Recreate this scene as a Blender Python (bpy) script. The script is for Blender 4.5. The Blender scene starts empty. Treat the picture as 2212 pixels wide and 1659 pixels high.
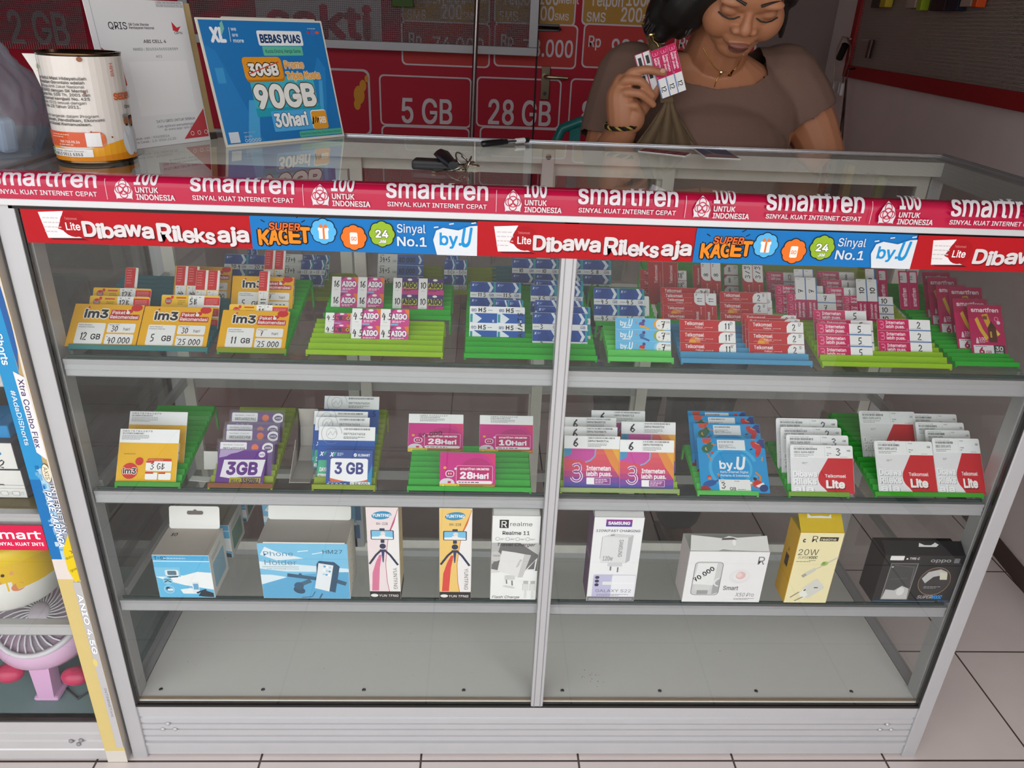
import bpy, bmesh, math, random
from mathutils import Vector as V, Matrix
from mathutils.geometry import tessellate_polygon
random.seed(7)
S = bpy.context.scene
COL = S.collection

# ---------------------------------------------------------------- camera
F = 1645.92
CAM = V((0.62956, -1.00718, 1.27341))
RIGHT = V((0.99878, -0.03108, 0.03835)); UP = V((-0.02111, 0.43342, 0.90094)); FWD = V((0.04463, 0.90066, -0.43224))
cd = bpy.data.cameras.new('camera'); cam = bpy.data.objects.new('camera', cd); COL.objects.link(cam)
cd.sensor_width = 36; cd.lens = F*36/2212; cd.clip_start = .01
m3 = Matrix((RIGHT, UP, -FWD)).transposed().to_4x4(); m3.translation = CAM
cam.matrix_world = m3
S.camera = cam
# ---------------------------------------------------------------- sky and light
w = bpy.data.worlds.new('overcast_sky'); S.world = w; w.use_nodes = True
nt = w.node_tree; bg = nt.nodes['Background']
tc = nt.nodes.new('ShaderNodeTexCoord'); sx = nt.nodes.new('ShaderNodeSeparateXYZ'); rp = nt.nodes.new('ShaderNodeValToRGB')
nt.links.new(tc.outputs['Generated'], sx.inputs[0]); nt.links.new(sx.outputs['Z'], rp.inputs[0]); nt.links.new(rp.outputs[0], bg.inputs[0])
rp.color_ramp.elements[0].color = (.86, .88, .92, 1); rp.color_ramp.elements[1].color = (1, 1, 1, 1)
bg.inputs['Strength'].default_value = 2.75
S.view_settings.view_transform = 'Standard'; S.view_settings.look = 'None'; S.view_settings.gamma = 1
S.view_settings.exposure = 0.0
S.cycles.transparent_max_bounces = 40; S.cycles.max_bounces = 10; S.cycles.caustics_reflective = False; S.cycles.caustics_refractive = False
ld = bpy.data.lights.new('indoor_fill_light', 'AREA'); ld.shape = 'RECTANGLE'; ld.size = 1.2; ld.size_y = .1; ld.energy = 1.2; ld.color = (1, .95, .9)  # weak fill light added under the ceiling, no fixture there
lo = bpy.data.objects.new('indoor_fill_light', ld); COL.objects.link(lo); lo.location = (.6, 1.3, 2.72)

# ---------------------------------------------------------------- helpers
def ray(x, y): return RIGHT*((x-1106)/F) + UP*(-(y-829.5)/F) + FWD
def on(ax, v, x, y):
    d = ray(x, y); return CAM + d*((v-CAM[ax])/d[ax])
def at_x(v, x, y): return on(0, v, x, y)
def at_y(v, x, y): return on(1, v, x, y)
def at_z(v, x, y): return on(2, v, x, y)
def on_plane(q, n, x, y):
    d = ray(x, y); return CAM + d*(n.dot(q-CAM)/n.dot(d))

def lin(c): return c/12.92 if c <= .04045 else ((c+.055)/1.055)**2.4
_cc = {}
def C(h):
    if not isinstance(h, str): return h
    if h not in _cc:
        s = h.lstrip('#')
        if len(s) == 3: s = ''.join(a+a for a in s)
        _cc[h] = tuple(lin(int(s[i:i+2], 16)/255) for i in (0, 2, 4))+(1,)
    return _cc[h]

class MB:
    """collects faces with a colour and a material slot, builds ONE mesh object"""
    def __init__(s): s.v = []; s.f = []; s.c = []; s.m = []; s.sm = []
    def add(s, vs, fs, col, mat=0, smooth=False):
        o = len(s.v); s.v += [tuple(p) for p in vs]; col = C(col)
        for f in fs: s.f.append([i+o for i in f]); s.c.append(col); s.m.append(mat); s.sm.append(smooth)
    def box(s, lo, hi, col='#ffffff', mat=0, M=None, bev=0):
        x0, y0, z0 = lo; x1, y1, z1 = hi
        if bev > 0:
            bm = bmesh.new(); bmesh.ops.create_cube(bm, size=1)
            for v in bm.verts: v.co = V((x0+(v.co.x+.5)*(x1-x0), y0+(v.co.y+.5)*(y1-y0), z0+(v.co.z+.5)*(z1-z0)))
            bmesh.ops.bevel(bm, geom=bm.edges[:], offset=bev, segments=2, affect='EDGES', profile=.5)
            vs = [v.co.copy() for v in bm.verts]; bm.verts.index_update(); fs = [[v.index for v in f.verts] for f in bm.faces]; bm.free()
        else:
            vs = [V(p) for p in ((x0, y0, z0), (x1, y0, z0), (x1, y1, z0), (x0, y1, z0), (x0, y0, z1), (x1, y0, z1), (x1, y1, z1), (x0, y1, z1))]
            fs = [(0, 3, 2, 1), (4, 5, 6, 7), (0, 1, 5, 4), (1, 2, 6, 5), (2, 3, 7, 6), (3, 0, 4, 7)]
        if M is not None: vs = [M @ p for p in vs]
        s.add(vs, fs, col, mat)
    def prism(s, pts, fn, lo, hi, col, mat=0, smooth=False):
        """outline pts (2D, ccw) swept from lo to hi; fn(u, v, t) gives the 3D point"""
        n = len(pts); vs = [fn(u, v, lo) for u, v in pts]+[fn(u, v, hi) for u, v in pts]
        fs = [list(range(n))[::-1], list(range(n, 2*n))]
        s.add(vs, fs, col, mat); s.add(vs, [(i, (i+1) % n, n+(i+1) % n, n+i) for i in range(n)], col, mat, smooth)
    def loft(s, rings, col, mat=0, smooth=True, caps=True, closed=True):
        n = len(rings[0]); vs = [p for r in rings for p in r]; fs = []
        for k in range(len(rings)-1):
            for i in range(n if closed else n-1):
                j = (i+1) % n; fs.append((k*n+i, k*n+j, (k+1)*n+j, (k+1)*n+i))
        s.add(vs, fs, col, mat, smooth)
        if caps: s.add([*rings[0]], [list(range(n))[::-1]], col, mat); s.add([*rings[-1]], [list(range(n))], col, mat)
    def tube(s, pts, r, col, mat=0, n=8, closed=False):
        pts = [V(p) for p in pts]; rings = []; ref = None; N = len(pts)
        for i, p in enumerate(pts):
            a = pts[(i-1) % N] if closed or i > 0 else p; b = pts[(i+1) % N] if closed or i < N-1 else p
            t = (b-a).normalized()
            if ref is None: ref = V((0, 0, 1)) if abs(t.z) < .9 else V((1, 0, 0))
            u = (ref - t*ref.dot(t)).normalized(); w_ = t.cross(u); ref = u
            rr = r(i/(N-1)) if callable(r) else r
            rings.append([p+(u*math.cos(6.28318*k/n)+w_*math.sin(6.28318*k/n))*rr for k in range(n)])
        if closed: rings.append(rings[0])
        s.loft(rings, col, mat, caps=not closed)
    def lathe(s, prof, col, c=(0, 0, 0), n=32, mat=0, M=None, smooth=True):
        rings = [[V((c[0]+r*math.cos(6.283185*k/n), c[1]+r*math.sin(6.283185*k/n), c[2]+z)) for k in range(n)] for r, z in prof]
        if M is not None: rings = [[M @ p for p in r] for r in rings]
        s.loft(rings, col, mat, smooth)
    def ell(s, c, r, col, mat=0, M=None, n=16, k=10):
        rings = []
        for j in range(1, k):
            a = math.pi*j/k
            rings.append([V((r[0]*math.sin(a)*math.cos(6.283185*i/n), r[1]*math.sin(a)*math.sin(6.283185*i/n), -r[2]*math.cos(a))) for i in range(n)])
        f = lambda p: (M @ p if M is not None else p)+V(c)
        s.loft([[f(p) for p in q] for q in rings], col, mat, caps=False)
        b = f(V((0, 0, -r[2]))); t = f(V((0, 0, r[2])))
        s.add([b]+[f(p) for p in rings[0]], [(0, (i+1) % n+1, i+1) for i in range(n)], col, mat, True)
        s.add([t]+[f(p) for p in rings[-1]], [(0, i+1, (i+1) % n+1) for i in range(n)], col, mat, True)
    def build(s, name, mats, parent=None, weld=False):
        me = bpy.data.meshes.new(name); me.from_pydata(s.v, [], s.f)
        if not isinstance(mats, (list, tuple)): mats = [mats]
        for m in mats: me.materials.append(m)
        ca = me.color_attributes.new('Col', 'FLOAT_COLOR', 'CORNER'); buf = []
        for f, c in zip(s.f, s.c): buf.extend(c*len(f))
        ca.data.foreach_set('color', buf)
        me.polygons.foreach_set('material_index', s.m); me.polygons.foreach_set('use_smooth', s.sm)
        if weld:
            bm = bmesh.new(); bm.from_mesh(me); bmesh.ops.remove_doubles(bm, verts=bm.verts, dist=1e-5); bm.to_mesh(me); bm.free()
        me.update()
        o = bpy.data.objects.new(name, me); COL.objects.link(o)
        if parent is not None: o.parent = parent
        return o

def thing(name, label, cat, loc=(0, 0, 0), group=None):
    o = bpy.data.objects.new(name, None); COL.objects.link(o); o.location = loc; o.empty_display_size = .02
    return tag(o, label, cat, group)
def tag(o, label, cat, group=None):
    o['label'] = label; o['category'] = cat
    if group: o['group'] = group
    return o
def struct(o): o['kind'] = 'structure'; return o
def rebase(root):
    """children were built in world coordinates: keep them there under a root that stands at its base"""
    bpy.context.view_layer.update()
    for ch in root.children: ch.matrix_parent_inverse = root.matrix_world.inverted()
    return root

# ---------------------------------------------------------------- materials (base colour from the object's own colour attribute)
def mat(name, rough=.5, metal=0., spec=.5, coat=0., noise=0., nscale=60., bump=0., trans=0., tint=None, sss=0.):
    m = bpy.data.materials.new(name); m.use_nodes = True; n = m.node_tree; b = n.nodes['Principled BSDF']
    a = n.nodes.new('ShaderNodeVertexColor'); a.layer_name = 'Col'; src = a.outputs[0]
    b.inputs['Roughness'].default_value = rough; b.inputs['Metallic'].default_value = metal; b.inputs['Specular IOR Level'].default_value = spec
    b.inputs['Coat Weight'].default_value = coat; b.inputs['Coat Roughness'].default_value = .08
    if noise or bump:
        t = n.nodes.new('ShaderNodeTexCoord'); z = n.nodes.new('ShaderNodeTexNoise'); z.inputs['Scale'].default_value = nscale; z.inputs['Detail'].default_value = 3
        n.links.new(t.outputs['Object'], z.inputs['Vector'])
        if noise:
            mr = n.nodes.new('ShaderNodeMapRange'); mr.inputs[3].default_value = 1-noise; mr.inputs[4].default_value = 1+noise
            n.links.new(z.outputs['Fac'], mr.inputs[0])
            mx = n.nodes.new('ShaderNodeMix'); mx.data_type = 'RGBA'; mx.blend_type = 'MULTIPLY'; mx.inputs[0].default_value = 1
            n.links.new(src, mx.inputs[6]); n.links.new(mr.outputs[0], mx.inputs[7]); src = mx.outputs[2]
        if bump:
            bp = n.nodes.new('ShaderNodeBump'); bp.inputs['Strength'].default_value = bump; bp.inputs['Distance'].default_value = .002
            n.links.new(z.outputs['Fac'], bp.inputs['Height']); n.links.new(bp.outputs[0], b.inputs['Normal'])
    n.links.new(src, b.inputs['Base Color'])
    if sss: b.inputs['Subsurface Weight'].default_value = sss; b.inputs['Subsurface Radius'].default_value = (.012, .004, .002); b.inputs['Subsurface Scale'].default_value = .6
    if trans:
        # thin translucent sheet: part of the light goes straight through, tinted by the sheet's own colour
        tb = n.nodes.new('ShaderNodeBsdfTransparent'); tl = n.nodes.new('ShaderNodeBsdfTranslucent'); mx2 = n.nodes.new('ShaderNodeMixShader'); mx3 = n.nodes.new('ShaderNodeMixShader')
        n.links.new(src, tb.inputs[0]); n.links.new(src, tl.inputs[0])
        mx3.inputs[0].default_value = .35; n.links.new(b.outputs[0], mx3.inputs[1]); n.links.new(tl.outputs[0], mx3.inputs[2])
        mx2.inputs[0].default_value = trans; n.links.new(mx3.outputs[0], mx2.inputs[1]); n.links.new(tb.outputs[0], mx2.inputs[2])
        n.links.new(mx2.outputs[0], n.nodes['Material Output'].inputs[0])
    return m
def glass_mat(name, tint=(.965, .975, .97), f0=.055, rough=0.):
    m = bpy.data.materials.new(name); m.use_nodes = True; n = m.node_tree; n.nodes.remove(n.nodes['Principled BSDF'])
    lw = n.nodes.new('ShaderNodeLayerWeight'); lw.inputs[0].default_value = .5
    pw = n.nodes.new('ShaderNodeMath'); pw.operation = 'POWER'; pw.inputs[1].default_value = 5
    ma = n.nodes.new('ShaderNodeMath'); ma.operation = 'MULTIPLY_ADD'; ma.inputs[1].default_value = 1-f0; ma.inputs[2].default_value = f0
    ge = n.nodes.new('ShaderNodeNewGeometry'); ib = n.nodes.new('ShaderNodeMath'); ib.operation = 'SUBTRACT'; ib.inputs[0].default_value = 1; mu = n.nodes.new('ShaderNodeMath'); mu.operation = 'MULTIPLY'
    tb = n.nodes.new('ShaderNodeBsdfTransparent'); tb.inputs[0].default_value = (*tint, 1)
    gb = n.nodes.new('ShaderNodeBsdfGlossy'); gb.inputs['Roughness'].default_value = rough; mx = n.nodes.new('ShaderNodeMixShader')
    n.links.new(lw.outputs['Facing'], pw.inputs[0]); n.links.new(pw.outputs[0], ma.inputs[0]); n.links.new(ge.outputs['Backfacing'], ib.inputs[1]); n.links.new(ma.outputs[0], mu.inputs[0]); n.links.new(ib.outputs[0], mu.inputs[1]); n.links.new(mu.outputs[0], mx.inputs[0])
    n.links.new(tb.outputs[0], mx.inputs[1]); n.links.new(gb.outputs[0], mx.inputs[2]); n.links.new(mx.outputs[0], n.nodes['Material Output'].inputs[0])
    return m
M_PAPER = mat('printed_card', .5, spec=.22, noise=.02)
M_VINYL = mat('satin_vinyl', .55, spec=.25, noise=.03)
M_GLOSS = mat('glossy_print', .2, spec=.35, coat=.2)
M_PLAS = mat('plastic', .3, noise=.02)
M_RACK = mat('translucent_rack_plastic', .25, trans=.4)
M_CLEAR = glass_mat('clear_sleeve', (.97, .97, .97), .03, .05)
M_ALU = mat('brushed_aluminium', .42, metal=.35, noise=.03, nscale=25)
M_CHROME = mat('steel', .22, metal=1.)
M_GLASS = glass_mat('pane_glass')
M_EDGE = mat('glass_edge', .15, spec=.6)
M_MATTE = mat('matte_paint', .7, noise=.05, nscale=9)
M_WOOD = mat('worn_white_wood', .6, noise=.12, nscale=40, bump=.3)
M_CLOTH = mat('cloth', .85, spec=.2, noise=.06, nscale=300, bump=.25)
M_SKIN = mat('skin', .48, spec=.4, noise=.04, nscale=120, sss=.15)
M_HAIR = mat('hair', .4, spec=.5, noise=.2, nscale=200)
M_CARTON = mat('carton', .6, noise=.05, nscale=90)

# ---------------------------------------------------------------- flat artwork (millimetres, origin at the lower left corner)
_tc = {}
import os
try: FONT = bpy.data.fonts.load(os.path.join(bpy.utils.system_resource('DATAFILES'), 'fonts', 'Inter.woff2'))
except Exception: FONT = None
def glyphs(s, it=0.):
    k = (s, it)
    if k not in _tc:
        cu = bpy.data.curves.new('t', 'FONT'); cu.body = s; cu.size = 1; cu.shear = it; cu.resolution_u = 3; cu.fill_mode = 'NONE'
        if FONT: cu.font = FONT
        ob = bpy.data.objects.new('t', cu); me = ob.to_mesh(); vs = [(v.co.x, v.co.y) for v in me.vertices]; nb = {}
        for e in me.edges:
            a, b = e.vertices; nb.setdefault(a, []).append(b); nb.setdefault(b, []).append(a)
        ob.to_mesh_clear(); bpy.data.objects.remove(ob); bpy.data.curves.remove(cu)
        seen, loops = set(), []
        for st in sorted(nb):
            if st in seen: continue
            lp, pv, cu_ = [st], None, st
            while True:
                nx = [q for q in nb[cu_] if q != pv and q not in lp[1:]]
                nx = min(nx) if pv is None and nx else (nx[0] if nx else st)
                if nx == st: break
                lp.append(nx); pv, cu_ = cu_, nx
            seen.update(lp)
            ar = sum(vs[lp[i-1]][0]*vs[lp[i]][1]-vs[lp[i]][0]*vs[lp[i-1]][1] for i in range(len(lp)))/2
            if len(lp) > 2 and abs(ar) > 1e-7: loops.append((ar, lp))
        fs = [[], []]
        if loops:
            sg = max(loops, key=lambda q: abs(q[0]))[0]; outer = sorted((q for q in loops if q[0]*sg > 0), key=lambda q: abs(q[0])); holes = {i: [] for i in range(len(outer))}
            def ins(p, lp):
                c_ = False
                for i in range(len(lp)):
                    (x0, y0), (x1, y1) = vs[lp[i-1]], vs[lp[i]]
                    if (y0 > p[1]) != (y1 > p[1]) and p[0] < (x1-x0)*(p[1]-y0)/(y1-y0)+x0: c_ = not c_
                return c_
            for ar, lp in loops:
                if ar*sg < 0:
                    for i, (_, ol) in enumerate(outer):
                        if ins(vs[lp[0]], ol): holes[i].append(lp); break
            done = []
            for i, (_, ol) in enumerate(outer):
                idx = list(ol)+[q for h in holes[i] for q in h]
                tri = tessellate_polygon([[V((*vs[q], 0)) for q in ol]]+[[V((*vs[q], 0)) for q in h] for h in holes[i]])
                bx = (min(vs[q][0] for q in ol), max(vs[q][0] for q in ol), min(vs[q][1] for q in ol), max(vs[q][1] for q in ol))
                lv = 1 if any(bx[0] < d[1] and d[0] < bx[1] and bx[2] < d[3] and d[2] < bx[3] for d in done) else 0
                done.append(bx); fs[lv] += [[idx[q] for q in t_] for t_ in tri]
        _tc[k] = (vs, fs)
    return _tc[k]
CAP = max(y for x, y in glyphs('H')[0])
PEN = {'0': [[(.5, 1), (.15, .75), (.1, .3), (.4, 0), (.75, .25), (.8, .7), (.5, 1)]], '1': [[(.3, .75), (.55, 1), (.5, 0)]],
 '2': [[(.1, .75), (.35, 1), (.7, .85), (.6, .5), (.05, .02), (.85, .05)]], '3': [[(.1, .9), (.5, 1), (.75, .8), (.35, .55), (.8, .3), (.5, 0), (.05, .1)]],
 '4': [[(.45, 1), (.1, .4), (.85, .45)], [(.65, .8), (.55, -.1)]], '5': [[(.8, 1), (.25, .95), (.2, .55), (.65, .5), (.7, .15), (.1, 0)]],
 '6': [[(.7, 1), (.25, .6), (.1, .2), (.45, 0), (.75, .25), (.45, .5), (.15, .3)]], '7': [[(.1, .9), (.8, 1), (.4, 0)], [(.25, .5), (.75, .55)]],
 '8': [[(.5, .5), (.2, .75), (.5, 1), (.75, .75), (.5, .5), (.15, .2), (.5, 0), (.8, .22), (.5, .5)]], '9': [[(.75, .7), (.4, .5), (.2, .75), (.5, 1), (.75, .7), (.6, 0)]],
 '+': [[(.2, .5), (.8, .5)], [(.5, .8), (.5, .2)]], '.': [[(.35, .05), (.45, .1)]], '-': [[(.1, .45), (.8, .5)]], '/': [[(.2, 0), (.7, 1)]], ' ': [],
 'G': [[(.8, .85), (.4, 1), (.1, .5), (.35, 0), (.8, .15), (.8, .45), (.5, .45)]], 'B': [[(.2, 0), (.25, 1), (.7, .85), (.25, .55), (.75, .3), (.2, 0)]],
 'H': [[(.15, 1), (.15, 0)], [(.15, .5), (.75, .52)], [(.75, 1), (.75, 0)]], 'S': [[(.75, .9), (.3, .95), (.25, .6), (.7, .4), (.65, .05), (.1, .05)]],
 'A': [[(.1, 0), (.45, 1), (.8, 0)], [(.25, .4), (.7, .4)]], 'U': [[(.15, 1), (.2, .1), (.6, 0), (.75, 1)]], 'T': [[(.1, 1), (.85, 1)], [(.5, 1), (.45, 0)]], 'L': [[(.2, 1), (.2, 0), (.7, .05)]], 'K': [[(.2, 1), (.2, 0)], [(.75, 1), (.2, .5), (.75, 0)]], 'C': [[(.75, .85), (.3, .95), (.1, .4), (.4, 0), (.8, .15)]]}
class Art:
    def __init__(s): s.ops = []
    def poly(s, pts, col): s.ops.append((list(pts), [list(range(len(pts)))], col)); return s
    def rect(s, x, y, w, h, col, r=0):
        if r <= 0: return s.poly([(x, y), (x+w, y), (x+w, y+h), (x, y+h)], col)
        r = min(r, w/2, h/2); p = []
        for cx, cy, a in ((x+w-r, y+r, -90), (x+w-r, y+h-r, 0), (x+r, y+h-r, 90), (x+r, y+r, 180)):
            for k in range(5): t = math.radians(a+22.5*k); p.append((cx+r*math.cos(t), cy+r*math.sin(t)))
        return s.poly(p, col)
    def circ(s, x, y, rx, col, ry=None, n=20, a=0):
        ry = ry or rx; ca, sa = math.cos(a), math.sin(a); P = []
        for k in range(n):
            u, v = rx*math.cos(6.283185*k/n), ry*math.sin(6.283185*k/n); P.append((x+u*ca-v*sa, y+u*sa+v*ca))
        return s.poly(P, col)
    def ring(s, x, y, r, t, col, n=24, a0=0, a1=360, ry=None):
        ry = ry or r; k = r and ry/r
        P = [(x+r*math.cos(math.radians(a0+(a1-a0)*i/n)), y+ry*math.sin(math.radians(a0+(a1-a0)*i/n))) for i in range(n+1)]
        return s.line(P, t, col)
    def line(s, pts, t, col):
        vs = []; fs = []; n = len(pts)
        for i, (x, y) in enumerate(pts):
            x0, y0 = pts[max(i-1, 0)]; x1, y1 = pts[min(i+1, n-1)]; L = math.hypot(x1-x0, y1-y0) or 1
            nx, ny = -(y1-y0)/L*t/2, (x1-x0)/L*t/2; vs += [(x+nx, y+ny), (x-nx, y-ny)]
        for i in range(n-1): fs.append([2*i, 2*i+1, 2*i+3, 2*i+2])
        s.ops.append((vs, fs, col)); return s
    def text(s, t, x, y, h, col, w=None, b=0., it=0., al='l', rot=0, sh=None, out=None):
        vs, fs = glyphs(t, it)
        if not vs: return s
        k = h/CAP; x0 = min(p[0] for p in vs); x1 = max(p[0] for p in vs); kx = k if w is None else w/(x1-x0)
        W = (x1-x0)*kx; ox = {'l': 0, 'c': -W/2, 'r': -W}[al]; ca, sa = math.cos(math.radians(rot)), math.sin(math.radians(rot))
        def put(col, fat, dx=0, dy=0):
            """heavier weights: the same letter laid down several times, shifted by a hair"""
            n = 1 if fat < .004 else 4 if fat < .03 else 6
            for q in range(n):
                ex, ey = (0, 0) if n == 1 else (fat*math.cos(6.283185*q/n+.785), fat*math.sin(6.283185*q/n+.785)); o = []
                for px, py in vs:
                    u, v = (px-x0)*kx+ox+ex*k, (py+ey)*k; o.append((x+dx+u*ca-v*sa, y+dy+u*sa+v*ca))
                for g in fs:
                    if g: s.ops.append((o, g, col))
        if sh: put(sh[2], b*.7, sh[0], sh[1])
        if out: put(out[1], b*.7+out[0])
        put(col, b*.7); return s
    def pen(s, t, x, y, h, col='#1c1c22', w=None, th=None, rot=0):
        w = w or h*.62; th = (th or h*.1)*1.55; ca, sa = math.cos(math.radians(rot)), math.sin(math.radians(rot)); cx = 0
        for ch in t:
            for st in PEN.get(ch, []):
                s.line([(x+(cx+u*w)*ca-v*h*sa, y+(cx+u*w)*sa+v*h*ca) for u, v in st], th, col)
            cx += w*(.5 if ch in '. ' else .78 if ch == '1' else 1.04)
        return s
    def fine(s, x, y, w, h, col='#777', n=1, gap=None):
        gap = gap or h*2.2
        for k in range(n):
            u = x; e = x+w*(1 if k < n-1 else .7)
            while u < e-h:
                L = min(h*random.uniform(2, 5), e-u); s.rect(u, y-k*gap, L, h, col); u += L+h*.8
        return s
    def bars(s, x, y, w, h, col='#333'):
        u = x
        while u < x+w: t = random.choice((.35, .5, .8)); s.rect(u, y, t, h, col); u += t+random.choice((.4, .6, .9))
        return s
    def sub(s, a, x, y, sx=1, sy=None, rot=0):
        sy = sy or sx; ca, sa = math.cos(math.radians(rot)), math.sin(math.radians(rot))
        for vs, fs, c in a.ops: s.ops.append(([(x+u*sx*ca-v*sy*sa, y+u*sx*sa+v*sy*ca) for u, v in vs], fs, c))
        return s
    def emit(s, mb, fn, d0=.00015, dd=.00002, m=0):
        h = d0; last = lc = None; txt = lambda q: q is not None and len(q[0]) == 3 and len(q) > 1
        for vs, fs, c in s.ops:
            h += max(dd*.2, 3.5e-6) if c == lc and txt(fs) and txt(last) else dd
            last, lc = fs, c
            mb.add([fn(u, v, h) for u, v in vs], fs, c, m)
    def clip(s, w, h):
        """keep the artwork inside its sheet"""
        out = []
        for vs, fs, c in s.ops:
            if all(-1e-6 <= u <= w+1e-6 and -1e-6 <= v <= h+1e-6 for u, v in vs): out.append((vs, fs, c)); continue
            bm = bmesh.new(); bv = [bm.verts.new((u, v, 0)) for u, v in vs]
            for f in fs:
                try: bm.faces.new([bv[i] for i in f])
                except ValueError: pass
            for co, no in (((0, 0, 0), (-1, 0, 0)), ((w, 0, 0), (1, 0, 0)), ((0, 0, 0), (0, -1, 0)), ((0, h, 0), (0, 1, 0))):
                bmesh.ops.bisect_plane(bm, geom=bm.verts[:]+bm.edges[:]+bm.faces[:], plane_co=co, plane_no=no, clear_outer=True, dist=1e-6)
            bm.verts.index_update()
            if bm.faces: out.append(([(v.co.x, v.co.y) for v in bm.verts], [[v.index for v in f.verts] for f in bm.faces], c))
            bm.free()
        s.ops = out; return s
def frame(o, u, v, sc=.001):
    """mapping of artwork mm onto the plane through o along u (right) and v (up)"""
    o, u, v = V(o), V(u).normalized(), V(v).normalized(); n = u.cross(v)
    return lambda a, b, d: o+u*(a*sc)+v*(b*sc)+n*d
# ---------------------------------------------------------------- room shell
YB = 2.9
def tile_material(name, base, grout, bw, bh, ox, oy, mortar, rough, axis=None):
    m = bpy.data.materials.new(name); m.use_nodes = True; n = m.node_tree; b = n.nodes['Principled BSDF']
    t = n.nodes.new('ShaderNodeTexCoord'); mp = n.nodes.new('ShaderNodeMapping'); br = n.nodes.new('ShaderNodeTexBrick'); nz = n.nodes.new('ShaderNodeTexNoise')
    mp.inputs['Location'].default_value = (-ox, -oy, 0); br.offset = 0; br.squash = 1
    br.inputs['Scale'].default_value = 1; br.inputs['Brick Width'].default_value = bw; br.inputs['Row Height'].default_value = bh
    br.inputs['Mortar Size'].default_value = mortar; br.inputs['Mortar Smooth'].default_value = .2
    br.inputs['Color1'].default_value = C(base); br.inputs['Color2'].default_value = C(base); br.inputs['Mortar'].default_value = C(grout)
    n.links.new(t.outputs['Object'], mp.inputs[0]); n.links.new(mp.outputs[0], br.inputs['Vector'])
    nz.inputs['Scale'].default_value = 7; nz.inputs['Detail'].default_value = 5; n.links.new(t.outputs['Object'], nz.inputs['Vector'])
    mr = n.nodes.new('ShaderNodeMapRange'); mr.inputs[3].default_value = .9; mr.inputs[4].default_value = 1.08; n.links.new(nz.outputs['Fac'], mr.inputs[0])
    mx = n.nodes.new('ShaderNodeMix'); mx.data_type = 'RGBA'; mx.blend_type = 'MULTIPLY'; mx.inputs[0].default_value = 1
    n.links.new(br.outputs['Color'], mx.inputs[6]); n.links.new(mr.outputs[0], mx.inputs[7]); n.links.new(mx.outputs[2], b.inputs['Base Color'])
    b.inputs['Roughness'].default_value = rough
    return m
M_TILE = tile_material('floor_tile', '#e4d8d3', '#4a3a34', .30, .285, .2366, -.012, .0022, .28)
mb = MB(); mb.box((-2.3, -1.35, -.06), (2.6, YB+.15, 0)); o = struct(mb.build('floor', M_TILE))
mb = MB(); mb.box((-9, -14, -.1), (9, -1.35, -.02), '#c6bfb7'); o = struct(mb.build('street_ground', M_MATTE))
mb = MB(); mb.box((-2.3, YB, 0), (2.6, YB+.12, 2.86), '#7a6864'); struct(mb.build('wall_back', M_MATTE))
mb = MB(); mb.box((-2.3, -1.35, 0), (-2.2, YB, 2.86), '#8f8783'); struct(mb.build('wall_left', M_MATTE))  # unseen wall, put here to block light from the side
WD = V((.0925, 1, 0)).normalized(); WQ = V((2.05, .56, 0)); WN = V((-WD.y, WD.x, 0))     # side wall: runs along WD, faces WN
mb = MB(); a0, a1 = WQ-WD*1.95, WQ+WD*2.5; b0, b1 = a0-WN*.1, a1-WN*.1
mb.prism([(p.x, p.y) for p in (a0, b0, b1, a1)], lambda u, v, t: V((u, v, t)), 0, 2.86, '#d2c6c2'); struct(mb.build('wall_right', M_MATTE))
mb = MB(); p0, p1 = a0+WN*.008, a1+WN*.008
mb.prism([(p.x, p.y) for p in (p0, a0, a1, p1)], lambda u, v, t: V((u, v, t)), 0, .05, '#4c3b34'); struct(mb.build('baseboard_right', M_MATTE))
mb = MB(); mb.box((-2.3, -1.35, 2.8), (2.6, YB, 2.86), '#5c5250'); struct(mb.build('ceiling', M_MATTE))
mb = MB(); mb.box((-2.3, -1.4, 2.2), (2.6, -1.35, 2.86), '#77706c'); struct(mb.build('shade_header_1', M_MATTE))  # unseen header, set with the ceiling edge to shade the case from the sky

# vinyl price banner that covers the back wall
rt = thing('price_banner', 'big red vinyl price banner with white GB figures covering the back wall', 'banner', (0.4, YB, .3))
WL = lambda x, y: (lambda p: (p.x*1000, p.z*1000))(at_y(YB-.004, x, y))
mb = MB(); mb.box((-2.15, YB-.004, .3), (1.62, YB-.0012, 2.7), '#b5152f')
A = Art(); fr = frame((0, YB-.004, 0), (1, 0, 0), (0, 0, 1))
def wcell(x0, y0, x1, y1, col=None):
    (a, b), (c, d) = WL(x0, y1), WL(x1, y0); w_, h_ = c-a, d-b
    A.rect(a, b, w_, h_, '#d8c8cc', 22); A.rect(a+7, b+7, w_-14, h_-14, col or '#b5152f', 18)
def wtext(t, x, y, x1, hpx, col='#d9cdd0', b=.02):
    (a, z), (c, _) = WL(x, y), WL(x1, y); (_, z2) = WL(x, y-hpx); A.text(t, a, z, z2-z, col, w=c-a, b=b)
for i, (x0, x1) in enumerate(((822, 1019), (1028, 1214), (1226, 1420), (1430, 1620))):
    wcell(x0, 168+i*4, x1, 262+i*3+8); wcell(x0+6, 277+i*2, x1-4, 400)
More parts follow.
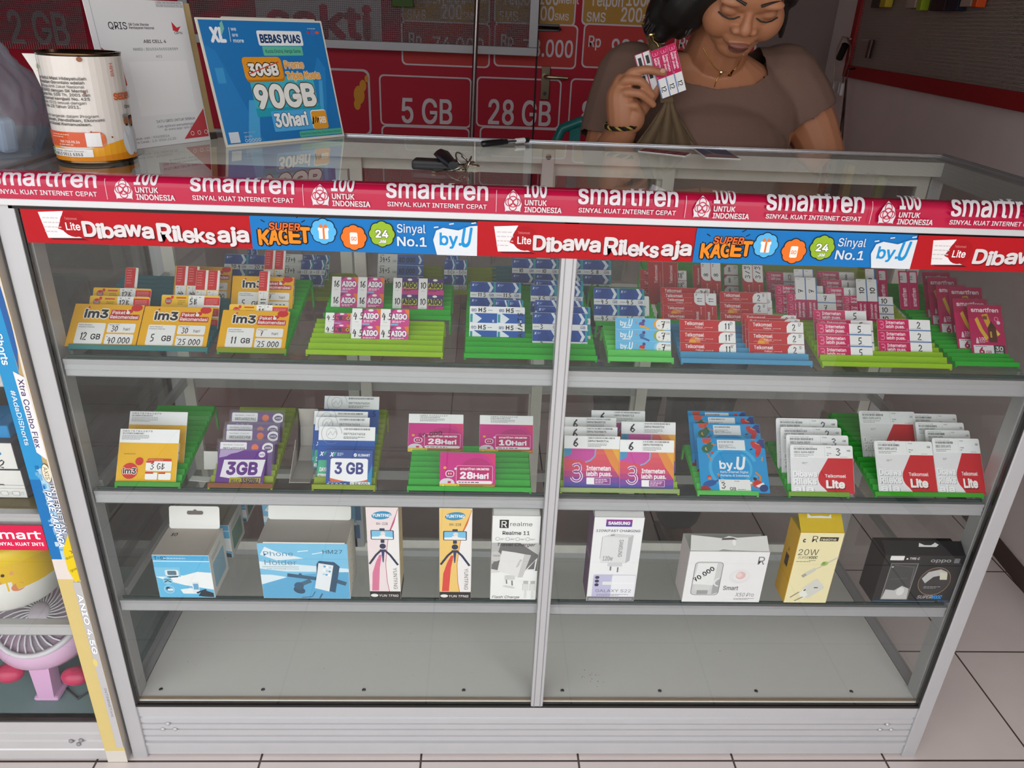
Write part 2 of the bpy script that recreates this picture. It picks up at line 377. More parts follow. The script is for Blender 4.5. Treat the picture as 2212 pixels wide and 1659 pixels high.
for i, (x0, x1) in enumerate(((868, 1060), (1066, 1250), (1255, 1440), (1450, 1640))):
    wcell(x0, -70, x1, 48+3*i, '#b98a3c'); wcell(x0, 51+3*i, x1, 140+3*i, '#c03a35')
    wtext('SMS', x0+12, 40+3*i, x0+52, 20); wtext('200', x0+86, 40+3*i, x0+130, 30); wtext('SMS', x0+132, 40+3*i, x0+162, 14)
    wtext('Telpon', x0+20, 6+3*i, x0+90, 26); wtext('100', x0+98, 6+3*i, x0+140, 34); wtext('Menit', x0+142, 4+3*i, x0+184, 18)
    wtext('Rp', x0+16, 95+3*i, x0+42, 24)
wtext('74.000', 935, 107, 1045, 28); wtext('78.000', 1130, 120, 1236, 36); wtext('98.000', 1320, 120, 1432, 36); wtext('110.000', 1500, 120, 1630, 36)
wtext('5 GB', 869, 264, 976, 52); wtext('28 GB', 1055, 267, 1188, 52); wtext('8 GB', 1254, 270, 1380, 52)
wtext('2 GB', 28, 92, 152, 68, '#9c8a8e')
(a, z), (c, z2) = WL(560, 92), WL(822, -30); A.rect(a, z, c-a, z2-z, '#cfc3c6', 40)
wtext('sakti', 582, 74, 800, 66, '#b5203a', .05)
(a, z) = WL(752, 292); (c, z2) = WL(798, 150); A.rect(a-90, z, c-a+90, z2-z, '#cdbfc3', 30); A.rect(a-80, z+10, c-a+70, z2-z-20, '#b5152f', 25)
for fx, fy, r in ((776, 205, 16), (784, 185, 10), (772, 225, 10), (792, 170, 6)):
    a, z = WL(fx, fy); A.circ(a, z, r*1.6, '#d7952b', r*2.6)
A.emit(mb, fr, .0002, .00002)
mb.build('vinyl_sheet', M_VINYL, rt); rebase(rt)
# door in the back wall: edge line, handle, bolt
rt = thing('door_handle_set', 'brass lever handle on a back plate, below the sliding bolt on the red door', 'door handle', at_y(YB-.01, 1176, 180))
mb = MB(); p = at_y(YB-.006, 1178, 180); mb.box((p.x-.022, YB-.014, p.z-.075), (p.x+.022, YB-.0045, p.z+.075), '#8a7a66', bev=.004); mb.build('back_plate', M_CHROME, rt)
mb = MB(); mb.tube([(p.x-.005, YB-.014, p.z+.032), (p.x-.005, YB-.06, p.z+.032), (p.x+.01, YB-.062, p.z+.032), (p.x+.10, YB-.06, p.z+.03)], .008, '#b9a888'); mb.build('lever', M_CHROME, rt)
mb = MB(); mb.tube([(p.x, YB-.014, p.z-.045), (p.x, YB-.018, p.z-.045)], .009, '#2a211c', n=10); mb.build('keyhole', M_PLAS, rt); rebase(rt)
q = at_y(YB-.006, 1185, 60)
rt = thing('sliding_bolt', 'rusty sliding bolt screwed across the red door above its handle', 'bolt', q)
mb = MB(); mb.box((q.x-.05, YB-.011, q.z-.016), (q.x+.05, YB-.0045, q.z+.016), '#3a2a26', bev=.002); mb.build('bolt_plate', M_PLAS, rt)
mb = MB(); mb.tube([(q.x-.06, YB-.018, q.z), (q.x+.05, YB-.018, q.z), (q.x+.05, YB-.04, q.z-.004)], .007, '#50403a'); mb.build('bolt_bar', M_CHROME, rt); rebase(rt)
mb = MB(); d0 = at_y(YB-.006, 1158, 150); mb.box((d0.x-.004, YB-.008, .3), (d0.x+.004, YB-.0042, 2.3), '#2b0d12'); struct(mb.build('door_1', M_MATTE))

# wire-mesh display panels hung in front of the banner
def mesh_material(name, col, pitch, thick):
    m = bpy.data.materials.new(name); m.use_nodes = True; n = m.node_tree; b = n.nodes['Principled BSDF']; b.inputs['Base Color'].default_value = C(col); b.inputs['Roughness'].default_value = .5
    t = n.nodes.new('ShaderNodeTexCoord'); sp = n.nodes.new('ShaderNodeSeparateXYZ'); n.links.new(t.outputs['UV'], sp.inputs[0]); outs = []
    for ax in (0, 1):
        d = n.nodes.new('ShaderNodeMath'); d.operation = 'DIVIDE'; d.inputs[1].default_value = pitch; n.links.new(sp.outputs[ax], d.inputs[0])
        f = n.nodes.new('ShaderNodeMath'); f.operation = 'FRACT'; n.links.new(d.outputs[0], f.inputs[0])
        l = n.nodes.new('ShaderNodeMath'); l.operation = 'LESS_THAN'; l.inputs[1].default_value = thick; n.links.new(f.outputs[0], l.inputs[0]); outs.append(l)
    mx = n.nodes.new('ShaderNodeMath'); mx.operation = 'MAXIMUM'; n.links.new(outs[0].outputs[0], mx.inputs[0]); n.links.new(outs[1].outputs[0], mx.inputs[1])
    n.links.new(mx.outputs[0], b.inputs['Alpha']); return m
M_MESH = mesh_material('wire_mesh', '#5d5658', .0085, .3); M_MESH2 = mesh_material('pale_wire_mesh', '#8d837c', .011, .34)
def mesh_sheet(name, p00, p10, p11, p01, m, parent):
    me = bpy.data.meshes.new(name); me.from_pydata([p00, p10, p11, p01], [], [(0, 1, 2, 3)]); me.materials.append(m)
    uv = me.uv_layers.new(name='UVMap'); W, H = (V(p10)-V(p00)).length, (V(p01)-V(p00)).length
    for i, c in enumerate(((0, 0), (W, 0), (W, H), (0, H))): uv.data[i].uv = c
    o = bpy.data.objects.new(name, me); COL.objects.link(o); o.parent = parent; return o
yp = 2.78
r0, r1 = at_y(yp, 400, 100), at_y(yp, 1150, 112)
rt = thing('mesh_panel', 'wire mesh display panel in a pale aluminium frame before the red banner', 'panel', (r0.x, yp, r1.z))
zb = r1.z
mb = MB(); mb.box((r0.x, yp-.02, zb-.018), (r1.x+.02, yp+.01, zb+.018), '#9a9698', bev=.002); mb.build('bottom_frame', M_ALU, rt)
mb = MB(); mb.box((r1.x-.02, yp-.02, zb+.018), (r1.x+.02, yp+.01, 2.2), '#9a9698', bev=.002); mb.build('side_frame', M_ALU, rt)
mb = MB(); mb.box((r0.x, yp-.02, zb+.018), (r0.x+.04, yp+.01, 2.2), '#9a9698', bev=.002); mb.build('side_frame', M_ALU, rt)
mb = MB(); mb.box((r0.x, yp-.02, 2.2), (r1.x+.02, yp+.01, 2.8), '#6d6668', bev=.002); mb.build('header', M_ALU, rt)
mesh_sheet('mesh_sheet', (r0.x+.03, yp, zb), (r1.x, yp, zb), (r1.x, yp, 2.2), (r0.x+.03, yp, 2.2), M_MESH, rt); rebase(rt)
l0, l1 = at_y(yp, -40, 104), at_y(yp, 190, 96)
rt = thing('mesh_panel', 'unframed wire mesh sheet with a frayed lower edge, behind the donation tin', 'panel', (l0.x, yp, l0.z))
mesh_sheet('mesh_sheet', (l0.x-.3, yp, l1.z), (l1.x, yp, l1.z), (l1.x, yp, 2.8), (l0.x-.3, yp, 2.8), M_MESH, rt)
mb = MB(); x = l0.x-.3
while x < l1.x: mb.box((x, yp-.001, l1.z-.03), (x+.003, yp+.001, l1.z), '#8a7f7c'); x += .0102
mb.build('wire_fringe', M_PLAS, rt); rebase(rt)
g = at_y(yp-.03, 868, 4)
rt = thing('paper_tag', 'small folded green leaf-coloured tag clipped on the framed wire mesh', 'tag', g)
mb = MB(); mb.box((g.x-.045, yp-.03, g.z-.02), (g.x+.05, yp-.0235, g.z+.06), '#3f5a20', bev=.003); mb.build('tag_body', M_PAPER, rt)
mb = MB(); mb.tube([(g.x, yp-.026, g.z+.055), (g.x, yp-.008, g.z+.064)], .004, '#4b6a2a'); mb.build('tag_clip', M_PLAS, rt); rebase(rt)
t0, t1 = at_y(2.5, 1031, 0), at_y(2.5, 1019, 295)
mb = MB(); mb.tube([(t1.x-.006, 2.5, 0), (t1.x, 2.5, t1.z), (t0.x, 2.5, t0.z), (t0.x+.012, 2.5, 2.8)], .0105, '#8e8584', n=10)
mb.tube([(t1.x-.006, 2.5, 0), (t1.x-.006, 2.5, .012)], .04, '#8e8584', n=16)
tag(mb.build('steel_pole', M_CHROME), 'thin grey steel pole standing between floor and ceiling before the red banner', 'pole')

# perforated board in a red frame on the side wall, with hung stock
WP = lambda x, y, off=0: on_plane(WQ+WN*off, WN, x, y)
rt = thing('wall_board', 'pale wire mesh board in a dark red frame hung on the side wall', 'board', WP(1990, 190))
k0 = WP(1838, 140); k1 = WP(2212, 203)
s0 = (k0-WQ).dot(WD); zb0, zb1 = 1.098, 1.146
def wbox(m, s_a, s_b, za, zz, o0, o1, col, bev=.0):
    M = Matrix((WD, WN, V((0, 0, 1)))).transposed().to_4x4(); M.translation = WQ
    m.box((s_a, o0, za), (s_b, o1, zz), col, M=M, bev=bev)
mb = MB(); wbox(mb, -.6, s0+.02, zb0, zb1, .001, .022, '#8e0f14', .003); mb.build('bottom_frame', M_MATTE, rt)
mb = MB(); wbox(mb, s0-.03, s0+.02, zb1, 2.2, .001, .022, '#8e0f14', .003); mb.build('side_frame', M_MATTE, rt)
mb = MB(); wbox(mb, -.6, s0-.03, zb1, 2.2, .001, .005, '#a49688'); mb.build('backing', M_MATTE, rt)
q0, q1 = WQ+WD*(-.6)+WN*.012, WQ+WD*(s0-.03)+WN*.012
mesh_sheet('mesh_sheet', (q1.x, q1.y, zb1), (q0.x, q0.y, zb1), (q0.x, q0.y, 2.2), (q1.x, q1.y, 2.2), M_MESH2, rt); rebase(rt)
for i, (x0, x1, yb_, cols, lb) in enumerate(((1888, 1906, 17, '#3a302c', 'dark hanging packet, first from the red frame corner'), (1907, 1919, 16, '#b59a2e', 'narrow yellow hanging packet beside the dark packet'),
        (1964, 1984, 18, '#a08d80', 'pale hanging packet beside the lime-edged one'), (1987, 1996, 23, '#8a9a20', 'thin lime-edged hanging packet between pale and black boxes'), (2016, 2048, 24, '#2a1d22', 'wide black hanging box on the mesh board'),
        (2050, 2076, 24, '#1a1c2c', 'navy hanging box touching the wide black box'), (2082, 2106, 15, '#a08a7c', 'beige hanging box beside the orange edge packet'), (2108, 2118, 16, '#c94a18', 'orange hanging packet, farthest along from the red frame corner'))):
    a, b = WP(x0, yb_, .03), WP(x1, yb_, .03); sa, sb = (a-WQ).dot(WD), (b-WQ).dot(WD)
    rt = thing('hanging_packet', lb, 'packet', a)
    mb = MB(); wbox(mb, min(sa, sb)+.001, max(sa, sb)-.001, a.z, a.z+.16, .016, .045, cols, .002); mb.build('packet_box', M_PAPER, rt)
    mb = MB(); wbox(mb, (sa+sb)/2-.012, (sa+sb)/2+.012, a.z+.16, a.z+.19, .03, .032, '#cfc7c0')
    c = WQ+WD*((sa+sb)/2); mb.tube([c+V((0, 0, a.z+.18)), c+WN*.05+V((0, 0, a.z+.18))], .002, '#9a9490', n=6); mb.build('hang_tab', M_PAPER, rt); rebase(rt)
# hook with a bunch of cords by the frame corner, wall socket, bead chain
h = WP(1824, 86, .04)
rt = thing('cord_bunch', 'black plug and pale cord looped on a hook at the red frame corner', 'cord', h)
mb = MB(); P = [WP(1838, 84, .03), WP(1820, 80, .04), WP(1808, 105, .04), WP(1803, 140, .035), WP(1800, 178, .02)]; mb.tube(P, .004, '#a89684', n=6); mb.build('cord', M_PLAS, rt)
mb = MB(); P = [WP(1830, 82, .04), WP(1838, 100, .04), WP(1834, 130, .035), WP(1822, 165, .025), WP(1821, 180, .02)]; mb.tube(P, .0035, '#6a4a40', n=6); mb.build('cord', M_PLAS, rt)
mb = MB(); p, q = WP(1826, 97, .045), WP(1813, 126, .045); mb.tube([p, p*.5+q*.5, q], .016, '#151416', n=8); mb.build('plug', M_PLAS, rt)
mb = MB(); p, q = WP(1884, 86, .03), WP(1874, 125, .03); mb.tube([p, q], .012, '#3a221c', n=8); mb.tube([WP(1862, 86, .03), p], .002, '#b0a090', n=6); mb.build('hook_tool', M_PLAS, rt); rebase(rt)
p = WP(1812, 189, .0); rt = thing('wall_socket', 'white double wall socket under the cord bunch', 'socket', p)
s_ = (p-WQ).dot(WD); mb = MB(); wbox(mb, s_-.07, s_+.09, p.z-.03, p.z+.03, .0005, .014, '#cfcac8', .003); mb.build('face_plate', M_PLAS, rt)
for d in (-.025, .05):
    mb = MB(); wbox(mb, s_+d-.022, s_+d+.022, p.z-.022, p.z+.022, .014, .017, '#b9b4b4', .003); mb.build('socket_face', M_PLAS, rt)
rebase(rt)
mb = MB(); a, b = WP(1829, 172, .055), WP(1817, 330, .05); n_ = 46
for k in range(n_):
    c = a.lerp(b, k/n_); mb.ell(c, (.004, .004, .0065), '#4a3a36', n=6, k=5)
    c = a.lerp(WP(1811, 330, .05), k/n_)+WD*.004; mb.ell(c, (.004, .004, .0065), '#4a3a36', n=6, k=5)
mb.tube([a, a+V((0, 0, .04))], .003, '#4a3a36', n=6); mb.tube([a+V((0, 0, .04)), a+V((0, 0, .045))-WN*.025], .004, '#4a3a36', n=6)
tag(mb.build('bead_chain', M_CHROME), 'dark bead chain hanging over the white wall socket', 'chain')
# ---------------------------------------------------------------- main display case (width 1.5 m, front faces -Y)
W, D, H = 1.5, .4527, 1.0705
ZF, Z3, Z2, Z1 = .135, .3735, .592, .8165
AL = '#bcbcbe'
case = thing('display_case', 'aluminium and glass shop display case with three glass shelves on the tiled floor', 'display case', (W/2, .22, 0))
def part(mb, name, m, parent=None): return mb.build(name, m, parent or case)
for x0, x1, sgn in ((0, .027, 1), (W-.027, W, -1)):
    mb = MB(); mb.box((x0, -.004, 0), (x1, .03, 1.043), AL, bev=.002)
    xi = (.031, .0) if sgn > 0 else (W, W-.031)
    mb.box((min(x1, xi[0]) if sgn > 0 else W-.031, .012, .1), (xi[0] if sgn > 0 else W-.027, .04, 1.043), '#a9a9a8', bev=.001); part(mb, 'front_post', M_ALU)
    mb = MB(); xs = .027 if sgn > 0 else W-.031; mb.box((xs, -.0025, .137), (xs+.004, .006, 1.03), '#1b1a19'); part(mb, 'rubber_seal', M_PLAS)
    mb = MB(); mb.box((x0 if sgn > 0 else W-.025, D-.025, 0), (.025 if sgn > 0 else W, D, H-.004), AL, bev=.001); part(mb, 'rear_post', M_ALU)
    # side pane and its rails
    xg = .004 if sgn > 0 else W-.009
    mb = MB(); mb.box((xg, .03, .14), (xg+.005, D-.025, 1.03)); part(mb, 'side_glass', M_GLASS)
    mb = MB(); mb.box((x0 if sgn > 0 else W-.025, .03, 1.03), (.025 if sgn > 0 else W, D-.025, H-.004), AL, bev=.001); part(mb, 'side_rail', M_ALU); mb = MB(); mb.box((x0 if sgn > 0 else W-.025, .03, .02), (.025 if sgn > 0 else W, D-.025, .138), AL, bev=.001); part(mb, 'side_rail', M_ALU)
    for z in (Z1, Z2, Z3):
        mb = MB(); xx = .0255 if sgn > 0 else W-.0355; mb.box((xx, .04, z-.022), (xx+.010, D-.02, z-.006), '#b4b4b4'); part(mb, 'shelf_bracket', M_ALU)
def groove(prof_y, z0, z1, n, dep):
    """ridged front of an aluminium section: (y, z) outline"""
    P = [(prof_y+.014, z0), (prof_y+.014, z1), (prof_y, z1)]; s = (z1-z0)/n
    for k in range(n):
        a = z1-k*s; P += [(prof_y, a-s*.8), (prof_y+dep, a-s*.83), (prof_y+dep, a-s*.97)]
    return P+[(prof_y, z0)]
SW = lambda u, v, t: V((t, u, v))
# base: kick panel with ridges, rivets, white base board
mb = MB(); P = [(.02, .004), (.02, .134), (.0, .134), (0, .104), (.0035, .102), (.0035, .099), (.0005, .097), (.0005, .088), (.003, .087), (.003, .084), (.0005, .083), (.0005, .072), (.003, .071), (.003, .069), (.0005, .068), (.0005, .055), (.003, .054), (.003, .052), (.0005, .051), (.0005, .041), (.0035, .040), (.0035, .037), (-.001, .035), (-.001, .030), (.001, .028), (.001, .004)]
mb.prism(P[::-1], SW, .027, W-.027, '#c3c3c5'); part(mb, 'kick_panel', M_ALU)
mb = MB(); mb.box((.027, -.003, .131), (W-.027, .006, .1365), '#1c1a19'); part(mb, 'bottom_seal', M_PLAS)
for cx in (.075, W-.075):
    for dx, dz in ((0, .008), (-.011, -.006), (.011, -.006)):
        mb = MB(); mb.ell((cx+dx, .0, .077+dz), (.0045, .003, .0045), '#b9b9bb', n=10, k=6); part(mb, 'rivet', M_ALU)
mb = MB(); mb.box((.027, .006, .122), (W-.027, D-.01, ZF+.004), '#e6e3de', bev=.001); A = Art(); rng = random.Random(4)
for k in range(14): A.circ(rng.gauss(855, 14), rng.gauss(62, 14), rng.uniform(.5, 1.4), '#6a625a', rng.uniform(.4, .9), n=7, a=k)
for k in range(26): A.circ(rng.uniform(60, 1440), rng.uniform(15, 300), rng.uniform(.4, .9), '#8a837a', n=6)
A.emit(mb, frame((0, 0, ZF+.0041), (1, 0, 0), (0, 1, 0)), .00005, 1e-6); part(mb, 'base_board', M_PAPER)
mb = MB(); mb.box((.03, .0065, ZF+.001), (W-.03, .012, ZF+.0062), '#a08a72'); part(mb, 'base_board_edge', M_WOOD)
for x in [.06+.185*k for k in range(8)]:
    mb = MB(); mb.ell((x, .03, ZF+.004), (.004, .004, .0015), '#6a6a6a', n=10, k=5); part(mb, 'screw', M_CHROME)
mb = MB(); mb.box((.739, -.004, ZF), (.761, .022, 1.04), AL, bev=.0015)
for xx in (.744, .755): mb.box((xx, -.0046, ZF), (xx+.0012, -.0035, 1.03), '#8b8b8d')
part(mb, 'middle_post', M_ALU)
# shelves: pane, ridged front rail halves, rear rail
for zs, rh in ((Z1, .026), (Z2, .021), (Z3, .021)):
    sh = MB(); sh.box((.04, .014, zs-.006), (W-.04, .43, zs-.0005)); sh.m = [0]*6
    sh = sh.build('shelf_glass', M_GLASS, case)
    mb = MB(); mb.box((.04, .0125, zs-.0055), (.739, .0145, zs-.0008), '#15302c'); mb.box((.761, .0125, zs-.0055), (W-.04, .0145, zs-.0008), '#15302c'); mb.build('glass_edge', M_EDGE, sh)
    for xa, xb, dz in ((.036, .739, 0), (.761, W-.036, -.0015)):
        mb = MB(); mb.prism(groove(.0085, zs-.007-rh+dz, zs-.006+dz, 3, .0012)[::-1], SW, xa, xb, '#a6a6a8'); mb.build('shelf_rail', M_ALU, sh)
    mb = MB(); mb.box((.026, .428, zs-.03), (W-.026, .442, zs-.007), '#b9b9ba'); mb.build('rear_rail', M_ALU, sh)
# front pane, top pane, rear frame with sliding-door stiles and panes
mb = MB(); mb.box((.0295, -.001, .136), (W-.0295, .004, 1.033)); part(mb, 'front_glass', M_GLASS)
mb = MB(); mb.box((.004, .006, H-.005), (W-.004, D-.008, H)); part(mb, 'top_glass', M_GLASS)
for (a, b) in (((0, D-.052, 1.040), (W, D-.006, H-.0052)),):
    mb = MB(); mb.box(a, b, '#efeae2'); part(mb, 'rear_beam', M_WOOD)
mb = MB(); mb.box((.004, D-.008, H-.009), (W-.004, D+.004, H+.0022), '#c7c7c9', bev=.0012); mb.box((.004, D-.006, H+.002), (W-.004, D+.002, H+.0032), '#e2e2e4', bev=.0008); part(mb, 'rear_edge_rail', M_CHROME)
mb = MB(); mb.box((W-.008, 0, H-.009), (W+.004, D, H+.0022), '#8e8a8a', bev=.0012); mb.box((W-.005, 0, H+.002), (W+.002, D, H+.004), '#8e8a8a', bev=.0008); part(mb, 'side_edge_rail', M_ALU)
mb = MB(); mb.box((-.004, 0, H-.009), (.008, D, H+.0022), '#8e8a8a', bev=.0012); part(mb, 'side_edge_rail', M_ALU)
mb = MB(); mb.box((.7365, D-.0555, Z1+.004), (.7585, D-.0525, H-.006), '#d6d0cc', bev=.0006); part(mb, 'bracket_strip', M_ALU)
mb = MB(); mb.ell((.7475, D-.056, 1.052), (.005, .0015, .005), '#7b6e68', n=10, k=5); part(mb, 'screw', M_CHROME)
for k, (xa, xb, yo) in enumerate(((.026, .41, 0), (.36, .76, .012), (.742, .985, 0), (.955, W-.026, .012))):
    dr = MB(); y0 = D-.030+yo-.004; zt, zb = 1.038, ZF+.02
    for u0, u1, v0, v1 in ((xa, xb, zt-.022, zt), (xa, xb, zb, zb+.022), (xa, xa+.022, zb+.022, zt-.022), (xb-.022, xb, zb+.022, zt-.022)): dr.box((u0, y0, v0), (u1, y0+.010, v1), '#e4dfd6')
    dr = dr.build('sliding_door', M_WOOD, case)
    mb = MB(); mb.box((xa+.02, y0+.003, zb+.02), (xb-.02, y0+.006, zt-.02)); mb.build('door_glass', M_GLASS, dr)
mb = MB(); mb.box((.025, D-.032, ZF+.003), (W-.025, D, ZF+.02), '#c6c6c6'); part(mb, 'door_track', M_ALU)

# top front rail with the wrapped crimson brand strip, white ledge
mb = MB(); mb.box((-.002, -.010, 1.033), (W+.002, .02, 1.0425), '#d2d2d4', bev=.0012); mb.box((.02, -.004, 1.028), (W-.02, .004, 1.034), '#171515'); part(mb, 'front_ledge', M_ALU)
R_ = .012
def rail(v, off=0):
    """arc length (mm) up the rounded rail -> (y, z); 0 at the lower edge"""
    s = v/1000; yf, z0, zc = -.012, 1.0425, 1.0625
    if s < zc-z0: return (yf-off, z0+s)
    a = (s-(zc-z0))/R_
    if a < math.pi/2: return (yf+R_-(R_+off)*math.cos(a), zc+(R_+off)*math.sin(a))
    return (yf+R_+(a-math.pi/2)*R_, zc+R_+off)
PV = [0, 10, 20]+[20+R_*1000*math.pi/2*k/10 for k in range(1, 11)]+[20+R_*1000*math.pi/2+9]
mb = MB(); prof = [rail(v) for v in PV]+[(.009, 1.0715), (.009, 1.0425)]
mb.prism(prof[::-1], SW, -.003, W+.003, '#c5c5c7'); part(mb, 'front_rail', M_ALU)
A = Art(); period = 248
def brand(x):
    """x: left end of the wide word, mm"""
    A.text('smartfren', x, 17.5, 21, '#dcd6da', w=130, b=.03)
    A.text('SINYAL KUAT INTERNET CEPAT', x+1, 6.2, 5.6, '#dcd6da', w=128, b=.03)
    A.rect(x+141, 3, .7, 26, '#e9c0cf')
    ex = x+152; A.poly([(ex+1, 4), (ex+21, 4), (ex+21, 8), (ex+22.5, 14), (ex+19, 23), (ex+11, 30), (ex+3, 23), (ex-.5, 14), (ex+1, 8)], '#dcd6da')
    for cx_, cy_, r_ in ((11, 23, 4.6), (6, 16, 4.6), (16, 16, 4.6), (11, 10, 4.6), (11, 16.5, 6.5)):
        A.ring(ex+cx_, cy_, r_, 1.2, '#b8123f', 18)
    A.rect(ex+2, 3.8, 18, 1.2, '#b8123f')
    A.text('100', ex+26, 23, 18, '#dcd6da', w=28, b=.035); A.text('%', ex+46.5, 30.5, 5, '#b8123f', b=.02)
    A.text('UNTUK', ex+26.5, 13.2, 6.6, '#dcd6da', w=28, b=.035); A.text('INDONESIA', ex+26.5, 4.2, 6.6, '#dcd6da', w=48, b=.035)
for k in range(-1, 7): brand(259+(k-1)*period)
A.clip(W*1000, 46)
# slice the lettering so that it bends round the rail
out = []
for vs, fs, c in A.ops:
    bm = bmesh.new(); bv = [bm.verts.new((u, v, 0)) for u, v in vs]
    for f in fs:
        try: bm.faces.new([bv[i] for i in f])
        except ValueError: pass
    for v in PV[3:]: bmesh.ops.bisect_plane(bm, geom=bm.verts[:]+bm.edges[:]+bm.faces[:], plane_co=(0, v, 0), plane_no=(0, 1, 0))
    bm.verts.index_update(); out.append(([(q.co.x, q.co.y) for q in bm.verts], [[q.index for q in f.verts] for f in bm.faces], c)); bm.free()
A.ops = out
mb = MB(); strip = [[V((x, *rail(v, .0004))) for v in PV] for x in (-.003, W+.003)]
mb.loft(strip, '#b8123f', closed=False, caps=False)
A.emit(mb, lambda u, v, d: V((u/1000, *rail(v, .0005+d))), 0, .00003)
part(mb, 'brand_strip', M_GLOSS)

# printed banner strip stuck on the front pane
A = Art(); hh = 47.5
def red_panel(x, w_):
    A.rect(x, 0, w_, hh, '#b30f1a')
    A.poly([(x+22, 41), (x+54, 43), (x+43, 20), (x+72, 8), (x+28, 7)], '#ece6e6'); A.circ(x+64, 26, 17, '#a80c17'); A.poly([(x+30, 7), (x+72, 8), (x+80, 5), (x+34, 5)], '#5a0a10')
    A.fine(x+26, 33, 22, 1.4, '#c9c2c2', 4, 6)
    A.text('Telkomsel', x+54, 32, 3.2, '#e88', w=16); A.text('Lite', x+54, 18.5, 9.5, '#fff', w=18, b=.02)
    for s_, u, v, h_, w_2 in (('D', 82, 11, 23, 17), ('i', 101, 9, 22, 5), ('b', 108, 10, 22, 15), ('a', 125, 12, 23, 15), ('w', 141, 13, 23, 22), ('a', 164, 11, 23, 15), ('R', 186, 8, 27, 19), ('i', 207, 8, 23, 5), ('l', 214, 9, 23, 5), ('e', 221, 7, 24, 15), ('k', 238, 8, 21, 14), ('s', 253, 6, 23, 12), ('a', 270, 9, 23, 16), ('j', 287, 9, 23, 8), ('a', 297, 10, 23, 16)):
        k = w_/330; A.text(s_, x+u*k*1.04, v, h_*.82, '#dcd6d6', w=w_2*k*1.02, b=.045, sh=(1.3, -1.8, '#6b070f'))
def blue_panel(x, w_):
    A.rect(x, 0, w_, hh, '#1273ba'); k = w_/295
    X = lambda u: x+u*k
    for a, b in ((14, 40), (60, 44), (66, 38), (9, 24)): A.line([(X(a), b), (X(a+5), b+(3 if a > 30 else -3))], 1.4, '#101820')
    for j, ch in enumerate('KAGET'):
        A.text(ch, X(10+13.2*j), 7+j*1.2, 19, '#f08a1d', w=13*k, b=.05, out=(.05, '#14110f'), sh=(1.2, -1.2, '#14110f'))
    A.text('SUPER', X(24), 27.5, 9, '#e8682a', w=40*k, b=.04, it=.15, out=(.05, '#14110f'))
    def burst(u, v, r, col):
        for rr, cc in ((1.16, '#101418'), (1., col)):
            for q in range(8): A.circ(X(u)+r*.62*math.cos(q*.785), v+r*.62*math.sin(q*.785), r*.47*rr, cc)
            A.circ(X(u), v, r*.8*rr, cc)
    burst(94, 27, 15.5, '#58b4e6'); A.rect(X(88), 17, 12*k, 13, '#f5efe8', 1); A.rect(X(87), 28, 14*k, 4, '#f5efe8', 1); A.rect(X(93), 17, 2.5*k, 15, '#e8762a'); A.circ(X(91), 34, 2.5, '#e8762a'); A.circ(X(97), 34, 2.5, '#e8762a')
    burst(133, 20, 15.5, '#ea7424'); A.rect(X(128), 11, 10*k, 16, '#f5efe8', 2); A.text('GO', X(129.5), 16, 5, '#ea7424', w=7*k, b=.03)
    burst(170, 26, 15.5, '#93b52b'); A.text('24', X(162), 21.5, 9.5, '#f5f5ee', w=16*k, b=.05, out=(.04, '#182008')); A.text('JAM', X(166), 14, 4.5, '#f5f5ee', w=9*k, b=.04, out=(.03, '#182008'))
    A.text('Sinyal', X(190), 29, 11, '#d6dce2', w=37*k, b=.012); A.text('No.1', X(190), 11, 12, '#d6dce2', w=38*k, b=.03)
    A.poly([(X(242), 0), (X(240), 8), (X(237), 20), (X(241), 33), (X(250), 37), (X(270), 34), (X(285), 40), (X(295), 41), (X(295), 0)], '#dce1e5')
    A.text('by.', X(246), 14, 16, '#1590d0', w=28*k, b=.035); A.text('U', X(275), 12.5, 25, '#1590d0', w=13*k, b=.035, it=.25)
    for u, v in ((238, 37), (258, 42), (287, 44)): A.line([(X(u), v), (X(u+6), v+1)], 1.6, '#dce1e5')
red_panel(33, 293); blue_panel(326, 298.5); red_panel(624.5, 293.5); blue_panel(918, 303); red_panel(1221, 330)
A.clip(W*1000-31, hh)
mb = MB(); mb.box((.033, -.0019, .983), (W-.031, -.0012, .983+hh/1000), '#b30f1a'); A.emit(mb, frame((0, -.0019, .983), (1, 0, 0), (0, 0, 1)), .00005, .000015); part(mb, 'banner_strip', M_PAPER)
rebase(case)
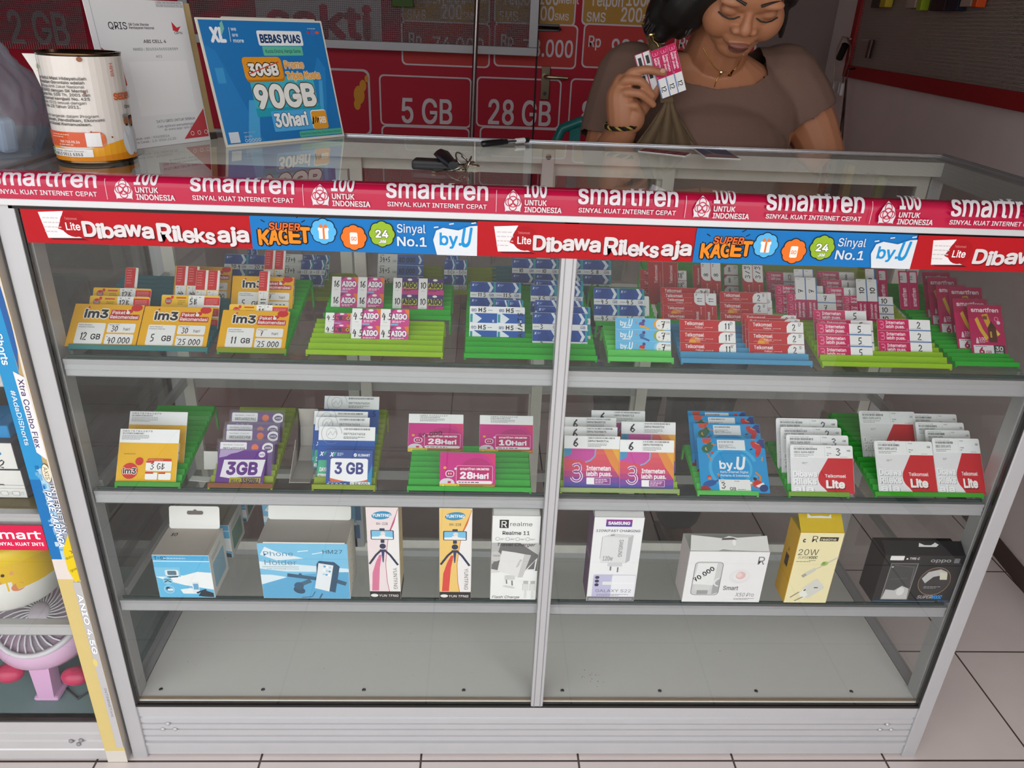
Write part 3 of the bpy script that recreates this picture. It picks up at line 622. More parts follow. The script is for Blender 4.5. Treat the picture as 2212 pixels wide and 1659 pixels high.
# ---------------------------------------------------------------- stepped card racks
PITCH = .013
class Rack:
    def __init__(s, label, xa, xb, y0, zs, n, col, z0=None, slope=.2, group='card racks in the display case', lip=None, tilt=35, L1=.0092):
        s.xa, s.xb, s.y0, s.zs, s.sl, s.n = xa, xb, y0, zs, slope, n; s.z0 = (z0 or zs+.004); s.used = []
        t = math.radians(tilt); rt = thing('card_rack', label, 'card rack', ((xa+xb)/2, y0+n*PITCH/2, zs), group)
        e = .0011; X = lambda u, v, tt: V((tt, u, v)); 
        ht = (y0, zs+.0004), (y0, s.z0), (y0+n*PITCH, s.z0+n*PITCH*slope), (y0+n*PITCH, zs+.0004)
        mb = MB()
        for k in range(n):
            y, z = y0+k*PITCH, s.z0+k*PITCH*slope
            L = L1 if k else .0066; dy, dz = L*math.sin(t), L*math.cos(t)
            mb.prism([(y, z), (y+e, z), (y+dy+e, z+dz), (y+dy, z+dz)], X, xa+.0015 if k else xa, xb-.0015 if k else xb, lip if lip and k == 0 else col)
            mb.prism([(y+e, z-.0012), (y+PITCH, z+PITCH*slope-.0012), (y+PITCH, z+PITCH*slope), (y+e, z)], X, xa+.0015, xb-.0015, col)
        mb.build('stepped_tray', M_RACK, rt)
        yb, zb = y0+n*PITCH, s.z0+n*PITCH*slope
        for x in (xa, xb-.003):
            mb = MB(); mb.prism([(y0, s.z0-.0032), (yb, zb-.0032), (yb, zb-.001), (y0, s.z0-.001)], X, x, x+.003, col)
            for yy, zz in ((y0+.002, s.z0-.003), (yb-.004, zb-.003)): mb.prism([(yy, zs+.0004), (yy+.004, zs+.0004), (yy+.004, zz), (yy, zz)], X, x, x+.003, col)
            mb.build('side_leg', M_RACK, rt)
        rebase(rt)
        for ch in rt.children: s.tray = ch; break
    def put(s, art, tl, tr, h, label, name='voucher_sheet', cat='voucher', group=None, tilt=35, r=2.5, k=None, body='#f2f0ee', sleeve=None, hide=0):
        """a card standing in the rack; tl / tr are where its upper corners show, h its height in mm"""
        t = math.radians(tilt); hh = h/1000; up = V((0, math.sin(t), math.cos(t)))
        top = V((0, s.y0, s.z0+.0006))+up*hh; nrm = V((0, -s.sl, 1)).normalized()
        if k is None: k = on_plane(top, nrm, *tl).y-top.y
        k = max(k, .002); f = k % PITCH; base = k-f
        if f < .0044: f = .0044
        if f > PITCH-.0012: f = PITCH-.0012
        k = base+f; q = V((0, s.y0+k, s.z0+.0006+k*s.sl)); pn = V((0, -math.cos(t), math.sin(t)))
        a = on_plane(q, pn, *tl); b = on_plane(q, pn, *tr)
        lo, hi = min(a.x, b.x), max(a.x, b.x)
        for _ in range(80):
            f = k % PITCH
            if f < .0044: k += .0044-f
            elif f > PITCH-.0012: k += PITCH-f+.0044
            if any(abs(k-k2) < .0017 and lo < h2 and l2 < hi for k2, l2, h2, t2 in s.used): k += .0009
            else: break
        s.used.append((k, lo, hi, t)); q = V((0, s.y0+k, s.z0+.0006+k*s.sl)); a = on_plane(q, pn, *tl); b = on_plane(q, pn, *tr)
        b.x = min(b.x, 1.4685); u = V((b.x-a.x, 0, 0)); wmm = u.length*1000
        rise = (b-a).dot(up)/max(u.length, .01); rise = max(-.02, min(.02, rise))
        hmm = (a-q).dot(up)*1000; hmm = max(h*.75, min(h*1.3, hmm)) if hide == 0 else h
        bl = V((a.x, q.y, q.z)); bl.x = a.x
        return sheet(art, bl, V((1, 0, 0)), up, wmm, hmm, label, name, cat, group, r, body, sleeve)
def sheet(art, bl, u, up, wmm, hmm, label, name, cat, group=None, r=2.5, body='#f2f0ee', sleeve=None, thick=.0007):
    fn, W0, H0 = art; A = fn(); A.clip(W0, H0)
    u, up = V(u).normalized(), V(up).normalized(); n = u.cross(up)
    loc = lambda a, b, d: u*(a*wmm/W0/1000)+up*(b*hmm/H0/1000)+n*d
    mb = MB(); out = Art().rect(0, 0, W0, H0, '#fff', r).ops[0][0]
    mb.prism(out, lambda a, b, d: loc(a, b, d), -thick, 0, body)
    # round corners hide artwork corners: artwork is inset a hair
    A.emit(mb, loc, .00004, .000012)
    if sleeve:
        o = thing(name, label, cat, bl, group); mb.build('printed_card', M_PAPER, o)
        m2 = MB(); x0, y0, x1, y1 = sleeve; m2.prism([(x0, y0), (x1, y0), (x1, y1), (x0, y1)], loc, .0009, .0010, '#fff'); m2.build('clear_sleeve', M_CLEAR, o)
        return o
    o = mb.build(name, M_PAPER); o.location = bl; return tag(o, label, cat, group)

# ---------------------------------------------------------------- printed designs
def rows(n, h, fn, gap=0):
    def f():
        A = Art()
        for k in range(n): A.sub(fn(k), 0, (n-1-k)*h)
        return A
    return f
def im3_tag(gb, days, rp):
    def f():
        A = Art().rect(.4, .4, 97.2, 57.2, '#edb016', 1)
        A.circ(88, 54, 8, '#cf1f24', 5); A.circ(80, 49, 3.4, '#cf1f24', 2.6)
        A.text('im3', 17, 39.5, 10.5, '#26242a', w=32, b=.06, out=(.07, '#f3efe6')); A.circ(21, 53.5, 1.4, '#d12a6a')
        A.rect(53, 43.5, 27, 7, '#c2202c', 1.4); A.rect(52, 37, 42, 7.5, '#c2202c', 1.4); A.text('Paket', 55, 44.8, 4.4, '#f8f2ee', w=18, b=.03); A.text('Rekomendasi', 53.5, 38.6, 4.4, '#f8f2ee', w=39, b=.03)
        A.circ(77, 47, 2.2, '#f3efe6'); A.rect(74.5, 45, 5, 3.4, '#f3efe6', 1); A.line([(76, 48), (75.5, 51)], 1.5, '#f3efe6')
        A.rect(11, 4, 39, 28, '#f1efec', 2); A.rect(53, 19.5, 39, 12.5, '#f1efec', 2); A.rect(53, 4, 39, 13.5, '#f1efec', 2)
        A.text('Kartu Perdana', 13, 28.4, 1.7, '#333', w=18, b=.01); A.text('Freedom Internet', 13, 25.6, 1.7, '#333', w=22, b=.01); A.text('Masa aktif', 55, 29.3, 1.6, '#333', w=14)
        A.text('GB', 33, 10, 7, '#26262c', w=13, b=.035); A.pen(gb, 17, 9, 10); A.pen(days, 59, 21, 7.5); A.text('hari', 76, 22.5, 4, '#444', w=9, b=.01)
        A.text('Rp', 54.5, 13.2, 1.6, '#444'); A.pen(rp, 57, 5.2, 8, w=5.6); return A
    return f, 98, 58
def im3_row(mark):
    def f(k=0):
        A = Art().rect(.3, .2, 99.4, 17.6, '#f0bd1c', .8); A.rect(46, .2, 27, 17.6, '#efece8'); A.rect(73, .2, 26.7, 15, '#d2232b', .8); A.rect(73, .2, 26.7, 2.6, '#f2efec')
        A.circ(12, 8.5, 6, '#d2232b', 5.6); A.circ(18, 14.4, 2.5, '#d2232b'); A.text('im3', 8, 6.5, 3.6, '#2a2420', w=8.5, b=.04, out=(.05, '#f3ece0'))
        A.rect(25, 12.6, 17, 2.2, '#cf3a2a', 1); A.fine(28, 8.6, 13, .8, '#7a6020', 3, 2.6); A.fine(76, 11.8, 20, .7, '#eba0a0', 5, 2.2)
        A.line([(60, 1), (60, 17)], .3, '#888'); A.fine(50, 14.5, 6, .9, '#444'); A.fine(64, 14.5, 5, .9, '#444'); A.pen(mark, 48, 3.4, 9, w=7); return A
    return f
def im3_strip(mark, n=3): return rows(n, 18, im3_row(mark)), 100, 18*n
def im3_vert(mark, n=2):
    """vouchers turned upright: red heads over white fields"""
    def f():
        A = Art()
        for k in range(n):
            x = k*19; A.rect(x+.2, .2, 18.6, 79.6, '#f0bd1c', .8); A.rect(x+.3, 48, 14.6, 31.6, '#d2232b', .8); A.rect(x+15, 48, 3.6, 31.6, '#f3f0ee'); A.rect(x+1, 22, 17, 25.2, '#efece8')
            for j in range(6): A.fine(x+2.4, 75-4*j, 10.6, .8, '#eaa')
            A.line([(x+10, 24), (x+10, 46)], .3, '#888'); A.fine(x+3, 43.5, 3, 1, '#444'); A.fine(x+13, 34, 2.6, .9, '#444'); A.pen(mark, x+14, 25, 9, w=7, rot=90); A.circ(x+10, 12, 6, '#d2232b')
        return A
    return f, 19*n, 80
def chev(A, x, y, s, w=11):
    """white chevron mark on the blue voucher"""
    A.poly([(x, y+s), (x+w*.45, y+s), (x+w, y+s*.45), (x+w*.62, y), (x+w*.2, y), (x+w*.5, y+s*.45)], '#dfe7ee')
def xl_row(mark, white=False):
    def f(k=0):
        A = Art()
        for c in range(2):
            x = c*45
            A.rect(x+.1, .2, 44.9, 27, '#1d4f9f'); A.poly([(x+8, 9), (x+30, 9), (x+24, 27), (x+12, 27)], '#1a4590'); A.rect(x+41, 9, 4, 18, '#1f9aa0'); chev(A, x+30, 10, 17, 11)
            A.rect(x+.1, .2, 44.9, 9, '#e6e8e8'); A.text('X', x+3, 20, 3.6, '#e8eef4', b=.05, it=.2); A.fine(x+8, 22.4, 6, .8, '#a9bcd8', 2, 1.8)
            A.text('GB', x+33.5, 2.4, 4.4, '#2b3f8a', w=8, b=.02); A.rect(x+2, 4.2, 9, .7, '#555'); A.pen(mark, x+12.5, 1.3, 7, w=5.2, th=.9); A.poly([(x+36, 8), (x+38, 8), (x+37, 9.2)], '#345')
        return A
    return f
def xl_sheet(mark, n=2): return rows(n, 27.5, xl_row(mark)), 90, 27.5*n
def xl_flip():
    def f():
        A = Art().rect(0, 0, 90, 55, '#eceeee', 2)
        for r in range(2):
            for c in range(2):
                x, y = c*45, r*27.5; A.rect(x+1, y+1, 44, 15.5, '#1f57a8'); A.poly([(x+1, y+1), (x+1, y+16.5), (x+7, y+16.5), (x+20, y+8), (x+12, y+1)], '#dfe7ee'); A.rect(x+1, y+2, 4, 13, '#1f9aa0'); A.text('X', x+40, y+6, 3.6, '#e8eef4', b=.05, rot=180)
                A.text('GB', x+11, y+23.4, 4.4, '#2b3f8a', w=8, b=.02, rot=180); A.pen('HS', x+14, y+18.4, 6.6, w=7, th=1.1); A.fine(x+30, y+21, 10, .8, '#555')
        A.pen('AUAT5', 86, 6, 7, w=8, th=1, rot=90); return A
    return f, 90, 55
def aigo(mark, dark=False, multi=False):
    def cell(k=0):
        A = Art()
        for c in range(2):
            x = c*46; A.rect(x+.1, .2, 16, 26.8, '#efedea'); A.rect(x+16, .2, 30, 26.8, '#46306e' if dark else '#cf3f8c')
            if dark: A.poly([(x+16, .2), (x+46, .2), (x+46, 8), (x+16, 12)], '#c0387e'); A.rect(x+17.5, 10, 26, 10, '#b7bd2c', 1)
            else: A.poly([(x+38, 27), (x+46, 27), (x+46, 12), (x+42, 20)], '#e8762e'); A.rect(x+17, 1.5, 12, 2.6, '#7ab4dc', 1); A.poly([(x+16, 27), (x+24, 27), (x+16, 20)], '#8f2d6c')
            A.circ(x+30, 24.4, 4.2, '#f3ece8', 1.9)
            if multi:
                for j, (ch, cc) in enumerate(zip('AIGO', ('#d2465e', '#5a2c66', '#c24a30', '#d8b23a'))): A.rect(x+17.5+7*j, 9, 6.4, 11, '#6a2250'); A.text(ch, x+18+7*j, 11, 7.5, cc, w=5.4, b=.05)
            else: A.text('AIGO', x+18.2, 11.4, 8, '#2a2234' if dark else '#f6f0f2', w=24, b=.06, out=None if dark else (.05, '#7d2c72')); A.fine(x+19, 7.6, 20, 1.2, '#f0d8e4' if not dark else '#3a2a54', 2, 2)
            A.pen(mark, x+2, 10, 10.5, w=7); A.rect(x+5, 5.6, 6, .5, '#999')
        return A
    return rows(2, 27, cell), 92, 54
def byu_sheet():
    def r(k=0):
        A = Art().rect(0, .2, 90, 17.4, '#67b9e6'); A.circ(75, 9, 13, ('#e8a23a', '#9aa52c', '#8ccbe8')[k % 3], 9); A.rect(66, 1, 23.7, 15.6, '#f1efec', 7); A.rect(80, 1, 9.7, 15.6, '#f1efec')
        A.text('by.', 8, 6, 7.5, '#f6f8fa', w=12, b=.03); A.text('U', 21.5, 5.4, 10.5, '#f6f8fa', w=6.5, b=.03, it=.25); A.rect(11, 2.2, 14, 2, '#d8e8f4', 1)
        A.circ(46, 13.5, 2.6, '#51397e'); A.circ(43, 9, 4.6, ('#61479a', '#3a78b4', '#c0303a')[k % 3], 3); A.line([(40, 6), (48, 4), (55, 1)], 3, ('#e2a92c', '#2c64a0', '#d8a02c')[k % 3]); A.line([(36, 9), (33, 13)], 1, '#d8843a')
        A.pen('7', 74, 3.5, 10.5, w=8, th=1.1); A.text('GB', 82, 11, 3.2, '#333', w=6.5); A.fine(75, 2, 4, .5, '#555'); A.fine(84, 2.4, 3, .5, '#555'); A.text('Rp', 69.5, 6, 2, '#333'); return A
    return rows(3, 17.8, r), 90, 53.4
def tsel_row(mark):
    def f(k=0):
        A = Art().rect(0, .2, 91, 17.6, '#bd2129'); A.rect(0, .2, 91, 1.2, '#a01a22')
        if k == 1: A.circ(24, 2.5, 9, '#e07a24', 7); A.circ(20, 0, 6, '#e8a030', 5)
        A.text('Telkomsel', 8, 9.6, 5.4, '#f3ecea', w=31, b=.02); A.text('PraBayar', 25, 5.4, 2.6, '#f0d8d6', w=13, b=.01); A.line([(40, 6.4), (52, 6.2)], .5, '#e8c8c6'); A.circ(52.6, 6.3, .8, '#e8c8c6'); A.fine(8, 3.6, 48, .6, '#e0a8a6', 1)
        A.poly([(63, .6), (63, 10), (66, 15), (71, 17.2), (90.6, 17.2), (90.6, .6)], '#ecebe9'); A.pen(mark, 72, 4.2, 9.5, w=6.4, th=1); A.fine(82, 14.6, 5, .9, '#555', 3, 1.8); A.fine(72, 2.2, 7, .5, '#777'); return A
    return f
def tsel(mark, n=3): return rows(n, 18, tsel_row(mark)), 91, 18*n
def tsel_vert(mark, n=2, top=True):
    def f():
        A = Art()
        for k in range(n):
            x = 19.5*k; A.rect(x, .2, 19.3, 79.6, '#b82028')
            y0 = 47 if top else 0
            A.poly([(x+.6, 79.4), (x+.6, 56), (x+4, 50), (x+9, 47.4), (x+18.8, 47.4), (x+18.8, 79.4)], '#ecebe9'); A.pen(mark, x+14, 54, 8.5, w=8, th=1, rot=90); A.fine(x+3, 75.5, 3, 1.4, '#555', 2, 3); A.fine(x+15, 72, 1.2, 2, '#777')
            A.line([(x+12, 22), (x+12, 40)], .7, '#e8c8c6'); A.circ(x+12, 41, 1.2, '#e8c8c6'); A.text('Telkomsel', x+7.5, 2, 4.8, '#f0dcda', w=28, b=.02, rot=90)
        return A
    return f, 19.5*n, 80
def tsel_top(n=2):
    """upright red sheet, no white end in view"""
    def f():
        A = Art()
        for k in range(n): x = 32*k; A.rect(x, .2, 31.6, 79.6, '#b02029'); A.text('Telkomsel', x+20, 40, 6, '#e8cfce', w=34, b=.02, rot=90); A.line([(x+26, 20), (x+26, 60)], .6, '#d8a0a0')
        return A
    return f, 32*n, 80
def tri_row(mark):
    def f(k=0):
        A = Art().rect(0, .2, 89, 17.8, '#c81757'); A.rect(0, .2, 89, 1.3, '#a81048')
        A.ring(7.5, 11.6, 3, 1.4, '#ea7aa6', 12, -130, 130); A.ring(7.5, 6.6, 3.4, 1.4, '#ea7aa6', 12, -150, 120); A.line([(4, 14.2), (7, 14.6)], 1.3, '#ea7aa6')
        A.text('Internetan', 14.5, 10.4, 4.8, '#f6e6ee', w=31, b=.03); A.text('lebih puas.', 14.5, 4, 4.8, '#f6e6ee', w=31, b=.03); A.circ(50, 2.4, 1.5, '#e060a0')
        A.rect(53, 1.8, 35.8, 16, '#ecebea'); A.rect(53, .2, 36, 1.7, '#3f78b4'); A.pen(mark, 66, 4.4, 10, w=7.5, th=1.1); A.fine(54, 3, 32, .5, '#888'); return A
    return f
def tri(mark, n=3): return rows(n, 18.2, tri_row(mark)), 89, 18.2*n
def tri_vert(mark, n=2):
    def f():
        A = Art()
        for k in range(n): A.sub(tri_row('')(0), k*19.6, 89, 1, 1, -90)
        B = Art()
        for k in range(n):
            x = k*19.6; B.rect(x, 0, 17.6, 45, '#c2195a'); B.rect(x, 45, 17.6, 44.6, '#ecebea'); B.rect(x+17.6, 45, 2, 44.6, '#3f78b4'); B.rect(x+17.6, 0, 2, 45, '#a01048')
            B.text('Internetan', x+8, 10, 4.4, '#f2d8e4', w=30, b=.03, rot=90); B.text('lebih puas.', x+15, 10, 4.4, '#f2d8e4', w=30, b=.03, rot=90); B.pen(mark, x+14, 58, 9, w=9, th=1.2, rot=90); B.fine(x+3, 86, 8, .7, '#888')
        return B
    return f, 19.6*n, 90
def sf_tall(gb='6'):
    def f():
        A = Art().rect(0, 0, 57, 85, '#c2185b', 2); A.rect(0, 62, 57, 23, '#b5164f', 2)
        A.text('smartfren', 6, 72.5, 6.6, '#f6eef2', w=45, b=.035)
        A.poly([(10, 60), (15, 64), (22, 44), (30, 30), (26, 24), (16, 42)], '#e2b43a'); A.poly([(22, 68), (32, 70), (36, 54), (50, 36), (42, 30), (30, 46)], '#d9a52e'); A.poly([(36, 54), (50, 36), (46, 33), (34, 50)], '#f1d55a'); A.rect(30, 22, 14, 24, '#5a2c1a'); A.rect(33, 30, 3, 10, '#d9a52e'); A.poly([(30, 46), (44, 46), (37, 58)], '#4a2416'); A.rect(24, 60, 7, 6, '#7a4a1a')
        A.circ(46, 61, 3.6, '#e890b4', 4); A.circ(46, 61, 2.4, '#c2185b', 2.8); A.circ(49, 55, 3, '#e8e4f0'); A.poly([(8, 20), (13, 20), (12, 27), (10.5, 30), (9, 27)], '#f2d8e2'); A.text('100', 14, 25, 5, '#f2e4ea', w=10, b=.03); A.fine(14, 23, 14, .7, '#f2d8e2', 2, 1.6)
        A.rect(3, 2, 33, 15, '#eee9ec'); A.text(gb, 12, 3, 10, '#b5164f', w=7.5, b=.06); A.text('GB', 23, 3, 5, '#b5164f', w=8.5, b=.03); A.fine(6, 14.6, 26, .9, '#555')
        A.rect(36, 2, 18, 15, '#2f4438'); A.text('30', 39, 8.4, 6.5, '#f2efec', w=12, b=.04); A.text('HARI', 39, 3.6, 3.2, '#f2efec', w=12, b=.02); return A
    return f, 57, 85
def sf_vert(): 
    def f():
        A = Art().rect(0, 0, 20, 80, '#c2185b', 1); A.text('smartfren', 14, 6, 8, '#f2dce6', w=38, b=.03, rot=90); A.rect(3, 55, 14, 22, '#d8d0d2', 2); A.text('15', 8, 60, 6, '#444', b=.02, rot=90); return A
    return f, 20, 80
def volt_white(mark, price=None):
    """pale sheet: white voucher column, with a blue column beside it when priced"""
    def f():
        A = Art()
        for k in range(3):
            y = k*20; A.rect(0, y+.2, 42, 19.4, '#d9dad6'); A.pen(mark, 4, y+5, 9, w=5.6, th=1); A.text('GB', 32, y+5, 4, '#333', w=8); A.fine(5, y+17, 14, 1, '#333')
            if price: A.rect(42, y+.2, 57, 19.4, '#2f5fa6'); chev(A, 86, y+3, 15, 9); A.pen(price, 45, y+5, 9, w=6.4, th=1.2, col='#141a30')
        return A
    return f, (99 if price else 42), 60
def white_stack(mark):
    def f():
        A = Art().rect(0, 0, 32, 60, '#8f1d28')
        for k in range(3): A.poly([(1, 20*k+1), (1, 20*k+13), (8, 20*k+19), (31.4, 20*k+19), (31.4, 20*k+1)], '#d2d0cc'); A.pen(mark, 9, 20*k+6, 9, w=7, th=1.1); A.fine(22, 20*k+15, 7, 1, '#555', 2, 2.4)
        return A
    return f, 32, 60
def byu_vert():
    def f():
        A = Art().rect(0, 0, 27, 55, '#ecebe9', 3); A.circ(14, 9, 12, '#a9ad2a', 7); A.circ(14, 12.5, 10, '#ecebe9', 5); A.text('GB', 9, 42, 3.8, '#333', w=7.5, rot=90); A.pen('7', 20, 26, 13, w=10, th=1.2, rot=90); A.circ(6, 4, 4, '#e0602c', 2.6); A.rect(13, 0, 6, 5, '#6cc0e8'); return A
    return f, 27, 55
# --- starter-pack cards of the middle shelf
def no_qr(A, x, y, s): A.rect(x, y, s, s, '#e3e3e1'); return A
def num_head(A, w_, y, h, num, x=4, hand=None):
    A.rect(.3, y, w_-.6, h, '#efefee'); A.text(num, x, y+h-4.6, 2.6, '#333', w=w_*.5, b=.01); A.bars(x, y+h-8, w_*.36, 2.2, '#555'); A.fine(x, y+h-10.5, w_*.45, .8, '#999', max(1, int((h-11)/2.2)), 2)
    if hand: A.pen(hand[0], hand[1], hand[2], hand[3])
def im3_card():
    def f():
        A = Art().rect(.2, .2, 94.6, 82, '#e8b10c'); num_head(A, 95, 62, 21.5, '085787841875'); A.circ(21, 18, 12.5, '#cc2a20'); A.circ(35, 33, 6.2, '#cc2a20')
        A.text('im3', 11, 14, 8, '#2a2623', w=20, b=.05, out=(.06, '#f3ece0')); A.rect(48, 34, 38, 3.4, '#cf2c22', 1.6); A.fine(50, 35.2, 32, .8, '#f0c0b0')
        A.rect(46, 18.5, 41, 15, '#f2f0ee', 2); A.rect(46, 31, 13, 2.6, '#cf2c22', 1); A.pen('3 GB', 53, 21, 9.5, w=6.8); A.rect(46, 5, 19.5, 11, '#f2f0ee', 2); A.rect(67, 5, 20, 11, '#f2f0ee', 2); A.rect(46, 14, 13, 2.4, '#cf2c22', 1); A.rect(67, 14, 11, 2.4, '#cf2c22', 1); A.fine(10, 44, 27, .7, '#5a4510'); return A
    return f, 95, 83.5
def axis_tag():
    def f():
        A = Art().rect(.2, .2, 78.6, 52.6, '#6b3a8e'); A.poly([(1, 52.5), (42, 52.5), (30, 48), (20, 46), (12, 42), (1, 40)], '#b9a3cc'); A.rect(0, 0, 1, 1, '#6b3a8e')
        A.poly([(7, 12), (10, 37), (78, 38), (74, 13), (40, 12), (22, 10)], '#eee9ef'); A.text('3GB', 17, 16, 17, '#643487', w=49, b=.06); A.rect(23, 1.2, 51, 10, '#b3ab2c', 1); A.text('MULAI', 26, 4, 4.6, '#4c2a5e', w=14, b=.03); A.text('35RIBU', 42, 3.2, 6.6, '#4c2a5e', w=29, b=.05)
        A.circ(71, 45.5, 5.4, '#efe8f2', 4.4); A.text('AXIS', 67, 44, 2.6, '#643487', w=8, b=.03); A.rect(73, .5, 5.6, 3, '#e4dfe6'); return A
    return f, 79, 53
def axis_card(num):
    def f():
        A = Art().rect(.2, .2, 85, 54, '#5e2f80'); A.rect(2, 38.5, 42, 15, '#eeedef', 1.5); A.text('Masa Berlaku : 10 April 2026', 7, 48.4, 2, '#444', w=32); A.text(num, 7, 41.4, 4, '#2a2a2a', w=34, b=.03)
        A.circ(57, 45.5, 5.6, '#e2682a'); A.circ(78, 45.5, 9.5, '#ece8ee', 8); A.circ(78, 45.5, 6.4, '#43245e', 4.2); A.text('AXIS', 73.4, 44, 3, '#e8e0ee', w=9, b=.03)
        for k in range(14): A.circ(8+(k*37 % 70), 34-(k*13 % 26), 2.2, ('#8c4aa8', '#c0409a', '#a89cc0', '#402060')[k % 4], 1.4, a=k)
        return A
    return f, 85.5, 54.4
def xl_card(num, mark=''):
    def f():
        A = Art().rect(.2, .2, 94.6, 84, '#1c55a8'); A.rect(.2, .2, 94.6, 20, '#2d8f8c'); A.rect(2, 8, 20, 22, '#4bb08c', 2); A.text('DAYA', 5, 12, 6, '#f1f4ee', w=13, b=.04); A.rect(2, 3, 18, 5, '#eef0ea'); A.text('Rp', 4, 4, 2.6, '#333'); A.text('X', 4, 37, 6, '#eef2f6', b=.06, it=.25); A.poly([(10, 40), (13, 44), (16, 44), (12, 37)], '#3fae8c')
        A.rect(.3, 62, 94.4, 22.3, '#efefee'); A.bars(42, 79, 44, 3, '#444'); A.text(num, 42, 71, 3.2, '#333', w=36, b=.01); A.fine(42, 67, 36, 1, '#888', 2, 2.2); A.ring(22, 73, 17, .5, '#8a8f98', 24, 0, 300); A.ring(22, 73, 9, .4, '#8a8f98', 20)
        A.line([(16, 70), (20, 76), (24, 70), (28, 77), (31, 71)], .7, '#8a8f98')
        if mark: A.pen(mark, 84, 50, 9, w=7)
        return A
    return f, 95, 84.5
def xl_tag():
    def f():
        A = Art().rect(.2, .2, 75.6, 56.6, '#2b4f96'); A.poly([(52, .2), (75.8, .2), (75.8, 36), (68, 16)], '#2a86b4'); A.text('X', 5, 47, 6, '#eef2f6', b=.06, it=.25); A.poly([(10.5, 49.5), (13, 53.6), (16, 53.6), (12, 47)], '#3fae8c'); A.fine(17, 51.6, 10, 1, '#b8c6de', 3, 1.8); A.circ(47, 49.5, 2.7, '#eef2f6'); A.line([(45.4, 48.6), (48.6, 50.4)], .8, '#2b4f96'); A.text('XLSMART', 51.5, 47.6, 3.6, '#eef2f6', w=20, b=.03)
        A.rect(6.5, 8, 62, 36, '#d9663a', 3); A.poly([(6.5, 14)]+[(6.5+62*t/10, 13.5-9*math.sin(math.pi*t/20)+8*(t/10)**3*.9) for t in range(11)]+[(68.5, 42), (66, 44), (9, 44), (6.5, 42)], '#f1f0f2'); A.text('3 GB', 14.5, 20.5, 16.5, '#3a3f82', w=46, b=.045)
        A.rect(40, .5, 33, 7, '#ecebe9', 1); A.text('35.000', 46, 1.4, 5, '#3c3c3c', w=24, b=.03); A.text('Rp', 41.5, 4.4, 2, '#555'); A.fine(4, 6.6, 28, .8, '#b8c6de')
        for k in range(5): A.circ(4+7*k, 3.2, 2.2, '#dfe4ec'); A.circ(4+7*k, 3.2, 1.3, '#c0503c' if k % 2 else '#55658a')
        return A
    return f, 76, 57
def sf_card(days, num, price=None, head=True):
    def f():
        h = 64; A = Art().rect(.2, .2, 87.6, h, '#cc1f84'); A.circ(58, 30, 27, '#b81a72', 25); A.poly([(60, h), (87.8, h), (87.8, 40), (76, 58)], '#d8306f')
        A.rect(26, 9, 58, 32, '#f0b8d4', 3); A.rect(26.7, 9.7, 56.6, 30.6, '#c01a6a', 2.6); A.text('smartfren', 32, 33, 4.4, '#f8eef4', w=24, b=.025); A.text('UNLIMITED', 58, 33.2, 3.4, '#f8eef4', w=20, b=.05)
        A.text(days, 33, 18, 11, '#f8eef4', w=19 if len(days) > 1 else 10, b=.06); A.text('Hari', 54, 18, 9.4, '#f8eef4', w=23, b=.05); A.rect(27, 8.5, 56, 5.6, '#f2eaf0', 2.6); A.fine(30, 10.4, 47, 1.6, '#4c2a48')
        A.circ(8, 36.5, 2.5, '#eaa23c'); A.circ(25, 35, 2.1, '#e8dcec')
        A.circ(12, 9, 12, '#dcd5de', 9); A.rect(9, 20, 14, 12, '#e2dbe4', 5); A.rect(10.6, 21.6, 11, 8.6, '#b8185c', 3); A.rect(13.4, 24.6, 1.6, 2.8, '#f4e8ee'); A.rect(17, 24.6, 1.6, 2.8, '#f4e8ee'); A.rect(13, 9, 5, 4, '#c8204a'); A.rect(.2, .2, 87.6, 8, '#d9a52c'); A.rect(.2, .2, 31, 8, '#e8c63a'); A.rect(31, .2, 56.8, 8, '#b87020'); A.circ(6, 5, 1.2, '#fff3b0'); A.circ(28, 5.5, 1.4, '#d8a010'); A.text('XLSMART', 70, 2.6, 2.8, '#e0c050', w=16, b=.03)
        if head: num_head(A, 88, h, 20.5, num, 18)
        if price: A.pen('50.000', 17, 31, 8, w=7, rot=12)
        return A
    return f, 88, 84.7 if head else 64.2
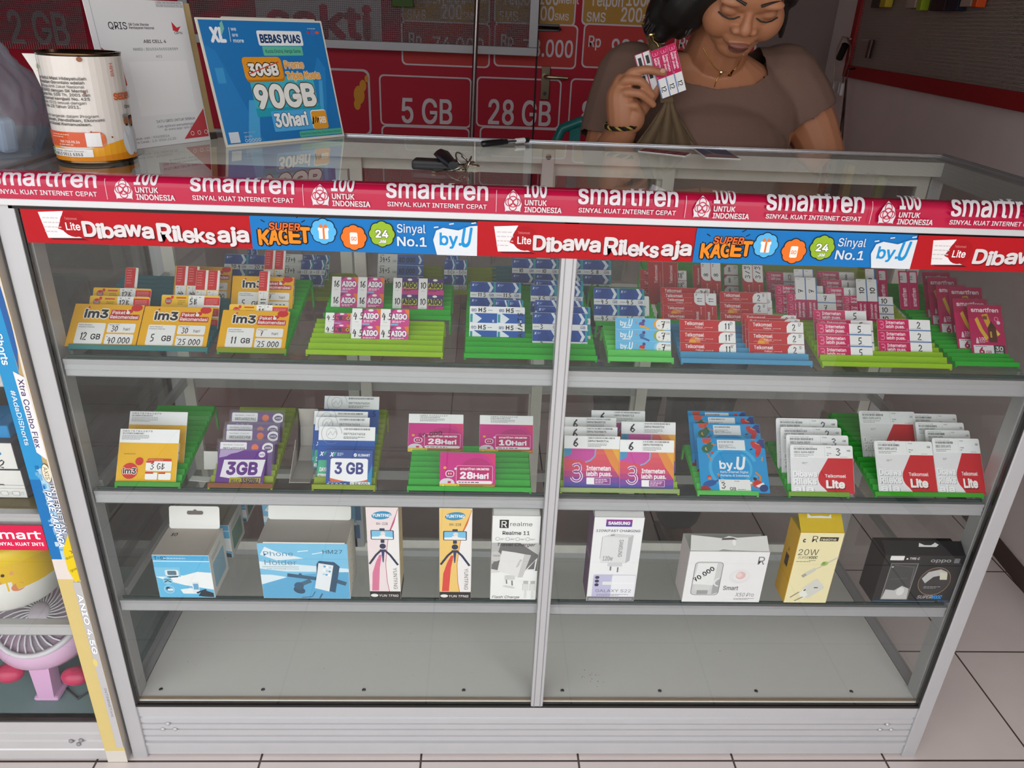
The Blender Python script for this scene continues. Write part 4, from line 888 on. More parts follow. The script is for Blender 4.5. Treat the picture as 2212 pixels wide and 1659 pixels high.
def tri_card(num):
    def f():
        A = Art(); cols = ('#4c4aa0', '#7a3f98', '#b23a7c', '#cf4566', '#d64a5c', '#d9505e', '#da5c58')
        for k in range(7): A.rect(.2, .2+9.1*k, 88.6, 9.2, cols[k])
        A.poly([(62, 64), (89, 64), (89, 18), (74, 40)], '#e08a3c'); A.poly([(76, 64), (89, 64), (89, 40)], '#e6a83a')
        A.poly([(12, 63.6), (50, 63.6), (49, 52), (42, 45), (34, 42), (26, 45), (14, 46), (.3, 48), (.3, 58)], '#c8479c'); A.line([(50, 63), (49, 52), (42, 45), (34, 42)], 2.4, '#8fa4cc'); A.poly([(.3, 63.6), (12, 63.6), (12, 56), (7, 52), (.3, 50)], '#3f8fb8')
        for t_, cc in ((4.6, '#f3eef2'), (2.2, '#9a3f92')): A.ring(20, 32, 6.4, t_, cc, 14, -140, 150); A.ring(20, 19.5, 8, t_, cc, 16, -165, 130); A.line([(13.5, 36), (24, 40), (27, 36)], t_*.6, cc)
        A.text('Internetan', 36, 29, 7, '#f6eef2', w=38, b=.04); A.text('lebih puas.', 36, 20, 7, '#f6eef2', w=40, b=.04); A.rect(36, 6.5, 38, 11, '#f0dce8', 1); A.rect(48.4, 7, 25, 10, '#93408f', 1); A.rect(36.4, 7, 11.6, 10, '#f2f0f0'); A.fine(50, 14, 20, 1.1, '#f0dce8', 3, 2.6)
        A.rect(.3, 63.6, 88.4, 20, '#efefee'); A.line([(37, 64), (37, 83)], .3, '#bbb'); A.bars(38, 79.6, 42, 2.6, '#555'); A.text(num, 38, 74.4, 3.2, '#333', w=32, b=.02); A.fine(38, 71, 30, .8, '#888', 3, 2.2); A.pen('6', 14, 67, 13, w=10, th=1.5); return A
    return f, 89, 84
def byu_card(top='blue'):
    def f():
        A = Art().rect(.3, .3, 104.4, 93.4, '#1496d6', 1); A.ring(53, 42, 36, 5, '#3fb0e2', 28, 20, 340); A.ring(53, 42, 27, 4, '#3fb0e2', 28, 200, 420); A.poly([(98, 93), (104.6, 93), (104.6, 77), (88, 82)], '#2a3a80')
        A.text('by.', 32, 41, 13, '#f6f8fa', w=24, b=.04); A.text('U', 58, 40, 21, '#f6f8fa', w=14, b=.04, it=.25); A.text('Kartu Internet Digital', 32, 33.4, 3.6, '#e4f1f9', w=43, b=.02); A.text('Pertama di Indonesia', 32, 27.4, 3.6, '#e4f1f9', w=43, b=.02)
        A.poly([(8, 93), (24, 93), (18, 84), (9, 85)], '#cf4a2a'); A.circ(14, 75, 8, '#2f6a4c', 7, a=.5); A.circ(15, 75, 3.2, '#e8b63a'); A.circ(19, 79, 5, '#2f6a4c', 8, a=-.4); A.line([(22, 84), (28, 82), (34, 80)], 1.8, '#d8844a'); A.line([(14, 67), (17, 60), (20, 54)], 2, '#d8844a'); A.circ(22, 68, 2.4, '#c84a40')
        A.circ(89, 83, 5, '#c83038', 8, a=.5); A.circ(94, 72, 4, '#c83038', 11, a=-.35); A.line([(90, 87), (97, 83)], 1.8, '#e0924a'); A.line([(99, 62), (98, 55)], 2, '#e0924a'); A.line([(85, 76), (81, 74)], 2.2, '#2a2a44')
        A.circ(14, 26, 3, '#c83038'); A.circ(14.6, 23.6, 2.6, '#d8844a'); A.circ(14, 15, 11, '#24569c', 5, a=.3); A.line([(22, 18), (30, 22), (29, 29)], 3, '#24569c'); A.line([(29, 27), (28.6, 32)], 2, '#d8844a'); A.circ(6, 4, 9, '#9c2a2c', 7)
        A.line([(86, 35), (93, 28), (92, 20)], 3, '#d8843a'); A.circ(84, 24, 2.8, '#2a2a40'); A.circ(87, 15, 7, '#cf3a30', 7); A.poly([(84, 12), (96, 18), (98, 14), (88, 9)], '#f0ece8'); A.circ(96, 8, 7, '#24407c', 6, a=.6); A.line([(80, 18), (76, 10)], 2.4, '#d8843a'); A.circ(77, 17, 2, '#f0ece8')
        A.rect(28, 1, 48, 21, '#f1f0ee'); A.text('Kuota', 30, 18.6, 2, '#333'); A.text('Harga', 52, 18.6, 2, '#333'); A.pen('3', 31, 7, 10, w=8); A.text('GB', 44, 4, 5, '#333', w=9, b=.03); A.fine(56, 5, 17, .8, '#555')
        A.rect(31, 73, 43, 18, '#e9ecee'); A.bars(33, 86, 24, 2.6, '#555'); A.text('0851 2399 8751', 33, 76, 3, '#333', w=26); A.fine(33, 81.5, 22, .8, '#888', 2, 2); return A
    return f, 105, 94
def lite_card(num, mark=None, w_=98):
    def f():
        h = 63; A = Art().rect(.2, .2, w_-.4, 85.6, '#e6e5e6', 3)
        A.poly([(w_*.6, h), (w_-.3, h), (w_-.3, .3), (w_*.6, .3), (w_*.47, 16), (w_*.43, 26), (w_*.45, 36)], '#c8202a'); A.circ(w_*.62, 27, w_*.19, '#c8202a', 20)
        for j, (t_, y_, x1) in enumerate((('Dibawa', 30, 36), ('Rileks', 17, 35), ('aja', 4, 30))):
            A.text(t_, 4, y_, 9.6, '#f6f5f6', w=x1, b=.05, sh=(1.1, -.9, '#a9a8ab'))
        A.text('Telkomsel', w_*.54, 29, 5.4, '#f6eeec', w=w_*.33, b=.025); A.text('Lite', w_*.56, 11, 12.5, '#f6eeec', w=w_*.28, b=.06, sh=(1.4, -2, '#7c1018')); A.fine(18, 54, 9, 1, '#aaa', 2, 1.8)
        A.rect(.4, h, w_-.8, 22.6, '#f0f0f0', 3); A.line([(w_*.55, h+1), (w_*.55, 85)], .4, '#d0d0d0'); A.text('0950 0000 3138 1686', 6, 81.4, 1.8, '#777', w=30); A.bars(6, 77, 36, 3.4, '#444'); A.text(num, 6, 71, 3.8, '#444', w=31, b=.01); A.fine(6, 67.6, 30, .9, '#999', 2, 2.6)
        A.text('Kuota', w_*.58, 81, 1.9, '#555'); A.text('GB', w_*.9, 75, 3, '#666', b=.01); A.text('Harga', w_*.58, 70.6, 1.9, '#555'); A.text('Rp', w_*.58, 67, 1.9, '#555'); A.fine(w_*.79, 64.6, w_*.16, .7, '#999')
        if mark: A.pen(mark, w_*.72, 68, 12, w=9, th=1.1, col='#55555c')
        return A
    return f, w_, 85.8
# ---------------------------------------------------------------- where the cards stand (photo pixels of enlarged crops)
zoom = lambda ox, oy, s: (lambda x, y: (ox+x/s, oy+y/s))
cA, cB, cC, cD = zoom(100, 520, 3.687), zoom(600, 520, 3.687), zoom(1160, 540, 3.95), zoom(1660, 540, 4.007)
cE, cF, cG, cH = zoom(180, 840, 3.95), zoom(660, 840, 3.95), zoom(1180, 850, 4.096), zoom(1640, 850, 3.867)
G1, G2 = 'voucher sheets on the top shelf', 'starter cards on the middle shelf'
GR1, GR2 = 'stepped racks on the top shelf', 'stepped racks on the middle shelf'
TEAL, LIME, GREEN, OLIVE, BLUE, LGREEN = '#43a9bb', '#cdf02a', '#3fe04c', '#c4d62a', '#6fd0f0', '#8df58a'
y1 = .0235
R1 = Rack('teal rack under two yellow price tags at one end of the top shelf', .0385, .236, y1, Z1, 16, TEAL, lip='#57b0b0', group=GR1)
R2 = Rack('green rack with a yellow front lip under the 11 GB price tag', .2495, .349, y1, Z1, 16, GREEN, lip='#b8c820', group=GR1)
R4 = Rack('wide lime rack, mostly empty, in front of the pink voucher sheets', .377, .577, y1, Z1, 7, LIME, group=GR1)
R5 = Rack('wide green rack behind the empty lime rack', .386, .585, .118, Z1, 8, GREEN, z0=Z1+.026, group=GR1)
R3 = Rack('olive rack at the back behind the 11 GB price tag rack', .27, .405, .255, Z1, 7, OLIVE, z0=Z1+.004, group=GR1)
R6 = Rack('wide olive rack at the back with the 80.000 sheet', .45, .66, .262, Z1, 7, OLIVE, z0=Z1+.02, group=GR1)
R8 = Rack('wide green rack crossing behind the middle post', .608, .806, y1, Z1, 16, GREEN, group=GR1)
R7 = Rack('dark teal rack at the back behind the middle post', .65, .86, .255, Z1, 8, TEAL, z0=Z1+.02, group=GR1)
R9 = Rack('light green rack holding the pale blue voucher sheet', .822, .921, y1, Z1, 7, LGREEN, group=GR1)
R9b = Rack('green rack behind the pale blue voucher sheet', .815, .915, .122, Z1, 9, GREEN, z0=Z1+.022, group=GR1)
R10 = Rack('wide sky blue rack holding red voucher sheets', .932, 1.132, y1, Z1, 8, BLUE, group=GR1)
R11 = Rack('green rack behind the sky blue rack', .925, 1.14, .135, Z1, 17, GREEN, z0=Z1+.022, slope=.17, group=GR1)
R12 = Rack('wide lime rack holding the 5 and 2 pink voucher sheets', 1.147, 1.348, y1, Z1, 9, LIME, group=GR1)
R13 = Rack('olive green rack behind the wide lime rack of pink sheets', 1.15, 1.34, .146, Z1, 16, OLIVE, z0=Z1+.024, slope=.17, group=GR1)
R14 = Rack('green rack of tall crimson packs at the far end of the top shelf', 1.36, 1.462, .036, Z1, 22, GREEN, slope=.13, group=GR1, tilt=38, L1=.0062)
def P1(rk, art, c0, tl, c1, tr, h, label, **kw):
    kw.setdefault('group', G1); return rk.put(art, c0(*tl), c1(*tr), h, label, **kw)
TG = dict(name='price_tag', cat='price tag', group='yellow price tags on the top shelf', tilt=50, body='#d99a12', r=1)
P1(R1, im3_tag('12', '30', '40.000'), cA, (235, 500), cA, (785, 515), 58, 'yellow price tag marked 12 GB 40.000 at the end of the teal rack', k=.0046, **TG)
P1(R1, im3_tag('5', '30', '25.000'), cA, (790, 520), cA, (1330, 545), 58, 'yellow price tag marked 5 GB 25.000 on the teal rack', k=.0046, **TG)
P1(R2, im3_tag('11', '7', '25.000'), cA, (1410, 550), cA, (1945, 545), 58, 'yellow price tag marked 11 GB on the green rack', k=.0046, **TG)
P1(R1, im3_tag('5', '30', '45.000'), cA, (1022, 285), cA, (1478, 272), 58, 'yellow price tag half hidden by two pairs of upright red-headed vouchers', k=.135, hide=1, **{**TG, 'tilt': 35})
P1(R2, im3_tag('5', '7', '15.000'), cA, (1483, 310), cA, (1975, 300), 58, 'yellow price tag marked 5 GB standing behind the 11 GB tag', k=.108, hide=1, **{**TG, 'tilt': 35})
P1(R1, im3_strip('12B'), cA, (350, 437), cA, (825, 450), 54, 'yellow voucher strip marked 12B directly behind the 12 GB price tag')
P1(R1, im3_strip('12B'), cA, (378, 372), cA, (838, 385), 54, 'yellow voucher strip marked 12B, the one farther behind the 12 GB tag')
P1(R1, im3_vert('B', 1), cA, (637, 213), cA, (737, 213), 80, 'single upright voucher with red head behind the 12B strips')
P1(R1, im3_strip('5B'), cA, (922, 430), cA, (1385, 448), 54, 'yellow voucher strip marked 5B behind the 5 GB price tag')
P1(R1, im3_vert('5B'), cA, (1200, 232), cA, (1388, 230), 80, 'upright pair of red-headed vouchers marked 5B, nearer pair')
P1(R1, im3_vert('5B'), cA, (1040, 200), cA, (1225, 205), 80, 'upright pair of red-headed vouchers marked 5B, pair behind')
P1(R2, im3_strip('11'), cA, (1460, 505), cA, (1930, 512), 54, 'yellow voucher strip peeping over the 11 GB price tag')
P1(R2, im3_vert('11', 1), cA, (1700, 240), cA, (1785, 243), 80, 'single upright voucher with red head above the 11 GB tag')
P1(R2, im3_strip('5H'), cA, (1570, 280), cA, (1982, 293), 54, 'yellow voucher strip at the back of the green rack')
P1(R2, im3_vert('5H'), cA, (1745, 75), cA, (1910, 80), 80, 'tall upright pair of red-headed vouchers marked 5H')
P1(R3, xl_sheet('20.4'), cA, (1425, 105), cA, (1800, 112), 55, 'dark blue voucher sheet behind the tall upright pair, marked 20.4')
P1(R3, xl_sheet('13'), cA, (1605, 66), cA, (1690, 68), 55, 'narrow blue voucher just under the sky blue banner')
P1(R3, volt_white('27+4'), cA, (1890, 105), cB, (200, 108), 60, 'white voucher column marked 27+4')
P1(R3, xl_sheet('1.7'), cB, (190, 150), cB, (380, 158), 55, 'small blue voucher sheet over an olive lip, next to the 27+4 column')
P1(R3, xl_sheet('1.7'), cB, (200, 108), cB, (415, 118), 55, 'blue voucher sheet standing behind the small one next to the 27+4 column')
P1(R5, aigo('16'), cB, (435, 285), cB, (850, 293), 54, 'pink voucher sheet marked 16 on the wide green rack')
P1(R5, aigo('10', dark=True), cB, (922, 295), cB, (1325, 310), 54, 'purple voucher sheet marked 10 on the wide green rack')
P1(R4, aigo('4.5'), cB, (595, 538), cB, (1048, 558), 54, 'pink voucher sheet marked 4.5 standing in the lime rack')
P1(R4, aigo('4.5', multi=True), cB, (383, 572), cB, (780, 584), 36, 'purple voucher sheet with patchwork letters tucked behind the pink 4.5 sheet')
P1(R6, volt_white('34+5', '80.000'), cB, (800, 103), cB, (1165, 110), 60, 'white and blue voucher sheet marked 34+5 and 80.000')
P1(R6, xl_sheet('15+2'), cB, (1328, 150), cB, (1508, 152), 55, 'blue voucher sheet marked 15+2 beside the 80.000 sheet')
P1(R6, xl_sheet('15'), cB, (1345, 118), cB, (1440, 120), 55, 'white-topped blue voucher peeping over the 15+2 sheet')
P1(R7, xl_sheet('10'), cB, (1868, 140), cC, (182, 75), 55, 'blue voucher sheet marked 10 near the middle post')
P1(R7, xl_sheet('5.8'), cC, (150, 78), cC, (632, 92), 55, 'blue voucher sheet marked 5.8 half behind the middle post')
P1(R8, xl_flip(), cB, (1530, 520), cB, (1968, 540), 55, 'white and blue voucher sheet standing upside down, marked HS')
P1(R8, xl_sheet('11.5'), cB, (1730, 470), cB, (1955, 485), 55, 'blue voucher edge between the upside-down sheet and the 11.5 sheet')
P1(R8, xl_sheet('11.5'), cB, (1535, 325), cB, (1938, 340), 55, 'blue voucher sheet marked 11.5 at the back of the green rack')
P1(R8, xl_sheet('3'), cB, (2030, 570), cC, (430, 548), 55, 'blue voucher sheet marked 3, front of the stack crossed by the middle post')
P1(R8, xl_sheet('3'), cB, (2065, 518), cC, (455, 490), 55, 'blue voucher sheet second in the stack crossed by the middle post')
P1(R8, xl_sheet('3'), cB, (2050, 470), cC, (395, 430), 55, 'blue voucher sheet third in the stack crossed by the middle post')
P1(R8, xl_sheet('7.5'), cB, (2015, 350), cC, (390, 320), 55, 'blue voucher sheet marked 7.5 crossed by the middle post')
P1(R8, xl_sheet('7.5'), cB, (2045, 312), cC, (395, 270), 55, 'rearmost blue voucher sheet behind the 7.5 sheet')
P1(R9b, xl_sheet('4.5'), cC, (485, 322), cC, (915, 330), 55, 'blue voucher sheet marked 4.5 above the pale blue sheet')
P1(R9b, byu_vert(), cC, (855, 393), cC, (955, 395), 52, 'single white voucher turned upright, marked 7, leaning on the 4.5 sheet', k=.012)
P1(R9, byu_sheet(), cC, (668, 577), cC, (1138, 590), 54, 'pale blue voucher sheet with jumping figures marked 7')
P1(R10, tsel('11'), cC, (1217, 592), cC, (1690, 605), 54, 'red voucher sheet marked 11 in the sky blue rack')
P1(R10, tsel('2'), cC, (1800, 603), cD, (300, 625), 54, 'red voucher sheet marked 2, front of three in the sky blue rack')
P1(R10, tsel('2'), cC, (1775, 577), cD, (272, 598), 54, 'red voucher sheet marked 2, middle of three in the sky blue rack')
P1(R10, tsel('2'), cC, (1747, 545), cD, (240, 565), 54, 'red voucher sheet marked 2, rear of three in the sky blue rack')
P1(R11, tsel_vert('11'), cC, (1337, 365), cC, (1530, 370), 66, 'upright pair of red vouchers with white heads marked 11')
P1(R11, tsel('36'), cC, (1075, 400), cC, (1490, 405), 54, 'red voucher sheet directly behind the upright 11 pair')
P1(R11, tsel('36'), cC, (1060, 362), cC, (1482, 366), 54, 'red voucher sheet between the 36 sheet and the upright 11 pair')
P1(R11, tsel('36'), cC, (1052, 318), cC, (1475, 322), 54, 'red voucher sheet marked 36 over the sky blue rack')
P1(R11, tsel('18'), cC, (880, 165), cC, (1275, 172), 54, 'red voucher sheet marked 18 with black scribble')
P1(R11, tsel_top(), cC, (945, 98), cC, (1200, 104), 75, 'red upright sheet above the 18 sheet, cut by the banner')
P1(R11, tsel_vert('8'), cC, (1395, 106), cC, (1565, 110), 80, 'upright pair of red vouchers behind the upright 11 pair')
P1(R11, tsel_top(), cC, (1328, 125), cC, (1500, 130), 70, 'red upright sheet half covered by the upright pair next to the white stack')
P1(R11, white_stack('8'), cC, (1590, 122), cC, (1715, 130), 60, 'white-ended dim voucher stack marked 8')
P1(R11, tsel_vert('3/3'), cC, (1748, 125), cC, (1925, 130), 75, 'upright pair of red vouchers marked 3/3')
P1(R11, tsel('2'), cC, (1558, 355), cC, (1960, 360), 54, 'red voucher sheet marked 2 behind the sky blue rack')
P1(R11, tsel('2'), cC, (1600, 437), cC, (2005, 441), 54, 'red voucher sheet lower in front of the upright 2 voucher')
P1(R11, tsel_vert('2', 1), cC, (1900, 358), cC, (1997, 360), 66, 'single upright red voucher with white head marked 2')
P1(R12, tri('5'), cD, (415, 630), cD, (885, 632), 55, 'pink voucher sheet marked 5, front of three in the lime rack')
P1(R12, tri('5'), cD, (430, 600), cD, (900, 610), 55, 'pink voucher sheet marked 5, middle of three in the lime rack')
P1(R12, tri('5'), cD, (388, 517), cD, (845, 530), 55, 'pink voucher sheet marked 5, rear of three in the lime rack')
P1(R12, tri('2'), cD, (937, 595), cD, (1395, 600), 55, 'pink voucher sheet marked 2 in the lime rack')
P1(R13, tri_vert('7'), cD, (228, 235), cD, (412, 237), 85, 'upright pair of pink vouchers with white heads marked 7')
P1(R13, tri('7'), cD, (155, 370), cD, (580, 382), 55, 'pink voucher sheet with stamped white end marked 7')
P1(R13, tri('7'), cD, (55, 300), cD, (470, 310), 55, 'pink voucher sheet rising behind the stamped 7 sheet')
P1(R13, tri_vert('10'), cD, (755, 250), cD, (940, 255), 85, 'upright pair of pink vouchers with white heads marked 10')
P1(R13, tri('10'), cD, (640, 395), cD, (1075, 405), 55, 'pink voucher sheet behind the upright 10 pair')
P1(R13, tri('8'), cD, (495, 320), cD, (755, 326), 55, 'dim pink voucher sheet marked 8, lowest of three between the upright pairs')
P1(R13, tri('8'), cD, (455, 255), cD, (750, 262), 55, 'dim pink voucher sheet marked 8, second of three between the upright pairs')
P1(R13, tri('8'), cD, (415, 185), cD, (740, 192), 55, 'dim pink voucher sheet marked 8, highest of three between the upright pairs')
P1(R13, tri('12'), cD, (-20, 190), cD, (225, 205), 55, 'dim pink voucher sheet marked 12 at the back')
P1(R13, tri_vert('7'), cD, (218, 165), cD, (388, 166), 85, 'white-headed upright pair behind the upright 7 pair')
P1(R13, tri_vert('10', 1), cD, (835, 163), cD, (918, 165), 85, 'single white-headed voucher behind the upright 10 pair')
P1(R13, sf_vert(), cD, (940, 170), cD, (1020, 175), 60, 'narrow upright crimson voucher beside the upright 10 pair')
P1(R13, sf_vert(), cD, (1120, 180), cD, (1205, 183), 70, 'narrow upright crimson voucher with a pale foot, first of two touching')
P1(R13, sf_vert(), cD, (1206, 180), cD, (1285, 185), 70, 'narrow upright crimson voucher, second of two touching')
TALL = dict(name='starter_pack', cat='starter pack', group='tall crimson packs on the green rack', body='#c2185b')
for (a, b, c, d, lb) in ((1715, 470, 2010, 478, 'tall crimson pack marked 6 GB 30 HARI, front of the row'), (1590, 418, 1885, 422, 'tall crimson pack with handwriting, second of the row'), (1548, 318, 1840, 322, 'tall crimson pack third from the front of the row'),
    (1445, 300, 1700, 306, 'tall crimson pack fourth from the front, dim behind the third'), (1370, 235, 1625, 240, 'tall crimson pack fifth from the front of the row'), (1330, 190, 1565, 195, 'tall crimson pack rearmost of the row, under the red banner')):
    P1(R14, sf_tall('6'), cD, (a, b), cD, (c, d), 85, lb, tilt=38, sleeve=(-1, .5, 59, 87), **TALL)

# middle shelf
y2 = .009
Q1 = Rack('green rack of yellow starter cards on the middle shelf', .069, .169, y2, Z2, 15, GREEN, lip='#5fce3a', group=GR2)
Q2 = Rack('olive rack with an orange front lip under the purple tag', .211, .311, y2, Z2, 15, OLIVE, lip='#b96a2c', group=GR2)
Q3 = Rack('olive rack of blue starter cards on the middle shelf', .372, .471, y2, Z2, 15, OLIVE, group=GR2)
Q4 = Rack('wide bright green rack with three magenta cards', .521, .718, y2, Z2, 8, GREEN, group=GR2)
Q5 = Rack('wide lime rack of orange-violet cards next to the middle post', .764, .957, y2+.002, Z2, 9, LIME, lip='#c9dc9a', group=GR2, tilt=28)
Q6 = Rack('narrow green rack of sky blue cards', .986, 1.086, y2, Z2, 9, LGREEN, group=GR2, tilt=47)
Q7 = Rack('narrow green rack of white and red cards next to the sky blue cards', 1.135, 1.235, y2, Z2, 10, GREEN, lip='#a8d84a', group=GR2)
Q8 = Rack('wide green rack of white and red cards at the end of the middle shelf', 1.28, 1.462, y2+.004, Z2, 16, GREEN, lip='#5fd83a', group=GR2, tilt=40)
SC = dict(name='starter_card', cat='starter card', group=G2, r=1)
def P2(rk, art, cc, tl, tr, h, label, **kw):
    return rk.put(art, cc(*tl), cc(*tr), h, label, **{**SC, **kw})
P2(Q1, im3_card(), cE, (318, 340), (825, 352), 84, 'yellow starter card marked 3 GB, front one')
P2(Q1, im3_card(), cE, (400, 190), (893, 200), 84, 'yellow starter card standing behind the front one')
P2(Q2, axis_tag(), cE, (1165, 512), (1570, 525), 53, 'purple price tag marked 3GB MULAI 35RIBU', name='price_tag', cat='price tag', tilt=48, k=.0046, body='#6b3a8e')
for i, (a, b, c, d, nm) in enumerate(((1160, 448, 1620, 455, 'nearest behind the purple tag'), (1213, 350, 1662, 358, 'second behind the purple tag'), (1217, 300, 1660, 306, 'third behind the purple tag'), (1262, 197, 1705, 210, 'rearmost, topmost behind the purple tag'))):
    P2(Q2, axis_card('0831603219'+('59', '58', '60', '61')[i]), cE, (a, b), (c, d), 55, 'purple patterned starter card in a clear sleeve, '+nm, sleeve=(-3, .3, 89, 59), body='#5e2f80')
P2(Q3, xl_tag(), cF, (185, 520), (575, 530), 57, 'blue price tag marked 3 GB 35.000', name='price_tag', cat='price tag', tilt=33, k=.0046, body='#2b4f96')
for a, b, c, d, nm, num in ((115, 318, 598, 333, 'blue starter card nearest behind the 3 GB 35.000 tag', '087752674215'), (85, 237, 550, 247, 'blue starter card second behind the 35.000 tag', '087752674216'), (75, 187, 535, 194, 'blue starter card third behind the 35.000 tag', '087752674217'), (163, 58, 632, 75, 'blue starter card rearmost and topmost with pen mark', '087752674210')):
    P2(Q3, xl_card(num, '5' if b == 58 else ''), cF, (a, b), (c, d), 84, nm, body='#1c55a8')
P2(Q4, sf_card('28', '', head=False), cF, (1150, 540), (1622, 546), 62, 'magenta card marked 28 Hari without a white head, front of the wide green rack', k=.0046, body='#cc1f84')
P2(Q4, sf_card('28', '0882 019466159', True), cF, (882, 237), (1348, 241), 85, 'magenta card marked 28 Hari with white head and handwritten 50.000', k=.088)
P2(Q4, sf_card('10', '0882 020425778'), cF, (1487, 246), (1942, 254), 85, 'magenta card marked 10 Hari with white head', k=.088)
for a, b, c, d, nm, num in ((160, 372, 655, 402, 'orange-violet starter card marked 6, front one beside the middle post', '089678400714'), (652, 407, 1132, 427, 'orange-violet starter card marked 6, front one away from the post', '089678398876'), (160, 290, 630, 318, 'starter card marked 6 whose white head shows second beside the post', '089678398875'),
    (165, 207, 620, 240, 'starter card marked 6 whose white head shows third beside the post', '089678400725'), (665, 247, 1145, 265, 'starter card marked 6 standing behind the front one away from the post', '089678400726'), (400, 147, 875, 172, 'rearmost starter card marked 6, white head highest of the lime rack', '089678400713')):
    P2(Q5, tri_card(num), cG, (a, b), (c, d), 84, nm, tilt=28)
for a, b, c, d, nm in ((1330, 392, 1925, 411, 'sky blue starter card with leaping figures marked 3 GB, front one'), (1298, 262, 1885, 284, 'sky blue starter card second in the stack'), (1256, 192, 1835, 214, 'sky blue starter card third in the stack'), (1250, 152, 1760, 166, 'sky blue starter card rearmost of the stack, with rounded corners')):
    P2(Q6, byu_card(), cG, (a, b), (c, d), 94, nm, tilt=47, body='#1496d6')
for a, b, c, d, nm, mk in ((255, 427, 778, 429, 'white and red starter card marked 3, front of its stack of four', '3'), (222, 342, 742, 350, 'white and red starter card second of the stack of four', '3'), (175, 277, 683, 281, 'white and red starter card third of the stack of four', '2'), (138, 204, 650, 206, 'white and red starter card rearmost of the stack of four', '2')):
    P2(Q7, lite_card('0821 5694 0829', mk), cH, (a, b), (c, d), 86, nm, tilt=34, r=5)
for a, b, c, d, nm in ((955, 394, 1436, 378, 'unmarked white and red starter card, front one of the wide rack, nearer its open end'), (1438, 371, 1915, 361, 'unmarked white and red starter card, front one touching the corner post'), (1380, 302, 1858, 294, 'white card head second behind the front card at the corner post'), (1300, 237, 1768, 230, 'white card head third behind the front card at the corner post'), (1275, 167, 1740, 157, 'white card head rearmost behind the front card at the corner post'), (828, 144, 1293, 133, 'unmarked white and red starter card standing alone at the back of the wide rack')):
    P2(Q8, lite_card('0821 5292 6973'), cH, (a, b), (c, d), 86, nm, tilt=40, r=5, k=.0046 if a in (955, 1438) else None)
# loose scraps on the middle shelf
p = at_z(Z2, *cE(1000, 770)); mb = MB(); mb.box((-.016, -.007, 0), (.016, .007, .0008), '#dcdad6'); o = mb.build('paper_scrap', M_PAPER); o.location = (p.x, p.y, Z2); o.rotation_euler.z = -.1; tag(o, 'small blank white paper scrap lying on the middle shelf beside the purple tag', 'paper scrap')
a_ = at_z(Z2, *cE(1090, 690)); mb = MB(); M = Matrix.Translation(V((a_.x, a_.y, Z2+.0006))) @ Matrix.Rotation(-.35, 4, 'X'); mb.box((-.011, -.0004, 0), (.011, .0004, .03), '#cfcdc8', M=M); tag(mb.build('paper_scrap', M_PAPER), 'small white paper card propped up behind the loose scrap', 'paper scrap')
a_, b_ = at_z(Z2, *cE(1775, 775)), at_z(Z2, *cE(1945, 785))
rt = thing('open_carton', 'grey inside of an unfolded carton standing between purple and blue cards', 'carton', a_)
mb = MB(); x0, x1, y = a_.x, b_.x, a_.y
prof = [(y-.012, Z2+.002), (y, Z2+.0005), (y+.05, Z2+.004), (y+.075, Z2+.02), (y+.085, Z2+.05), (y+.082, Z2+.085)]
mb.prism(prof+[(u+.0008, v+.0008) for u, v in prof[::-1]], SW, x0, x1, '#aaa49c'); mb.build('carton_back', M_CARTON, rt)
mb = MB(); mb.prism([(y-.012, Z2+.001), (y+.04, Z2+.001), (y+.05, Z2+.045)], SW, x0-.001, x0-.0002, '#b8b2aa'); mb.build('side_flap', M_CARTON, rt); rebase(rt)
